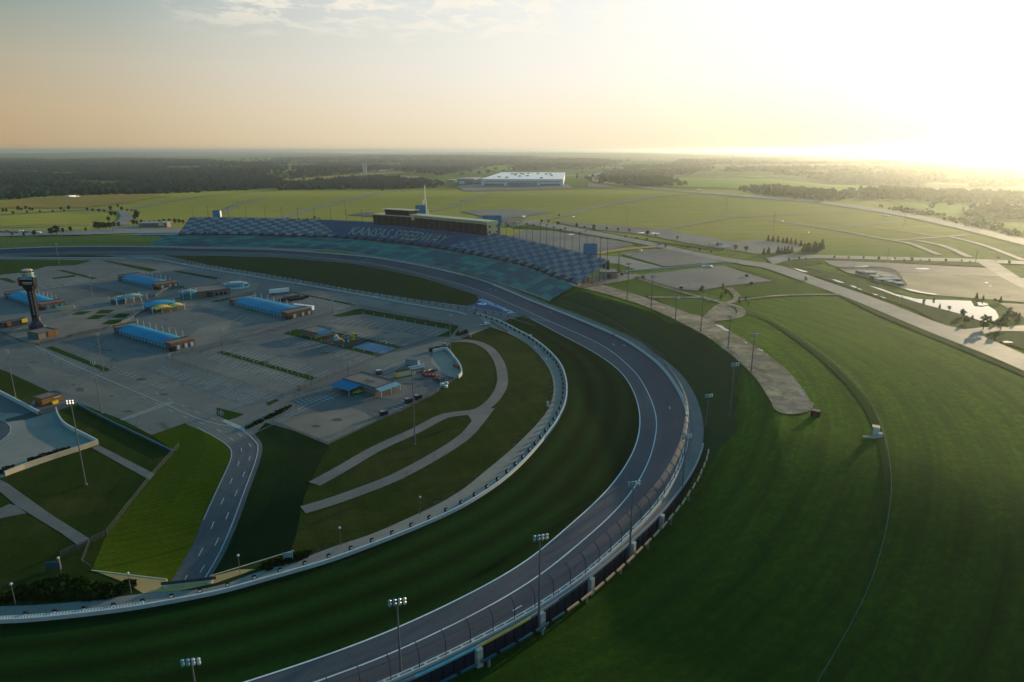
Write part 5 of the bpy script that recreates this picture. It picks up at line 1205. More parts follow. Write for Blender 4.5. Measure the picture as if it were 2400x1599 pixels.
def vehicle(pos, rz, L, W, Hh, body, label, name='parked_car', cat='car', cab=None, bed=False):
    t = thing(name, label, cat, pos, rz); m = MB()
    P = [(-L / 2, .45), (-L / 2, Hh * .58), (-L * .3, Hh * .62), (-L * .18, Hh), (L * .22, Hh), (L * .34, Hh * .62), (L / 2, Hh * .52), (L / 2, .45)] if not bed else [(-L / 2, .5), (-L / 2, Hh * .55), (-L * .02, Hh * .55), (-L * .02, Hh), (L * .2, Hh), (L * .30, Hh * .6), (L / 2, Hh * .54), (L / 2, .5)]
    n = len(P); m.add([(x, -W / 2, z) for x, z in P] + [(x, W / 2, z) for x, z in P], [tuple(range(n - 1, -1, -1)), tuple(range(n, 2 * n))] + [(i, (i + 1) % n, n + (i + 1) % n, n + i) for i in range(n)]); m.build('body', MAT[body], t)
    m = MB(); m.box((.1 if not bed else L * .1, 0, Hh * .66), ((L * .42 if not bed else L * .24), W + .04, Hh * .24), 0, .9); m.build('window', MAT['car_glass'], t)
    for x in (-L * .32, L * .32):
        for s_ in (-1, 1): m = MB(); m.cyl((x, s_ * W * .38, .36), (x, s_ * (W / 2 + .03), .36), .36, .36, 10); m.build('wheel', MAT['rubber'], t)
    if bed: m = MB(); m.box((-L * .27, 0, Hh * .55 + .01), (L * .42, W * .8, .06)); m.build('bed', MAT['black'], t)
    return t
A_, L_, W_, rz_ = rect((805, 905), (880.6, 928), (921, 910)); vehicle(Z(838, 922), rz_ + 1.2, 4.6, 1.9, 1.5, 'green_paint', 'bright green car half under the blue awning')
vehicle(Z(1137, 763), .62, 5.8, 2.0, 1.9, 'white_paint', 'white pickup truck parked by the gate at the end of the inner wall', 'pickup_truck', 'truck', bed=True)
t, L, W = house((708, 787), (738, 795), (768, 783), 3.6, 'playground_building', 'grey brown block building with a blue gable beside the playground')
m = MB(); m.add([(L, W * .05, 4.2), (L, W * .8, 4.2), (L + 4.5, W * .8, 3.0), (L + 4.5, W * .05, 3.0)], [(0, 1, 2, 3)]); m.build('blue_roof_panel', MAT['blue_awning'], t)
for yy in (.1, .8): m = MB(); m.box((L + 4.2, W * yy, 0), (.3, .3, 3.0)); m.build('post', MAT['brick'], t)
t, L, W = house((82, 949), (101, 954), (146, 939), 3.4, 'kiosk_building', 'small flat roofed building with slatted front coloured as sunlit at the pad entry', 'slats_orange')
m = MB(); m.box((L + .9, W * .55, 0), (1.0, 2.4, 1.3)); m.build('yellow_counter', MAT['yellow'], t); m = MB(); m.box((L + .2, W * .72, 2.3), (.3, 3.0, .5)); m.build('name_board', MAT['lamp_teal'], t)
t, L, W = house((455, 700), (540, 690), (545, 676), 4.2, 'media_building', 'wide low brown building beside the round fountain', 'block_brown')
m = MB(); m.box((L * .42, -1.5, 0), (L * .12, 3.5, 4.0)); m.build('dark_entrance', MAT['navy'], t)
for k in range(3): m = MB(); m.box((L * (.62 + .12 * k), -.1, .3), (L * .06, .3, 2.2)); m.build('window', MAT['dark_glass'], t)
p = Z(443, 699); t = thing('glass_rotunda', 'round dark blue glazed pavilion with white ribs at the plaza', 'pavilion', p); m = MB(); m.lathe((0, 0, 0), [(6, 0), (6.2, 4.5), (5, 5.6), (2, 6.2)], 14); m.build('glass_drum', MAT['teal_glass'], t)
for k in range(7): a = 2 * pi * k / 7; m = MB(); m.cyl((6.4 * math.cos(a), 6.4 * math.sin(a), 0), (6.4 * math.cos(a), 6.4 * math.sin(a), 6.6), .22, .2, 5); m.build('rib', MAT['wall_white'], t)
p = Z(551, 674); t = thing('round_stage', 'round teal topped stage with a fan of white steps', 'stage', p, .25); m = MB(); m.lathe((0, 0, 0), [(12, 0), (12, .9), (11, 1.2)], 24); m.build('stage_base', MAT['concrete'], t)
m = MB(); m.lathe((0, 2, 1.2), [(10.5, 0), (10.2, 1.5), (6, 2.8), (1, 3.2)], 20); m.build('canopy', MAT['teal_glass'], t)
for k in range(9): m = MB(); m.add([(-9 + 2.0 * k, -11.5, .6), (-8.1 + 2.0 * k, -11.5, .6), (-6.4 + 1.75 * k, -2.5, 3.4), (-7.2 + 1.75 * k, -2.5, 3.4), (-9 + 2.0 * k, -11.5, .3), (-8.1 + 2.0 * k, -11.5, .3), (-6.4 + 1.75 * k, -2.5, 3.0), (-7.2 + 1.75 * k, -2.5, 3.0)], [(0, 1, 2, 3), (7, 6, 5, 4), (0, 4, 5, 1), (1, 5, 6, 2), (2, 6, 7, 3), (3, 7, 4, 0)]); m.build('white_fin', MAT['wall_white'], t)
p = Z(524, 670); t = thing('ring_sculpture', 'pale ring structure left of the round stage', 'sculpture', p, .4); m = MB()
for k in range(16): a, b2 = 2 * pi * k / 16, 2 * pi * (k + 1) / 16; m.cyl((4.2 * math.cos(a), 0, 4.5 + 4.2 * math.sin(a)), (4.2 * math.cos(b2), 0, 4.5 + 4.2 * math.sin(b2)), .4, .4, 6)
m.build('ring', MAT['steel_grey'], t); m = MB(); m.box((0, 0, 0), (6, 2.5, .8)); m.build('plinth', MAT['concrete'], t)
t, L, W = house((66, 792), (92, 797), (117, 783), 3.6, 'ticket_building', 'small building with an end coloured as sunlit below the black tower', 'block_brown')
m = MB(); m.box((L + .2, W * .7, .6), (.3, W * .45, 3.6)); m.build('orange_panel', MAT['slats_orange'], t); m = MB(); m.box((L * .45, -.2, .3), (L * .7, .3, 2.0)); m.build('window', MAT['teal_glass'], t)  # sunlight on the building's end painted as an orange panel
t, L, W = house((0, 769), (8, 771), (48, 756), 3.4, 'ticket_building', 'dark building with yellow and orange signs at the left edge', 'navy', 'steel_dark')
m = MB(); m.box((L + .2, W * .9, 1.4), (.4, 3.4, 2.6)); m.build('yellow_sign', MAT['yellow'], t); m = MB(); m.box((L + .2, W * .25, .8), (.4, 2.4, 2.8)); m.build('orange_panel', MAT['slats_orange'], t)
p = Z(155, 727); t = thing('banner_board', 'long pale board on posts beside the tower-side garage', 'sign', p, .3); MB().box((0, 0, .8), (11, .4, 2.2)).build('board', MAT['tan_panel'], t)
for x in (-5, 0, 5): MB().box((x, .3, 0), (.25, .25, 2.6)).build('post', MAT['steel_dark'], t)
# white walls of the pad, teal wall, tyre stacks
wall_from([Z(*p) for p in resample(np.array([(12, 1117, 0), (60, 1098, 0), (120, 1078, 0), (180, 1059, 0), (231, 1042, 0)]), 20)], 'pad_wall', 'warm toned front wall of the concrete pad', 1.9, .6, 'concrete_warm')
wall_from(catmull([Z(*p)[:] for p in [(132.6, 963), (136, 975), (143, 988), (151.5, 998), (168, 1009), (200, 1025), (230, 1041)]], 6), 'pad_wall', 'curved white wall on the right of the concrete pad', 1.7, .5, 'wall_white')
wall_from([Z(*p) for p in [(-60, 895), (0, 924), (50, 950), (94, 974)]], 'pad_wall', 'straight white wall on the left of the concrete pad', 1.9, .6, 'wall_white')
wall_from([Z(*p) for p in resample(np.array([(184, 952, 0), (260, 991, 0), (330, 1025, 0), (408, 1063, 0)]), 14)], 'teal_wall', 'low teal wall along the grass strip', 1.0, .5, 'teal_panel')
tyre = None
for k, (x, y, n) in enumerate(((88, 1080, 6), (118, 1070, 7), (147, 1061, 6), (0, 1113, 7), (22, 1103, 4))):
    t = thing('tyre_barrier', f'black stack of tyres against the pad wall, {ordinal(k)} clump from the wall corner', 'tyres', Z(x, y) + Vector((0, .6, 0)), .63, 'tyre clumps by the pad wall')
    for j in range(n): m = MB(); m.lathe(((j - n / 2) * .95, .3 * (j % 2), 0), [(.5, 0), (.55, .3), (.5, .6), (.55, .9), (.5, 1.2), (.5, 1.5), (.3, 1.55)], 10); m.build('tyre_stack', MAT['rubber'], t)
# storage yard
ys = wall_from(catmull([Z(*p)[:] for p in [(1014, 827), (1030, 823.5), (1045, 821.5), (1054, 829), (1064, 841.5), (1073, 853), (1079, 864), (1082, 874), (1081, 881), (1074, 888)]], 5), 'yard_wall', 'curved white wall round the storage yard', 1.8, .6, 'wall_white')
struct('yard_floor', flat([(1014, 829), (1045, 823), (1063, 842), (1078, 865), (1080, 878), (1072, 886), (1056, 884), (1030, 870), (1010, 850)], .06), 'concrete_pad', 'pale floor of the storage yard', 'concrete')
def box_thing(name, label, cat, px, rz, d, mat, parts=(), group=None):
    t = thing(name, label, cat, Z(*px), rz, group); MB().box((0, 0, .25), d).build('body', MAT[mat], t)
    for nm, c, dd, mt in parts: MB().box(c, dd).build(nm, MAT[mt], t)
    return t
box_thing('storage_trailer', 'grey white trailer behind the awning building', 'trailer', (967, 856), -.35, (7.5, 2.6, 2.6), 'lamp_teal', (('roof', (0, 0, 2.85), (7.7, 2.8, .2), 'steel_dark'), ('wheel_set', (-2.5, 0, 0), (1.6, 2.5, .5), 'rubber')))
box_thing('cargo_trailer', 'tan and yellow trailer in the storage yard', 'trailer', (944, 882), .62, (8.0, 2.6, 2.7), 'tan_panel', (('roof', (0, 0, 2.95), (8.1, 2.7, .2), 'black'), ('yellow_end', (-4.1, 0, .3), (.3, 2.6, 2.6), 'yellow'), ('wheel_set', (2.2, 0, 0), (1.6, 2.5, .5), 'rubber')))
t = thing('pipe_rack', 'pair of long white pipes on a rack in the yard', 'pipes', Z(976, 865), .62)
for k, (y, z) in enumerate(((-1, .6), (1, .6), (0, 1.6))): m = MB(); m.cyl((-4.5, y, z), (4.5, y, z), .45, .45, 8); m.build('pipe', MAT['wall_white'], t)
for x in (-3, 3): MB().box((x, 0, 0), (.4, 3.4, .5)).build('rack', MAT['steel_dark'], t)
t = thing('barrier_pile', 'long pile of red barriers on the yard ground', 'barriers', Z(1008, 884), -.28)
for k in range(9): MB().box((-4 + k, RND.uniform(-.6, .6), 0), (1.6, .6, 1.0 + .5 * (k % 2)), RND.uniform(-.3, .3), .7).build('barrier', MAT['red_paint'], t)
t = thing('barrier_pile', 'short pile of red barriers against the curved yard wall', 'barriers', Z(1071, 862), -1.0)
for k in range(6): MB().box((-2.4 + k, RND.uniform(-.5, .5), 0), (1.5, .6, 1.2), RND.uniform(-.4, .4), .7).build('barrier', MAT['red_paint'], t)
t = thing('steel_pile', 'dark heap of steel frames at the back corner of the yard', 'steel pile', Z(1040, 892), .2)
for k in range(16): a = RND.uniform(0, pi); m = MB(); c = Vector((RND.uniform(-4, 4), RND.uniform(-2, 2), RND.uniform(.3, 1.8))); d = Vector((math.cos(a), math.sin(a), RND.uniform(-.2, .2))) * RND.uniform(1.5, 3); m.cyl(c - d, c + d, .22, .22, 5); m.build('beam', MAT['navy'], t)
t = thing('scrap_pile', 'dark pile of frames beside the red barriers', 'steel pile', Z(1003, 873), .5)
for k in range(12): a = RND.uniform(0, pi); m = MB(); c = Vector((RND.uniform(-4, 4), RND.uniform(-2, 2), RND.uniform(.3, 1.2))); d = Vector((math.cos(a), math.sin(a), 0)) * RND.uniform(1.2, 2.6); m.cyl(c - d, c + d, .25, .25, 5); m.build('beam', MAT['steel_dark'], t)
for k, (x, y) in enumerate(((1036, 904), (1045, 909), (1046, 901))): t = thing('water_tank', f'small round white tank at the yard corner, {ordinal(k)} of three', 'tank', Z(x, y), 0, 'white tanks at the yard corner'); m = MB(); m.lathe((0, 0, 0), [(.9, 0), (.95, 1.0), (.8, 1.25), (.3, 1.35)], 12); m.build('tank', MAT['white_paint'], t); m = MB(); m.lathe((0, 0, 1.35), [(.3, 0), (.3, .12)], 8); m.build('lid', MAT['steel_grey'], t)
for k, (x, y, lab) in enumerate(((899.6, 974, 'at the lot corner above the field road'), (958, 944, 'beside the fence near the tall floodlight'), (980, 936, 'nearest the storage yard'))):
    box_thing('dumpster', 'dark open dumpster ' + lab, 'dumpster', (x, y), .6, (3.2, 2.2, 1.7), 'navy', (('rim', (0, 0, 1.95), (3.4, 2.4, .15), 'steel_dark'), ('lid', (-.8, 0, 2.1), (1.6, 2.2, .08), 'steel_grey')), 'dumpsters along the lot edge')
box_thing('generator', 'dark generator with a pale top behind the awning building', 'generator', (888, 878), .3, (3, 2.2, 1.8), 'steel_dark', (('cover', (0, 0, 2.05), (2.4, 1.6, .3), 'lamp_glass'),))
t = thing('tractor', 'dark tractor and rollers beside the white yard wall', 'tractor', Z(1039, 818), .55)
MB().box((0, 0, .6), (3.2, 1.7, 1.2)).build('body', MAT['black'], t); MB().box((.9, 0, 1.8), (1.4, 1.6, 1.4)).build('cab', MAT['teal_glass'], t)
for x, r in ((-1, .6), (1.1, .9)):
    for s_ in (-1, 1): m = MB(); m.cyl((x, s_ * .8, r), (x, s_ * 1.2, r), r, r, 12); m.build('wheel', MAT['rubber'], t)
for k, (x, y) in enumerate(((1012, 824), (1026, 821))): box_thing('roller_unit', f'black roller unit in front of the yard wall, {ordinal(k)} from the left', 'equipment', (x, y), .3, (3, 2, 1.8), 'black', (('drum', (1.9, 0, .1), (1, 1.8, 1.0), 'rubber'),), 'black units by the yard wall')
def trailer(px, rz, L, label, mat='white_paint'):
    t = thing('semi_trailer', label, 'trailer', Z(*px), rz, 'trailers in the motorhome lot'); MB().box((0, 0, 1.1), (L, 2.6, 2.9)).build('box_body', MAT[mat], t); MB().box((0, 0, .7), (L * .95, 1.0, .4)).build('chassis', MAT['black'], t)
    for x in (-L * .38, -L * .28):
        for s_ in (-1, 1): m = MB(); m.cyl((x, s_ * .8, .5), (x, s_ * 1.3, .5), .5, .5, 10); m.build('wheel', MAT['rubber'], t)
    MB().box((L * .35, 0, 0), (.4, 2, .8)).build('landing_gear', MAT['steel_dark'], t); return t
trailer((655, 689), .55, 15, 'white trailer parked alone beyond the second garage'); trailer((712, 728), -.42, 17, 'long white trailer touching the brick end of the second garage')
for k, (x, y) in enumerate(((673, 704), (684, 700), (696, 704), (706, 701))): trailer((x, y), .75, 12, f'low dark flatbed in the trailer lot, {ordinal(k)} from the left', 'black').scale = (1, 1, .45)
# playground
t = thing('play_frame', 'grey and yellow play frame on the dark bed', 'play frame', Z(788, 799), .2); m = MB(); m.box((0, 0, 0), (2.4, 2.4, 2.6)); m.lathe((0, 0, 2.6), [(1.9, 0), (.2, 1.4)], 4, pi / 4); m.build('turret', MAT['lamp_glass'], t); m = MB(); m.add([(1.2, -.5, 2), (1.2, .5, 2), (4, .5, .2), (4, -.5, .2)], [(0, 1, 2, 3)]); m.box((2.6, 0, .4), (2.8, .3, .3)); m.build('slide', MAT['yellow'], t)
t = thing('play_frame', 'blue play frame with two yellow slides', 'play frame', Z(812, 801), .1); m = MB(); m.box((0, 0, 0), (3, 2.4, 2.4)); m.build('deck', MAT['blue_awning'], t)
for s_ in (-1, 1): m = MB(); m.box((s_ * 1.2, -1.5, 0), (.9, 2.6, 1.6), .3, .6); m.build('slide', MAT['yellow'], t)
t = thing('play_frame', 'tall yellow spiral slide at the right of the bed', 'play frame', Z(829, 797), 0); m = MB(); m.lathe((0, 0, 0), [(1.2, 0), (1.0, 1.2), (1.25, 2.2), (.9, 3.2), (1.3, 3.8), (.2, 4.6)], 10); m.build('spiral', MAT['yellow'], t); MB().box((1.2, .4, 0), (1.4, 1.4, 3.4)).build('stair', MAT['blue_awning'], t)
p = Z(912, 819); t = thing('hoop_stand', 'dark ball hoop stand on the blue court', 'hoop', p, .5); m = MB(); m.cyl((0, 0, 0), (0, 0, 3.6), .14, .14, 6); m.cyl((0, 0, 3.6), (-1.2, 0, 4.0), .1, .1, 5); m.build('pole', MAT['black'], t); MB().box((-1.3, 0, 3.4), (.12, 1.9, 1.2)).build('backboard', MAT['lamp_glass'], t)
# marker posts on the grass strips (hook-up pedestals)
proto = None
def pedestals(a, b, n, where):
    global proto
    for k in range(n):
        f = k / (n - 1); p = Z(a[0] + (b[0] - a[0]) * f, a[1] + (b[1] - a[1]) * f); lab = f'pale hookup post on {where}, {ordinal(k)} from the far end'
        if proto is None:
            proto = o = thing('hookup_post', lab, 'post', p, .4, 'hookup posts of the motorhome lot'); m = MB(); m.box((0, 0, 0), (.38, .38, 1.5)); m.build('post', MAT['lamp_glass'], o); MB().box((0, -.22, .9), (.3, .1, .45)).build('socket_box', MAT['steel_dark'], o)
        else: o = copy_tree(proto, p, label=lab)
pedestals((523, 826), (737, 890), 9, 'the narrow strip between two lots'); pedestals((515, 829), (727, 889), 9, 'the lower edge of the narrow strip'); pedestals((680, 783), (878, 832), 9, 'the lower edge of the playground lawn')
pedestals((782, 779), (932, 812), 7, 'the upper edge of the playground lawn'); pedestals((852, 735), (1046, 771), 9, 'the strip bordering the far lot')
for k, (x, y) in enumerate(((513, 972), (518, 975), (523, 974), (519, 970))): copy_tree(proto, Z(x, y), label=f'pale post on the grass corner at the road fork, {ordinal(k)} from the left')
# chain link fences
def fence(pxs, label, h=2.2, mat='wire', name='chain_link_fence', land=False, gap=5.0, rail=True):
    P = [(G(*p) if land else Z(*p))[:] for p in pxs]; A = resample(catmull(P, 8) if land else np.array(P), max(4, int(length(np.array(P)) / gap))); 
    if land: A[:, 2] = ground(A[:, 0], A[:, 1])
    t = thing(name, label, 'fence', tuple(A[0])); B = A.copy(); B[:, 2] += h; under(MB().loft([A, B]), 'wire_mesh', mat, t)
    m = MB(); m.loft([off(A, -.03, h - .04), off(A, -.03, h + .03), off(A, .03, h + .03)]); under(m, 'top_rail', 'steel_grey', t)
    for p in A[::max(1, len(A) // 60)]: m = MB(); m.cyl((p[0], p[1], p[2]), (p[0], p[1], p[2] + h + .1), .055, .055, 5); under(m, 'fence_post', 'steel_dark', t)
    return t
fence([(500, 812), (590, 790), (679, 764), (781, 736), (834, 718)], 'long fence running from the fork lots past the second garage')
fence([(842, 720), (950, 742), (1061, 764), (1079, 778)], 'fence along the grass strip beside pit road')
fence([(689, 922), (730, 904)], 'dark sliding gate at the lot entrance', 2.4, 'wire_dense', 'lot_gate', gap=3)
fence([(730, 904), (820, 867), (908, 830), (1020, 795)], 'fence between motorhome lot and yard road')
fence([(393, 845), (500, 880), (600, 915), (663, 932)], 'fence dividing the two lower lots'); fence([(394, 844), (398, 837), (500, 812)], 'short fence joining lots by the central garage')
fence([(717, 920), (770, 908)], 'low fence at the bay lines of the awning lot', 1.3)
fence([(94, 808), (160, 795), (262, 770), (300, 758)], 'dark fence round the fan plaza', 2.0, 'wire_dense'); fence([(285, 760), (305, 753), (320, 742), (340, 732), (372, 716)], 'dark curved fence between plaza and canopies', 2.0, 'wire_dense')
fence([(345, 700), (365, 697), (385, 683), (400, 678), (432, 676)], 'dark fence beside the far garage', 2.0, 'wire_dense'); fence([(0, 778), (20, 790), (60, 806), (92, 810)], 'dark fence below the left buildings', 1.6, 'wire_dense')
fence([(0, 701), (60, 690), (150, 676), (260, 656), (290, 650)], 'fence along the far garage lane', 1.8); fence([(1079, 790), (1100, 795), (1106, 788)], 'dark gate fence at the corner by pit exit', 2.2, 'wire_dense')
fence([(421, 1048), (363, 1112), (290, 1204), (250, 1256)], 'pale fence along the crest of the cutting', 1.8); fence([(250, 1256), (200, 1280), (143, 1306)], 'dark slatted fence ending at the teal panel', 1.8, 'wire_dense')
fence([(212, 1272), (190, 1328), (215, 1336)], 'thin fence left of the tunnel wall', 1.3); fence([(768, 1043), (690, 1011), (640, 992)], 'fence at the crest below the tan lot', 1.4)
fence([(946, 962), (860, 1000), (775, 1040)], 'fence along the lower lot edge', 1.4); fence([(1060, 894), (1010, 930), (946, 962)], 'dark fence at the yard corner', 1.5, 'wire_dense')
fence([(1149, 758), (1156, 762), (1164, 768), (1190, 782)], 'short dark gate at the head of the service road', 2.0, 'wire_dense', 'service_gate', gap=4)
def bush_row(a, b, n, r, h, name, label, mat='leaf_bush', jit=1.0, z=0.0, pts=None):
    t = thing(name, label, 'bushes', Z(*((a[0] + b[0]) / 2, (a[1] + b[1]) / 2))); A, B = Z(*a), Z(*b); m = MB()
    for k in range(n):
        c = A + (B - A) * RND.random() + Vector((RND.uniform(-jit, jit), RND.uniform(-jit, jit), z)); leafball(m, c, r * RND.uniform(.7, 1.2), h * RND.uniform(.6, 1.1), 26)
    under(m, 'foliage', mat, t); return t
def leafball(m, c, r, h, n):
    """clump of small leaf faces spread through a rounded volume standing on c"""
    for _ in range(n):
        a = RND.uniform(0, 2 * pi); e = math.acos(RND.uniform(-.2, 1)); q = RND.uniform(.55, 1.0)
        p = Vector((c[0] + r * q * math.sin(e) * math.cos(a), c[1] + r * q * math.sin(e) * math.sin(a), c[2] + h * .15 + h * .8 * q * max(0, math.cos(e))))
        s = r * RND.uniform(.28, .55); u = Vector((RND.gauss(0, 1), RND.gauss(0, 1), RND.gauss(0, .6))).normalized(); v = u.cross(Vector((RND.gauss(0, 1), RND.gauss(0, 1), RND.gauss(0, 1)))).normalized()
        m.add([p - u * s, p + v * s * .7, p + u * s, p - v * s * .7], [(0, 1, 2, 3)])
bush_row((30, 1395), (275, 1388), 80, 2.0, 1.8, 'shrub_bank', 'dark shrub bank in the lower left before the service road', jit=2.2); bush_row((90, 1372), (205, 1362), 40, 1.6, 1.4, 'shrub_bank', 'rounded dark shrubs below the thin fence', jit=1.6)
bush_row((580, 1005), (686, 952), 34, 1.1, 1.5, 'hedge', 'clipped dark hedge along the road to the awning lot', jit=.5); bush_row((615, 1332), (715, 1302), 40, 1.3, 1.5, 'shrub_bank', 'dark shrubs round the small sign near the service road', jit=1.2)
bush_row((1074, 786), (1092, 781), 14, 1.4, 2.6, 'hedge', 'dark shrubs at the corner of the far lot', jit=.8)
p = Z(676, 1316); t = thing('notice_board', 'small teal board on two posts among the shrubs', 'sign', p, .15); MB().box((0, 0, 1.2), (2.6, .2, 1.5)).build('board', MAT['lamp_teal'], t)
for x in (-1.2, 1.2): MB().box((x, 0, 0), (.2, .2, 1.4)).build('post', MAT['concrete_warm'], t)
p = Z(126, 1335); t = thing('notice_board', 'larger dark teal panel at the end of the slatted fence', 'sign', p, .1); MB().box((0, 0, .3), (3.4, .25, 2.0)).build('board', MAT['teal_panel'], t); MB().box((1.9, 0, 0), (.2, .2, 3.2)).build('post', MAT['steel_grey'], t)
# tunnel portal
a, b = Z(397, 1374), Z(488, 1364); d = (b - a); Lp = d.length; t = thing('tunnel_portal', 'concrete head of the tunnel with a dark railing at the end of the road', 'portal', a, math.atan2(d.y, d.x))
MB().box((Lp / 2, 0, -1.6), (Lp + 1, .8, 2.0)).build('lintel', MAT['concrete_warm'], t); MB().box((Lp / 2, -2.2, -6.6), (Lp, .4, 5.0)).build('dark_opening', MAT['black'], t)
for x in (-.6, Lp + .6): MB().box((x, -.4, -6.6), (1.2, 1.6, 6.9)).build('jamb', MAT['concrete_warm'], t)
MB().box((Lp / 2, .1, .4), (Lp + 4, .14, .9)).build('railing', MAT['steel_dark'], t)
def wing(p, q, h0, h1, label):
    A, B = Z(*p), Z(*q); t = thing('wing_wall', label, 'wall', A); m = MB(); n = Vector((-(B - A).y, (B - A).x, 0)).normalized() * .35
    m.add([A + Vector((0, 0, -5.5)), B + Vector((0, 0, -h1)), B + Vector((0, 0, .14)), A + Vector((0, 0, .14)), A + n + Vector((0, 0, -5.5)), B + n + Vector((0, 0, -h1)), B + n + Vector((0, 0, .14)), A + n + Vector((0, 0, .14))], [(0, 1, 2, 3), (7, 6, 5, 4), (3, 2, 6, 7), (0, 4, 5, 1), (1, 5, 6, 2), (0, 3, 7, 4)]); under(m, 'wall_face', 'concrete_warm', t)
wing((392, 1358), (216, 1337), 5, .8, 'long concrete wing wall left of the tunnel mouth'); wing((493, 1352), (690, 1292), 5, .8, 'long concrete wing wall right of the tunnel mouth')
def lamp_post(px, py, top, label, land=False):
    b = G(px, py) if land else Z(px, py); h = height_to(b, top); t = thing('lamp_post', label, 'lamp post', b, 0, 'small lamp posts of the inner field'); m = MB(); m.cyl((0, 0, 0), (0, 0, h), .10, .07, 5); m.build('pole', MAT['pole_grey'], t); m = MB(); m.lathe((0, 0, h - .1), [(.1, 0), (.38, .15), (.34, .5), (.1, .65)], 8); m.build('lamp', MAT['lamp_glass'], t)
for x, y, tp, lab in ((308, 1392, 1346, 'on the sandy slope by the tunnel'), (37, 1420, 1371, 'by the lower left shrubs'), (563, 1345, 1304, 'right of the tunnel road'), (799, 1281, 1239, 'beside the service road under the field road'), (986, 1207, 1167, 'near the bend of the service road'), (143, 1343, 1310, 'at the dark slatted fence')): lamp_post(x, y, tp, 'short lamp post ' + lab)
for k, (x, y) in enumerate(((1284, 953), (1255, 818), (1280, 845), (1244, 788))): box_thing('utility_cabinet', f'pale utility cabinet beside the service road, {ordinal(k)} counted from the near one', 'cabinet', (x, y), .5, (.9, .7, 1.9 if k == 0 else .8), 'lamp_glass', (('plinth', (0, 0, 0), (1.3, 1.1, .25), 'concrete'),), 'cabinets by the service road')
p = Z(1139, 746); t = thing('signal_post', 'red signal on a post at pit exit', 'signal', p, 0); m = MB(); m.cyl((0, 0, 0), (0, 0, 4.2), .14, .14, 6); m.build('post', MAT['steel_dark'], t); MB().box((0, 0, 3.2), (.9, .5, 1.2)).build('signal_head', MAT['red_paint'], t)
# ------------------------------------------------------------------ roads and lots beyond the track
def sheet(name, mb, mat, label, cat='road'): return struct(name, mb, mat, label, cat)
sheet('perimeter_road', strip([(1228, 518), (1300, 528), (1400, 545), (1500, 564), (1640, 594), (1740, 612), (1825, 624), (1953, 667.5), (2055, 703), (2208, 762), (2271, 777), (2400, 833)], [(1222, 525), (1290, 536), (1390, 553), (1490, 571), (1630, 601), (1735, 621), (1800, 633), (1953, 688), (2055, 728.6), (2182, 782), (2310, 833), (2400, 872)], .12, n=160), 'concrete_old', 'wide grey perimeter road running past the lots to the lower right')
sheet('back_road', strip([(1795, 606), (1830, 600), (1864, 599), (1953, 600.7), (2120, 605), (2250, 608), (2400, 614)], [(1812, 622), (1850, 612), (1900, 608), (1953, 608), (2120, 612), (2233, 615), (2400, 621.6)], .10, n=80), 'concrete_old', 'pale road along the far edge of the right lots')
sheet('highway', strip([(1470, 390), (1421, 403), (1392, 408), (1378, 414), (1383, 423), (1429, 432), (1531, 442), (1671, 453.5), (1800, 462), (1902, 471), (2055, 490), (2208, 518), (2400, 562)], [(1474, 392.5), (1428, 407), (1402, 412.5), (1390, 417), (1396, 423), (1436, 431.5), (1531, 444.5), (1671, 457), (1800, 468), (1902, 476), (2055, 498), (2208, 529), (2400, 577)], .15, n=170), 'concrete_old', 'long pale highway curving away to the horizon on the right')
def road(pxs, w, label, mat='concrete_old', extra=.05, name='field_track'): return sheet(name, ribbon(pxs, w, extra), mat, label)
road([(1195, 533), (1232, 525), (1269, 517), (1327, 506), (1396, 488), (1470, 474), (1531, 463), (1595, 458), (1671.6, 455)], 11, 'pale road slanting over the meadow to the highway', name='meadow_road')
road([(640, 517), (658, 512), (727, 493), (804, 473), (855, 461), (906, 451), (952, 447)], 12, 'pale road crossing the meadow behind the left seats', name='meadow_road')
road([(1013, 496), (1084, 478), (1168, 452)], 9, 'thin road over the meadow behind the press box', name='meadow_road'); road([(520, 501), (557, 481.6), (585, 473), (623, 464.6)], 9, 'short road rising behind the left blue tower', name='meadow_road')
road([(300, 493), (400, 473), (520, 457), (600, 449), (665, 443)], 8, 'faint track along the meadow crest at left'); road([(-20, 506), (60, 501), (127, 497), (204, 492.5), (260, 494)], 12, 'left access road along the trees', name='access_road')
sheet('access_road', strip([(262, 496), (275, 499), (283, 507), (278, 517), (262, 529)], [(280, 494), (304, 501), (311, 510), (304, 521), (288, 531)], .12, n=40), 'concrete_old', 'wide curved access road at the left lots')
road([(-20, 535), (90, 533), (218, 529)], 7, 'straight pale track above the left lot'); road([(-20, 533), (0, 532), (200, 525)], 4, 'thin second track above the left lot')
for pts, w, lab in (([(1557, 539), (1646, 524), (1722, 511), (1800, 506), (1953, 498), (2067, 499)], 6, 'long thin track crossing the right meadow'), ([(1800, 517), (1860, 526), (1942, 537.7), (2080, 563), (2131, 572), (2200, 599)], 7, 'diagonal track through the right meadow'),
  ([(2100, 564.5), (2180, 559), (2246, 554), (2269, 551.7)], 6, 'short track joining the diagonal one'), ([(1945, 538), (2039, 527.6), (2093, 522)], 5, 'upper branch of the diagonal track'), ([(2144, 564.5), (2210, 578), (2271, 604)], 7, 'track dropping to the back road'),
  ([(2220, 555), (2300, 575), (2400, 612)], 6, 'track along the right frame edge meadow'), ([(1880, 513), (1990, 530), (2090, 540), (2200, 556)], 4, 'faint middle track of the right meadow'), ([(1640, 502), (1740, 509), (1800, 513)], 4, 'faint upper track of the meadow')): road(pts, w, lab, 'concrete_old', .03)
def lot(pts, mat, label, name='parking_lot', extra=.02, curve=False): return sheet(name, drape(pts, extra, curve), mat, label, 'parking lot')
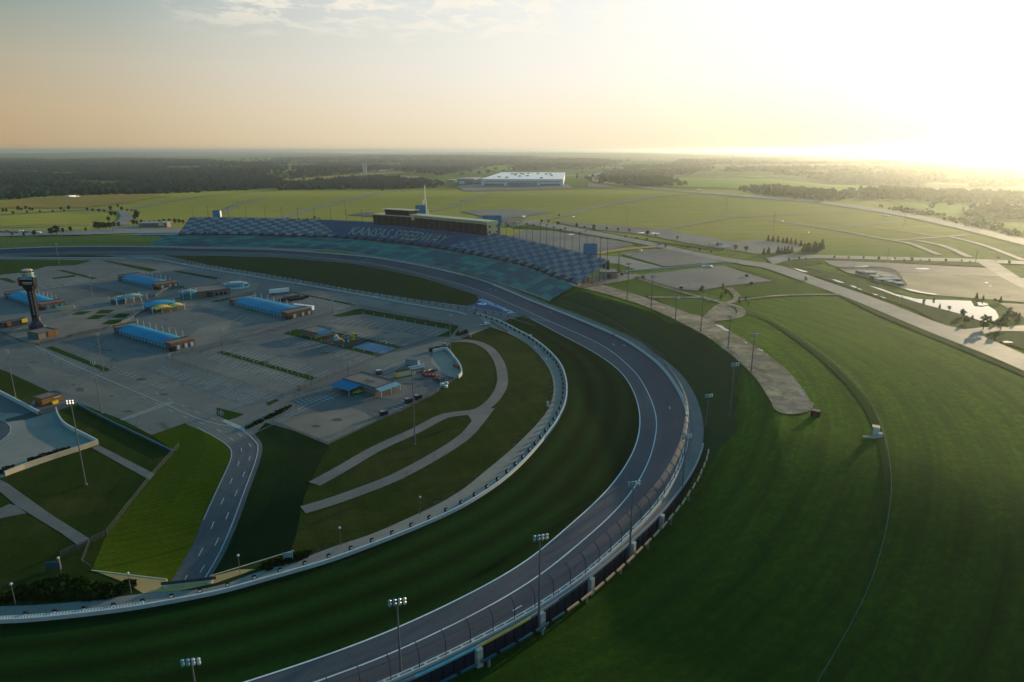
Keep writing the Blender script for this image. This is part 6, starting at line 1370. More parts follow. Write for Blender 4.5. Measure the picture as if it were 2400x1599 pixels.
lot([(1297, 520), (1378, 526), (1557, 539), (1716, 568), (1782, 563), (1882, 580), (1863, 592), (1772, 597), (1685, 583), (1612, 572), (1506, 551), (1400, 540), (1320, 527)], 'asphalt_lot', 'long grey lot beyond the row of young trees')
lot([(1195, 556), (1232, 541), (1300, 545), (1400, 558), (1490, 574), (1400, 594), (1340, 606), (1270, 585)], 'asphalt_lot', 'grey lot directly behind the right seats')
lot([(1455, 597), (1559, 584), (1697, 615), (1644, 619), (1559, 627)], 'asphalt_lot', 'grey lot with scattered drain marks')
lot([(1392, 600), (1453, 603), (1553, 628.5), (1491, 635), (1420, 622)], 'concrete_old', 'pale strip lot beside the stand end')
lot([(1485, 648), (1661, 627), (1697, 625), (1810, 660), (1703, 672), (1640, 684), (1591, 680), (1510, 656)], 'asphalt_lot', 'large empty lot with jersey barriers along its far side')
lot([(1340, 668), (1372, 655), (1420, 639), (1500, 645), (1482, 656), (1395, 672)], 'plaza', 'brownish paved plaza under the stand end', 'plaza')
road([(1400, 596), (1440, 589), (1485, 584), (1557, 578)], 11, 'tan gravel lane between two lots', 'dirt_tan', .08, 'gravel_lane')
sheet('gravel_strip', strip([(1340, 672), (1400, 686), (1470, 706), (1527, 726), (1582.7, 751.5), (1655, 790), (1715, 835), (1768, 885), (1795, 925), (1809, 948)], [(1345, 664), (1400, 667), (1506, 697), (1612, 735), (1640, 742), (1676, 759), (1742, 797), (1831.6, 858), (1877.6, 909), (1900, 944)], .06, n=110, k=7), 'gravel', 'broad worn gravel strip along the top of the berm', 'gravel')
lot([(1808, 946), (1860, 942), (1902, 944), (1905, 955), (1893, 967), (1862, 973), (1832, 970), (1814, 960)], 'gravel', 'rounded end of the gravel strip', 'gravel_strip', .05, True)
road([(1706, 676), (1722, 688), (1728, 700), (1715, 710), (1697, 714), (1680, 724), (1655, 748)], 5, 'gravel path curving past the slim trees', 'gravel', .1, 'path'); road([(1497, 655), (1545, 670), (1600, 687), (1650, 700), (1697, 713)], 4.5, 'gravel path along the lot fence', 'gravel', .09, 'path')
road([(1722, 706), (1800, 697), (1870, 693), (1965, 692)], 4.5, 'pale path from the trees to the perimeter road', 'gravel', .11, 'path'); road([(1697, 713), (1722, 719), (1737, 729), (1735, 740), (1718, 747), (1665, 755)], 5, 'loop of the gravel path', 'gravel', .12, 'path')
road([(1520, 698), (1590, 699), (1650, 700), (1680, 706)], 5, 'cross path between two small lawns', 'gravel', .07, 'path'); lot([(1655, 757), (1672, 722), (1700, 716), (1722, 728), (1718, 744), (1680, 755)], 'gravel', 'widened gravel at the path loop', 'path', .08, True)
lot([(1930, 612), (1960, 613), (2120, 620), (2310, 630), (2385, 652), (2240, 646), (2100, 640), (1985, 634), (1945, 622)], 'asphalt_lot', 'grey lot below the back road'); lot([(1965, 630), (2085, 640), (2240, 646), (2420, 655), (2420, 712), (2190, 694), (2120, 680), (2050, 655), (1985, 641)], 'gravel_tan', 'big tan gravel lot behind the pond', 'gravel_lot')
lot([(2340, 712), (2420, 716), (2420, 762), (2390, 740)], 'gravel_tan', 'corner of tan lot at the right edge', 'gravel_lot'); lot([(2290, 616), (2340, 620), (2420, 672), (2420, 690), (2360, 660)], 'concrete_old', 'crossing road at the right lots', 'access_road', .06)
lot([(2250, 775), (2300, 770), (2420, 764), (2420, 779), (2340, 778), (2280, 790)], 'concrete_old', 'side road leaving past the pond', 'access_road', .1)
lot([(1080, 497), (1190, 492), (1300, 498), (1235, 509), (1160, 515)], 'asphalt_lot', 'pale lot in the meadow behind the press box'); lot([(1120, 510), (1190, 512), (1235, 514), (1200, 524), (1100, 520)], 'asphalt_dark', 'dark lot behind the right end of the press box'); lot([(815, 505), (860, 499), (890, 502), (880, 510)], 'asphalt_dark', 'dark lot behind the left end of the press box')
lot([(-30, 545), (30, 540), (110, 543), (240, 540), (300, 531), (420, 534), (425, 548), (300, 549), (200, 552), (-30, 556)], 'concrete_old', 'grey lot behind the far straight at left'); lot([(1380, 430), (1395, 433), (1450, 441), (1390, 441), (1375, 438)], 'asphalt_dark', 'dark lot by the highway bend')
lot([(1070, 437), (1110, 434), (1330, 434), (1346, 442), (1230, 447), (1090, 450)], 'asphalt_lot', 'truck yard in front of the white warehouse', 'truck_yard'); lot([(920, 419), (935, 413), (985, 415), (975, 424), (940, 424)], 'gravel', 'pale earthworks beside the road bend', 'earthworks')
# fields
def field(pts, mat, label, name='field', extra=.0, curve=False): return sheet(name, drape(pts, extra, curve), mat, label, 'field')
field([(-30, 483), (60, 470), (160, 462), (280, 457), (360, 458), (400, 462), (330, 470), (310, 476), (200, 488), (60, 489), (-30, 489)], 'grass_hay', 'orange ripe hayfield at far left', 'hay_field', .03); field([(665, 421), (720, 418), (830, 410), (940, 404), (960, 406), (850, 413), (770, 421), (690, 430)], 'grass_hay', 'tan stubble field by the silo', 'hay_field', .03)
for k, (pts, lab) in enumerate((([(1470, 425), (1600, 418), (1800, 420), (1900, 430), (2000, 440), (2060, 470), (1900, 455), (1700, 442), (1560, 438)], 'light green pasture beyond the highway'), ([(2070, 470), (2200, 478), (2300, 480), (2290, 495), (2200, 500), (2110, 485)], 'bright pasture strip under the far hedge'),
  ([(2100, 490), (2180, 497), (2270, 500), (2330, 520), (2420, 540), (2420, 560), (2300, 528), (2180, 503)], 'bright pasture right of the highway'), ([(1800, 430), (2000, 436), (2200, 444), (2420, 450), (2420, 458), (2200, 452), (1950, 448)], 'pale far pasture strip'), ([(1110, 392), (1180, 392), (1210, 398), (1160, 402)], 'small far pasture above the warehouse'),
  ([(600, 398), (690, 394), (700, 402), (620, 408)], 'small clearing in the far woods'), ([(470, 425), (530, 424), (530, 427), (470, 428)], 'thin clearing in the left woods'), ([(175, 403), (215, 402), (212, 405)], 'tiny bright clearing far left'), ([(395, 445), (430, 440), (425, 447)], 'tiny clearing near the meadow crest'))): field(pts, 'grass_pasture', lab, 'pasture', .02)
field([(1200, 529), (1290, 534), (1420, 556), (1440, 560), (1425, 563), (1300, 541), (1205, 537)], 'grass_ditch', 'dark green verge between road and lot', 'verge', .03); field([(1430, 559), (1470, 561), (1545, 575), (1538, 579), (1500, 578), (1455, 566)], 'grass_ditch', 'dark green verge behind the tan lane', 'verge', .03)
field([(1572, 579), (1600, 583), (1735, 613), (1728, 618), (1650, 604), (1585, 587)], 'grass_ditch', 'long dark green verge before the perimeter road', 'verge', .03); field([(1260, 524), (1300, 529), (1390, 541), (1520, 565), (1700, 586), (1690, 590), (1540, 571), (1400, 550), (1270, 530)], 'grass_ditch', 'green verge under the young trees', 'verge', .03)
field([(1930, 610), (2000, 609), (2200, 614), (2300, 619), (2310, 627), (2200, 622), (2000, 615)], 'grass_ditch', 'dark green hedge strip along the back road', 'verge', .05); field([(1815, 622), (1860, 614), (1920, 613), (1930, 620), (1875, 625), (1990, 648), (2060, 668), (2130, 697), (2200, 708), (2255, 742), (2290, 760), (2340, 768), (2230, 772), (2130, 722), (2040, 692), (1920, 652)], 'grass_ditch', 'dark green ditch slope between road and pond', 'verge', .04)
field([(2290, 785), (2340, 780), (2420, 782), (2420, 828), (2360, 808), (2300, 792)], 'grass_ditch', 'dark grass corner at the right edge', 'verge', .06); field([(1965, 694), (1990, 700), (2040, 722), (2400, 874), (2400, 884), (2200, 800), (2060, 742)], 'grass_ditch', 'dark green verge along the near side of the road', 'verge', .02)
for pts, lab in (([(1375, 672), (1400, 672), (1492, 656), (1530, 668), (1600, 692), (1616, 696), (1500, 696), (1440, 685), (1400, 680)], 'bright triangular lawn beside the stand end'), ([(1536, 702), (1600, 701), (1660, 706), (1675, 715), (1668, 735), (1640, 744), (1600, 735), (1560, 716)], 'bright oval lawn under the wide crossbar light'), ([(1425, 618), (1450, 620), (1490, 633), (1440, 640), (1420, 634)], 'small lawn behind the stand end'), ([(1700, 622), (1830, 655), (1900, 665), (1945, 690), (1800, 695), (1735, 700), (1710, 675), (1815, 661)], 'bright lawn between lot and path')): field(pts, 'grass_lawn', lab, 'lawn', .035)
# water --------------------------------------------------------------------------------
pond_px = [(2034, 671), (2064, 678.6), (2098, 691.5), (2128, 698), (2147, 702.5), (2184, 705), (2230, 706), (2276, 708), (2283, 720), (2300, 722), (2315, 719), (2334, 731), (2341, 746), (2330, 756), (2317, 758), (2296, 754), (2246, 737), (2165, 715.5), (2100, 695.6), (2050, 677)]
P = [G(*p) for p in pond_px]; zl = sum(p.z for p in P) / len(P); o = sheet('pond', drape(pond_px, .12), 'water', 'glaring pond reflecting the low sun', 'water')
puds = [[(1676, 763), (1690, 765), (1700, 772), (1712, 778), (1700, 777), (1686, 769)], [(1775, 818), (1787, 823), (1788, 826), (1777, 822)], [(1869, 915), (1877, 918), (1885, 931), (1879, 932), (1872, 924)], [(1854, 893), (1862, 896), (1858, 899)], [(1745, 804), (1751, 806), (1747, 808)], [(1797, 831), (1801, 834), (1795, 833)], [(1741, 798), (1745, 799), (1743, 801)],
  [(2005, 627), (2030, 625), (2036, 627), (2010, 629)], [(2145, 631), (2172, 631), (2176, 634), (2150, 633)], [(1857, 630), (1872, 633), (1893, 639), (1880, 639)], [(1949, 657), (1958, 658), (1978, 665), (1966, 664)], [(1992, 671), (2003, 673), (2008, 677), (1998, 675)], [(2010, 677), (2022, 682), (2012, 680)], [(2043, 690), (2058, 693), (2052, 694)], [(2060, 696), (2076, 701), (2070, 701)], [(2120, 678), (2140, 681), (2165, 687), (2192, 691), (2193, 693.5), (2160, 689.5), (2130, 683)],
  [(2287, 711), (2305, 712), (2316, 716), (2300, 719), (2285, 716)], [(2344, 801), (2368, 803), (2373, 806), (2350, 806)], [(2306, 664), (2316, 664), (2312, 667)], [(2317, 672), (2324, 672), (2320, 674)], [(1492, 548), (1510, 546), (1506, 549)], [(1526, 547), (1548, 549), (1530, 550)], [(1330, 551), (1345, 550), (1340, 553)], [(1222, 508), (1232, 508), (1228, 511)], [(1340, 509), (1348, 509), (1344, 511)], [(2088, 609), (2098, 610), (2092, 612)], [(1892, 546), (1898, 546), (1895, 548)], [(1832, 519), (1838, 520), (1834, 521)]]
for k, q in enumerate(puds): sheet('puddle', drape([(x, y) for x, y in q], .10 + .004 * k, True, 3.0), 'puddle', 'bright puddle left on the ground after rain', 'water')
# ------------------------------------------------------------------ trees
def tree_mesh(kind, seed):
    global RND
    keep = RND; RND = random.Random(seed); t = MB(); c = MB()
    if kind == 'round':
        t.cyl((0, 0, -.05), (0, 0, .32), .035, .022, 6)
        for k in range(5): a = 2 * pi * k / 5 + RND.random(); t.cyl((0, 0, .24 + .03 * k), (.18 * math.cos(a), .18 * math.sin(a), .48 + .05 * k), .016, .006, 4)
        for k in range(22):
            a = RND.uniform(0, 2 * pi); z = RND.uniform(.24, .84); rr = .32 * math.sqrt(max(.05, 1 - ((z - .5) / .42) ** 2)) * RND.uniform(.2, .95); leafball(c, (rr * math.cos(a), rr * math.sin(a), z - .06), RND.uniform(.10, .17), RND.uniform(.16, .24), 26)
    elif kind == 'slim':
        t.cyl((0, 0, -.05), (0, 0, .6), .022, .010, 6)
        for k in range(5): a = 2 * pi * k / 5 + RND.random(); t.cyl((0, 0, .24 + .08 * k), (.10 * math.cos(a), .10 * math.sin(a), .40 + .08 * k), .010, .004, 4)
        for k in range(18):
            a = RND.uniform(0, 2 * pi); z = RND.uniform(.2, .9); rr = .17 * math.sqrt(max(.05, 1 - ((z - .5) / .48) ** 2)) * RND.uniform(.1, .9); leafball(c, (rr * math.cos(a), rr * math.sin(a), z - .05), RND.uniform(.06, .11), RND.uniform(.12, .18), 24)
    else:
        t.cyl((0, 0, -.05), (0, 0, .9), .030, .004, 6)
        for k in range(26):
            z = .06 + .86 * k / 26; rr = .27 * (1 - z) + .02
            for j in range(4): a = RND.uniform(0, 2 * pi); leafball(c, (rr * .65 * math.cos(a), rr * .65 * math.sin(a), z - .02), .05 + rr * .30, .09, 8)
    RND = keep; return t, c
PROTO = {}
def tree(px, py, hpx, kind='round', label='', group='trees', mat='leaf_mid', land=True, name=None):
    p = G(px, py); d = math.hypot(p.x, p.y, p.z - CAMH); h = max(2.5, hpx * d / FOC)
    key = (kind, mat, int(RND.random() * 3))
    if key not in PROTO:
        t, c = tree_mesh(kind, hash(key[2]) + len(PROTO) * 7); o = thing(name or ('conifer' if kind == 'cone' else 'tree'), label, 'tree', p, 0, group); t.build('trunk', MAT['bark'], o); c.build('crown', MAT[mat], o); PROTO[key] = o
    else: o = copy_tree(PROTO[key], p, RND.uniform(0, 6.28), label=label, group=group)
    o.scale = (h * RND.uniform(.9, 1.12), h * RND.uniform(.9, 1.12), h); o.rotation_euler = (0, 0, RND.uniform(0, 6.28)); return o
def R3(x, y, h): return 1200 + x / 3.923, 330 + y / 3.923, h / 3.923
row1 = [(272, 760, 35), (335, 765, 38), (421, 785, 45), (593, 800, 42), (669, 805, 20), (750, 825, 52), (872, 825, 35), (973, 838, 38), (1077, 845, 38), (1247, 880, 55), (1322, 885, 30), (1519, 912, 35), (1887, 975, 40), (2052, 1015, 60), (2152, 1020, 50)]
for k, q in enumerate(row1): tree(*R3(*q), 'round', f'young round tree on the verge of the long lot, {ordinal(k)} from the left', 'young trees on the long verge')
row2 = [(203, 790, 25), (390, 810, 18), (484, 820, 22), (675, 845, 20), (1045, 895, 25), (1140, 910, 25), (1237, 925, 28), (1410, 985, 30), (1614, 998, 30), (1726, 1020, 35), (1831, 1042, 30)]
for k, q in enumerate(row2): tree(*R3(*q), 'round', f'small tree on the near side of the perimeter road, {ordinal(k)} from the left', 'small trees beside the perimeter road')
row3 = [(190, 285, 30), (285, 275, 28), (347, 280, 25), (608, 265, 30), (740, 268, 25), (877, 268, 25), (1017, 275, 30), (1162, 278, 28), (1250, 290, 25), (1322, 288, 35), (1400, 292, 18), (1483, 290, 20), (1632, 295, 30), (1778, 298, 25), (1855, 305, 15), (2110, 275, 30), (2215, 318, 35)]
for k, (x, y, h) in enumerate(row3): tree(1800 + x / 3.923, 540 + y / 3.923, h / 3.923, 'round', f'small tree along the back road, {ordinal(k)} from the road junction', 'small trees along the back road')
tree(1888, 659, 10, 'round', 'single dark tree on the verge of the perimeter road', 'lone trees')
for k, (x, y, h, kd) in enumerate(((1145, 790, 85, 'round'), (1383, 770, 90, 'slim'), (1410, 825, 92, 'slim'), (1365, 870, 92, 'slim'), (1562, 915, 92, 'slim'), (1633, 890, 70, 'slim'), (1663, 950, 70, 'slim'))):
    tree(1400 + x / 4.708, 520 + y / 4.708, h / 4.708, kd, ('round tree at the corner of the large empty lot', 'slim tree at the back of the trio by the gravel path', 'slim tree at the right of the trio by the gravel path', 'slim tree at the front of the trio by the gravel path', 'slim tree left of the path loop pair', 'slim tree on the far side of the path loop', 'slim tree lowest in the path loop group')[k], 'slim trees by the gravel path')
for k, (x, y, h, kd) in enumerate(((1295, 655, 50, 'cone'), (1413, 690, 58, 'round'), (1580, 770, 92, 'round'), (1620, 855, 92, 'round'), (1700, 805, 52, 'round'), (1840, 930, 165, 'round'), (2060, 930, 160, 'round'), (1755, 545, 72, 'cone'), (1838, 560, 58, 'cone'), (2055, 590, 72, 'cone'), (1985, 590, 50, 'round'), (2150, 765, 95, 'cone'), (2280, 825, 95, 'cone'), (2205, 795, 70, 'round'), (1097, 590, 45, 'round'), (2110, 800, 70, 'round'), (2080, 860, 60, 'round'), (1760, 600, 45, 'round'), (1975, 880, 60, 'round'), (2240, 850, 60, 'round'), (1220, 570, 40, 'round'), (2180, 700, 50, 'round'), (2250, 760, 50, 'cone'))):
    tree(1960 + x / 5.35, 600 + y / 5.35, h / 5.35, kd, f'dark tree on the pond bank, {ordinal(k)} of the pond group', 'trees round the pond', 'leaf_dark' if kd == 'cone' else 'leaf_mid')
k = 0
for lst, h in (([(0, 103), (45, 108), (90, 114), (135, 120), (170, 124), (210, 131), (250, 142), (300, 152)], 56), ([(330, 200), (352, 206), (380, 210), (410, 212), (440, 207), (470, 192), (495, 176), (365, 190), (425, 190)], 84), ([(90, 217), (120, 220), (150, 220), (180, 217), (215, 212), (2, 222), (-40, 226)], 66)):
    for x, y in lst: tree(1800 + x / 3.923, 540 + y / 3.923, h / 3.923 * RND.uniform(.85, 1.1), 'cone', f'dark conifer of the windbreak by the right meadow, {ordinal(k)} of the clump', 'conifers of the windbreak', 'leaf_blue'); k += 1
left = [(172, 645, 34), (238, 637, 30), (562, 645, 32), (634, 640, 38), (803, 650, 30), (853, 655, 30), (909, 660, 30), (960, 663, 28), (1020, 648, 44), (1085, 617, 28), (1122, 645, 34), (1022, 700, 48), (1000, 745, 42), (1060, 696, 36), (1214, 655, 22), (1172, 650, 22), (470, 870, 64), (520, 865, 78), (580, 850, 42), (650, 840, 44), (320, 875, 44), (222, 880, 32), (115, 876, 26), (790, 835, 32), (880, 815, 62), (910, 820, 66), (945, 815, 58), (980, 815, 60), (1010, 812, 58), (1045, 800, 46), (1090, 790, 40), (30, 660, 30), (60, 660, 30), (200, 650, 26), (275, 645, 26), (300, 650, 24), (1255, 700, 60), (1265, 720, 66), (1240, 735, 50), (1225, 780, 50), (1260, 780, 44), (1300, 770, 40), (1340, 775, 36), (1380, 770, 34), (1420, 770, 36), (1470, 765, 38), (1510, 760, 40), (1560, 765, 44), (1610, 765, 46), (1650, 765, 44), (1685, 768, 40), (120, 680, 26), (250, 668, 22), (370, 665, 22), (485, 660, 20), (590, 655, 20)]
for k, (x, y, h) in enumerate(left): tree(x / 3.923, 330 + y / 3.923, h / 3.923, 'round', f'dark round tree near the left access road and lots, number {ordinal(k)} of the scatter', 'scattered trees at far left', 'leaf_dark')
for k, (x, y, h) in enumerate(((738, 516, 9), (700, 517, 6), (748, 517, 7), (675, 515, 5), (720, 517, 6), (730, 518, 6))): tree(x, y, h, 'round', f'small dark tree behind the left seats, {ordinal(k)} of the cluster', 'trees behind the left seats', 'leaf_dark')
for k, (x, y, h) in enumerate(((1165, 512, 9), (1310, 509, 7), (2257, 498, 10), (2265, 512, 8), (2330, 526, 8), (1990, 448, 8))): tree(x, y, h, 'round', f'lone field tree far beyond the stand, {ordinal(k)} from the press box', 'lone trees', 'leaf_mid')
# woods read as one mass --------------------------------------------------------------------
ICO = bmesh.new(); bmesh.ops.create_icosphere(ICO, subdivisions=1, radius=1.0); IV = np.array([v.co[:] for v in ICO.verts]); IF = np.array([[v.index for v in f.verts] for f in ICO.faces]); ICO.free()
IC2 = bmesh.new(); bmesh.ops.create_icosphere(IC2, subdivisions=2, radius=1.0); IV2 = np.array([v.co[:] for v in IC2.verts]); IF2 = np.array([[v.index for v in f.verts] for f in IC2.faces]); IC2.free()
def poly_in(x, y, P):
    c = np.zeros(x.shape, bool); j = len(P) - 1
    for i in range(len(P)):
        (xi, yi), (xj, yj) = P[i], P[j]; q = (yi > y) != (yj > y); c ^= q & (x < (xj - xi) * (y - yi) / (yj - yi + 1e-12) + xi); j = i
    return c
def wood(pxs, n, h, label, mat='leaf_dark', rad=None, big=False, cat='woodland', name='woodland'):
    P = [tuple(G(*p)[:2]) for p in pxs]; A = np.array(P); rng = np.random.default_rng(abs(hash(label)) % 1000 if False else len(label) * 13 + n)
    X = rng.uniform(A[:, 0].min(), A[:, 0].max(), n * 12); Y = rng.uniform(A[:, 1].min(), A[:, 1].max(), n * 12); k = poly_in(X, Y, P); X, Y = X[k][:n], Y[k][:n]
    dd = Y.mean(); j = rng.random(len(X)) < .22; X = X + np.where(j, rng.normal(0, dd * .018, len(X)), 0); Y = Y + np.where(j, rng.normal(0, dd * .03, len(X)), 0)
    # keep small gaps so that the edge and top are uneven
    g = np.sin(X / 61 + np.sin(Y / 83) * 2) + np.sin(Y / 57 + X / 140) + (np.sin(Y / 190 + np.sin(X / 400) * 1.5) + np.sin(X / 520 + 2)) * (dd > 2200); k = g > (-1.5 if dd < 2200 else -0.95); X, Y = X[k], Y[k]
    Zg = ground(X, Y); m = len(X); r = (rad or h * .55) * rng.uniform(.6, 1.25, m); hh = h * rng.uniform(.6, 1.2, m)
    bv, bf = (IV2, IF2) if big else (IV, IF)
    V = bv[None] * (1 + rng.normal(0, .18, (m, len(bv), 1))); a = rng.uniform(0, 6.28, m); ca, sa = np.cos(a)[:, None], np.sin(a)[:, None]
    x, y = V[..., 0] * ca - V[..., 1] * sa, V[..., 0] * sa + V[..., 1] * ca
    V = np.stack([x * r[:, None] + X[:, None], y * r[:, None] + Y[:, None], V[..., 2] * (hh * .5)[:, None] + (Zg + hh * .5)[:, None]], -1)
    F = (bf[None] + (np.arange(m) * len(bv))[:, None, None]).reshape(-1, 3); V = V.reshape(-1, 3)
    me = bpy.data.meshes.new(name); me.vertices.add(len(V)); me.vertices.foreach_set('co', V.ravel()); me.loops.add(F.size); me.loops.foreach_set('vertex_index', F.ravel().astype(np.int32)); me.polygons.add(len(F)); me.polygons.foreach_set('loop_start', np.arange(0, F.size, 3)); me.polygons.foreach_set('loop_total', np.full(len(F), 3)); me.update(calc_edges=True); me.materials.append(MAT[mat])
    o = bpy.data.objects.new(name, me); COL.objects.link(o); return tag(o, label, cat, kind='stuff')
wood([(-40, 478), (60, 466), (140, 460), (245, 457), (330, 456), (440, 452), (520, 448), (600, 445), (650, 441), (662, 425), (600, 412), (450, 408), (250, 405), (-40, 405)], 6500, 14, 'dark woodland spreading behind the hayfield at far left')
wood([(-60, 405), (250, 405), (450, 408), (600, 412), (680, 400), (640, 385), (400, 376), (-60, 374)], 9000, 18, 'blue green woodland filling the far left distance', rad=13)
wood([(668, 447), (700, 433), (780, 425), (860, 418), (930, 421), (1000, 427), (1008, 440), (960, 443), (800, 443)], 1300, 13, 'dark wood belt below the silo', big=True)
wood([(690, 418), (680, 408), (700, 394), (790, 385), (860, 386), (935, 392), (900, 401), (830, 407), (760, 414)], 1600, 16, 'rounded wood hill left of the silo')
wood([(930, 400), (940, 388), (1040, 378), (1200, 376), (1240, 384), (1130, 392), (1080, 405), (1030, 412)], 2600, 16, 'woods between silo and warehouse', rad=12)
wood([(620, 384), (640, 372), (900, 366), (1250, 366), (1240, 376), (940, 384)], 3600, 18, 'hazy wood line below the horizon', rad=22)
wood([(1200, 384), (1250, 376), (1420, 374), (1460, 380), (1400, 396), (1300, 399), (1215, 400)], 2200, 15, 'woods behind the warehouse roof', 'leaf_far', rad=11)
wood([(1395, 414), (1440, 400), (1480, 390), (1600, 382), (1665, 392), (1660, 404), (1560, 412), (1470, 430), (1420, 428)], 1700, 13, 'green wood beside the far highway bend', 'leaf_far', rad=9)
wood([(1490, 436), (1500, 424), (1540, 420), (1572, 430), (1550, 438)], 320, 13, 'small copse right of the highway bend', 'leaf_far', big=True)
wood([(1735, 447), (1800, 441), (1870, 446), (1975, 458), (1990, 470), (1900, 468), (1800, 459)], 420, 11, 'hedgerow of bushes left along the highway', 'leaf_far', big=True)
wood([(2010, 468), (2030, 452), (2090, 447), (2200, 455), (2420, 462), (2420, 482), (2250, 478), (2120, 472)], 900, 13, 'long olive tree belt on the right beyond the pasture', 'leaf_far', big=True)
wood([(2285, 505), (2300, 495), (2340, 497), (2420, 503), (2420, 515), (2340, 520)], 200, 12, 'clump of trees at the right edge pasture', 'leaf_far', big=True)
wood([(1900, 420), (1950, 414), (2200, 416), (2420, 424), (2420, 442), (2150, 438), (2000, 434)], 1500, 14, 'hazy tree belt far right', 'leaf_far', rad=10)
wood([(1700, 402), (1800, 394), (2100, 394), (2420, 400), (2420, 412), (2100, 410), (1860, 412)], 2200, 16, 'faint tree belt under the sun glare', 'leaf_far', rad=14)
wood([(1560, 380), (1700, 372), (2420, 376), (2420, 392), (1900, 388), (1650, 388)], 3200, 18, 'farthest faint woods at the right', 'leaf_far', rad=24)
wood([(2060, 487), (2180, 501), (2260, 514), (2400, 548), (2400, 560), (2240, 522), (2120, 500)], 160, 5, 'low bushes along the far side of the highway', 'leaf_far', big=True)
# ------------------------------------------------------------------ buildings beyond
def slab(px0, px1, ybase, ytop, depth, name, label, wall, roof, cat='building', zroof=.6):
    A, B = G(px0, ybase), G(px1, ybase); u = B - A; u.z = 0; L = u.length; t = thing(name, label, cat, A, math.atan2(u.y, u.x)); h = height_to(A, ytop); MB().box((L / 2, depth / 2, -6), (L, depth, h + 6)).build('wall', MAT[wall], t); MB().box((L / 2, depth / 2, h), (L + .8, depth + .8, zroof)).build('roof', MAT[roof], t); return t, L, h
wt, L, h = slab(1128, 1320, 437, 421, 600, 'warehouse', 'huge white roofed warehouse with pale walls and dock doors on the plain', 'pale_wall', 'white_roof', zroof=1.2)
for i in range(24):
    x = L * (.05 + .24 * i / 12) if i < 12 else L * (.73 + .24 * (i - 12) / 12); m = MB(); m.box((x, -.3, .5), (3.6, .5, h * .35)); m.build('dock_door', MAT['steel_dark'], wt)
m = MB(); m.box((L * .5, -3, 0), (L * .36, 6, h * .55)); m.build('office_front', MAT['shed_grey'], wt); m = MB(); m.box((L * .5, -1, h * .66), (L * .9, 1.5, 1.6)); m.build('canopy_band', MAT['steel_grey'], wt)
for k in range(16): m = MB(); m.box((L * RND.uniform(.05, .95), RND.uniform(30, 560), h + 1.2), (9, 7, 3)); m.build('roof_unit', MAT['shed_grey'], wt)
t, L, h = slab(1070, 1112, 432, 420, 120, 'shed', 'grey shed left of the white warehouse', 'shed_grey', 'steel_grey'); MB().box((L * .3, -.5, 0), (L * .3, 1, h * .6)).build('door', MAT['pale_wall'], t)
t, L, h = slab(1046, 1068, 427, 423, 60, 'shed', 'low pale roofed shed far left of the warehouse', 'shed_grey', 'tan_panel'); MB().box((L * .5, -.5, 0), (L * .2, 1, h * .6)).build('door', MAT['steel_dark'], t)
s0 = G(855, 410); h = height_to(s0, 384); t = thing('silo_tower', 'tall pale concrete silo tower rising from the far fields', 'tower', s0); m = MB(); m.lathe((0, 0, -3), [(7.5, 0), (7.2, h), (7.2, h + 3)], 16); m.build('shaft', MAT['silo'], t); MB().box((7, -2, -2), (4, 5, h * .99 + 2)).build('stair_shaft', MAT['steel_grey'], t); MB().box((-12, 0, -3), (16, 10, 9)).build('base_shed', MAT['white_paint'], t)
for k, (x, y, w) in enumerate(((120, 378, 5), (144, 378.5, 7), (530, 378, 6), (500, 369, 4), (625, 375, 14), (645, 375, 10), (700, 373, 8), (738, 375, 12), (800, 373, 8), (890, 402.5, 14), (910, 401, 4), (945, 371, 12), (980, 370, 8), (1010, 371, 6), (345, 404, 8), (470, 421, 9), (555, 412, 10), (150, 463, 12), (165, 464, 6), (270, 404, 5), (1640, 447, 5), (2085, 509, 5))):
    t, L, h = slab(x, x + w, y, y - max(1.6, w * .22), 20, 'farmstead', f'tiny pale far building, {ordinal(k)} counted along the distance', 'white_paint', 'white_roof')
    MB().box((L * .5, -.4, .2), (L * .25, .8, h * .5)).build('door', MAT['shed_grey'], t); t['group'] = 'tiny far buildings'
t, L, h = slab(326, 392, 535, 525, 22, 'long_shed', 'long dark shed at the left end of the stand', 'block_brown', 'steel_grey'); MB().box((L * .8, -.6, 2), (L * .18, 1, 6)).build('tan_door', MAT['tan_panel'], t)  # door in the tan panel colour
t, L, h = slab(389, 397, 533, 523, 8, 'sign_tower', 'orange slatted block beside the long dark shed', 'slats_orange', 'steel_dark', 'sign'); MB().box((L * .5, -.3, h * .4), (L * .6, .4, h * .4)).build('sign_panel', MAT['yellow'], t)
t, L, h = slab(1181, 1213, 531, 524, 12, 'ticket_office', 'tan stone ticket office behind the press box end', 'tan_panel', 'roof_brown'); MB().box((L * .3, -.3, .5), (L * .12, .4, h * .5)).build('window', MAT['dark_glass'], t)
t, L, h = slab(1408, 1446, 654, 640, 14, 'service_building', 'dark gabled service building under the end of the stand', 'steel_grey', 'steel_dark'); MB().box((L * .5, -.3, .3), (L * .2, .4, h * .7)).build('door', MAT['black'], t)
t, L, h = slab(1378, 1388, 663, 654, 8, 'kiosk', 'small warm kiosk beneath the stand end', 'tan_panel', 'roof_brown'); MB().box((L * .5, -.3, .6), (L * .5, .4, h * .5)).build('hatch', MAT['yellow'], t)
CB = [(2014, 645, 9, 10), (2027, 647, 26, 9), (2048, 655, 14, 7), (2060, 662, 22, 7), (2071, 655, 18, 7), (2078, 661, 15, 7), (2091, 655, 14, 7), (2098, 661, 14, 7), (2101, 671, 17, 7), (2085, 667, 14, 6)]
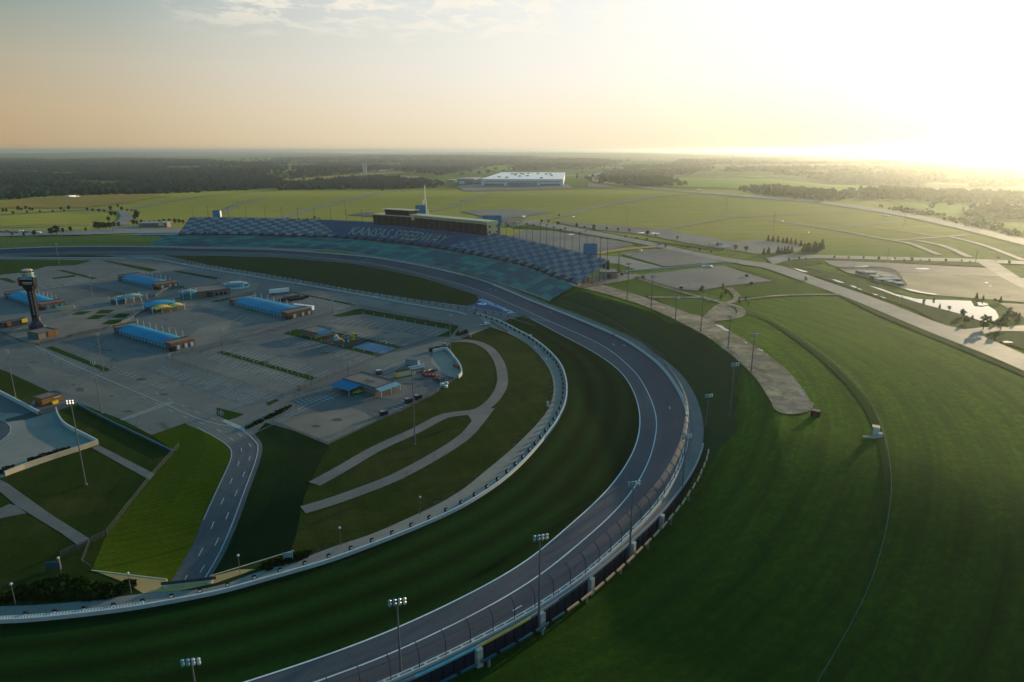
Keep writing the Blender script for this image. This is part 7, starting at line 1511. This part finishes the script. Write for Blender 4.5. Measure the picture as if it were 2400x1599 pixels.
for k, (x, y, w, hh) in enumerate(CB):
    t, L, h = slab(x, x + w, y, y - hh * .7, 7, 'cabin', f'white roofed cabin at the edge of the gravel lot, {ordinal(k)} from the left', 'shed_grey' if k % 2 else 'block_brown', 'cabin_roof'); t['group'] = 'cabins by the gravel lot'
    MB().box((L * .5, -1.2, 2.3), (L * .8, 2.4, .2)).build('porch_roof', MAT['cabin_roof'], t); MB().box((L * .3, -.2, .2), (1.2, .3, 2.0)).build('door', MAT['steel_dark'], t)
# utility boxes on the right-hand grass
g = G(1911, 976); t = thing('dark_container', 'dark container standing on the grass past the gravel end', 'container', g, -.75); MB().box((0, 0, -.3), (2.9, 2.2, 2.5)).build('body', MAT['black'], t); MB().box((0, 0, 2.2), (3.1, 2.4, .15)).build('lid', MAT['navy'], t)
g = G(2052, 1022); t = thing('pump_cabinet', 'pale utility cabinet with a lower box beside the long fence', 'cabinet', g, -.5); MB().box((0, 1.0, -.3), (2.0, 2.4, 3.3)).build('tall_box', MAT['wall_white'], t); MB().box((1.3, -.8, -.3), (1.4, 1.6, 1.9)).build('low_box', MAT['lamp_glass'], t); MB().box((-.3, .9, 3.0), (2.2, 2.6, .2)).build('top', MAT['tan_panel'], t)
g = G(2042, 1027); t = thing('concrete_slab', 'long concrete slab lying before the utility cabinet', 'slab', g, -.12); MB().box((0, 0, -.4), (5.4, .9, .9)).build('slab', MAT['concrete'], t); MB().box((0, -.2, .5), (5.0, .4, .05)).build('top_face', MAT['concrete_warm'], t)
box_g = lambda px, py: G(px, py)
# jersey barriers of the large lot
n = 0
for a, b, c in (((1540, 632), (1660, 621), 34), ((1644, 619), (1700, 617), 10), ((1700, 618), (1735, 616), 6), ((1462, 637), (1540, 633), 13)):
    for k in range(c):
        f = k / c; p = G(a[0] + (b[0] - a[0]) * f, a[1] + (b[1] - a[1]) * f); q = G(a[0] + (b[0] - a[0]) * (f + .5 / c), a[1] + (b[1] - a[1]) * (f + .5 / c)); lab = f'white jersey barrier at the far side of the empty lot, {ordinal(n)} in line' if n < 79 else 'white jersey barrier'
        if n == 0: jb = o = thing('jersey_barrier', lab, 'barrier', p, 0, 'white jersey barriers'); m = MB(); m.box((0, 0, 0), (2.2, .7, .35)); m.box((0, 0, .35), (2.2, .35, .7)); m.build('barrier_body', MAT['wall_white'], o)
        else: o = copy_tree(jb, p, label=lab)
        o.rotation_euler = (0, 0, math.atan2(q.y - p.y, q.x - p.x)); n += 1
for k, (x, y) in enumerate(((1458, 646), (1508, 653), (1597, 678), (1750, 650), (1761, 668))): t = thing('utility_shed', f'small dark shed or bin by the lots, {ordinal(k)} from the stand end', 'bin', G(x, y), -.4, 'dark bins by the lots'); MB().box((0, 0, 0), (2.6, 2, 2.2)).build('body', MAT['navy'], t); MB().box((0, 0, 2.2), (2.8, 2.2, .15)).build('lid', MAT['lamp_teal' if k == 2 else 'steel_dark'], t)
def land_vehicle(x, y, rz, body, lab, group='vehicles around the lots'):
    t = vehicle(G(x, y, .1), rz, 5.0, 2.0, 1.8, body, lab); t['group'] = group
for k, (x, y, b) in enumerate(((1680, 576, 'white_paint'), (1690, 574, 'teal_glass'), (1670, 575, 'white_paint'), (1696, 583, 'white_paint'), (1710, 582, 'white_paint'), (1545, 576, 'blue_awning'), (1470, 643, 'steel_grey'), (1650, 628, 'white_paint'), (1664, 628, 'white_paint'), (1474, 601, 'white_paint'), (1500, 590, 'white_paint'))): land_vehicle(x, y, RND.uniform(-.6, .6), b, f'parked vehicle near the lots behind the stand, {ordinal(k)} of those scattered there')
for k in range(16): land_vehicle(4 + k * 6.0 + RND.uniform(-1, 1), 546 + RND.uniform(-2, 2), RND.uniform(-.3, .3), RND.choice(('white_paint', 'steel_grey', 'navy', 'red_paint', 'steel_dark')), f'small parked car in the far left lot, {ordinal(k)} from the left edge', 'cars in the far left lot')
# land fences and berm-side details
fence([(1700, 717), (1755, 736), (1806, 755), (1857, 787), (1921, 833), (1985, 889), (2036, 950), (2061, 1001), (2071, 1032), (2084, 1100), (2087, 1160), (2078, 1237), (2062, 1306), (2032, 1397), (1982, 1497), (1928, 1592), (1880, 1670)], 'long chain link fence curving over the grass slope on the right', 2.0, 'wire_fine', land=True, gap=4.0, rail=False)
sheet('ditch', ribbon([(1740, 731), (1800, 754), (1852, 786), (1915, 832), (1978, 889), (2028, 950), (2053, 1001), (2063, 1032), (2075, 1100), (2077, 1160), (2068, 1237), (2050, 1306), (2020, 1397)], [1.0, 2.6, 3.0, 2.6, 1.6, .8], .02, step=5.0), 'grass_ditch', 'flat strip coloured as the shaded side of a ditch beside the long fence', 'ditch')  # ribbon lies flat; the ditch's shade is put into its dark green
fence([(1500, 655), (1555, 673), (1600, 686)], 'fence along the lower side of the large lot', 2.2, 'wire', land=True, gap=4); fence([(1600, 683), (1660, 683), (1690, 677)], 'short fence at the round tree', 2.0, 'wire', land=True, gap=4)
fence([(1960, 632), (2085, 634), (2124, 672)], 'dark fence round the cabins', 2.2, 'wire_dense', land=True, gap=4)
fence([(1297, 706), (1372, 728), (1440, 762), (1499, 800), (1560, 845)], 'low fence along the outer deck of the turn', 1.6, 'wire', land=True, gap=5)
for k, (x, y, tp) in enumerate(((1447.8, 660, 592), (1404, 663, 560), (1450, 640, 600), (1472, 660, 618), (1470, 533, 480), (1702, 500, 462), (1812, 545, 496), (2118, 530, 495), (2080, 610, 580), (2286, 617, 590), (1080, 505, 470), (810, 505, 470), (560, 498, 470), (330, 545, 525), (265, 545, 530), (2110, 724, 695))):
    b = G(x, y); h = min(26, height_to(b, tp)); t = thing('area_light', f'thin area light pole beyond the stand, {ordinal(k)} of the outlying ones', 'light pole', b, RND.random(), 'outlying light poles'); m = MB(); m.cyl((0, 0, -.3), (0, 0, h), .26, .16, 5); m.build('pole', MAT['steel_dark'], t); m = MB(); m.box((0, 0, h - .2), (3.0, .5, .4)); m.build('lamp_head', MAT['steel_grey'], t)
# drain marks are stains of the asphalt in the lot
for k, (x, y) in enumerate(((1528, 595), (1551, 592), (1552, 600), (1570, 597), (1535, 604), (1573, 604), (1558, 610), (1596, 604), (1600, 609), (1622, 608), (1623, 616), (1641, 612), (1584, 615))): sheet('oil_stain', drape([(x - 3, y), (x, y - 1), (x + 3, y), (x + 1, y + 1)], .03, True, 3.0), 'asphalt_dark', 'small dark stain on the lot', 'stain')
# ------------------------------------------------------------------ air
def haze():
    m = bpy.data.materials.new('haze'); m.use_nodes = True; nt = m.node_tree; nt.nodes.clear(); out = nt.nodes.new('ShaderNodeOutputMaterial'); v = nt.nodes.new('ShaderNodeVolumePrincipled')
    v.inputs['Color'].default_value = (0.88, 0.95, 0.96, 1); v.inputs['Density'].default_value = HAZE_D; v.inputs['Anisotropy'].default_value = HAZE_G; nt.links.new(v.outputs[0], out.inputs['Volume'])
    b = MB(); b.box((0, 15000, -60), (90000, 46000, 60 + 128)); o = b.build('haze', m); tag(o, 'thin warm evening haze over the whole plain', 'haze', kind='stuff')
HAZE_D, HAZE_G = 0.000080, 0.78
haze()
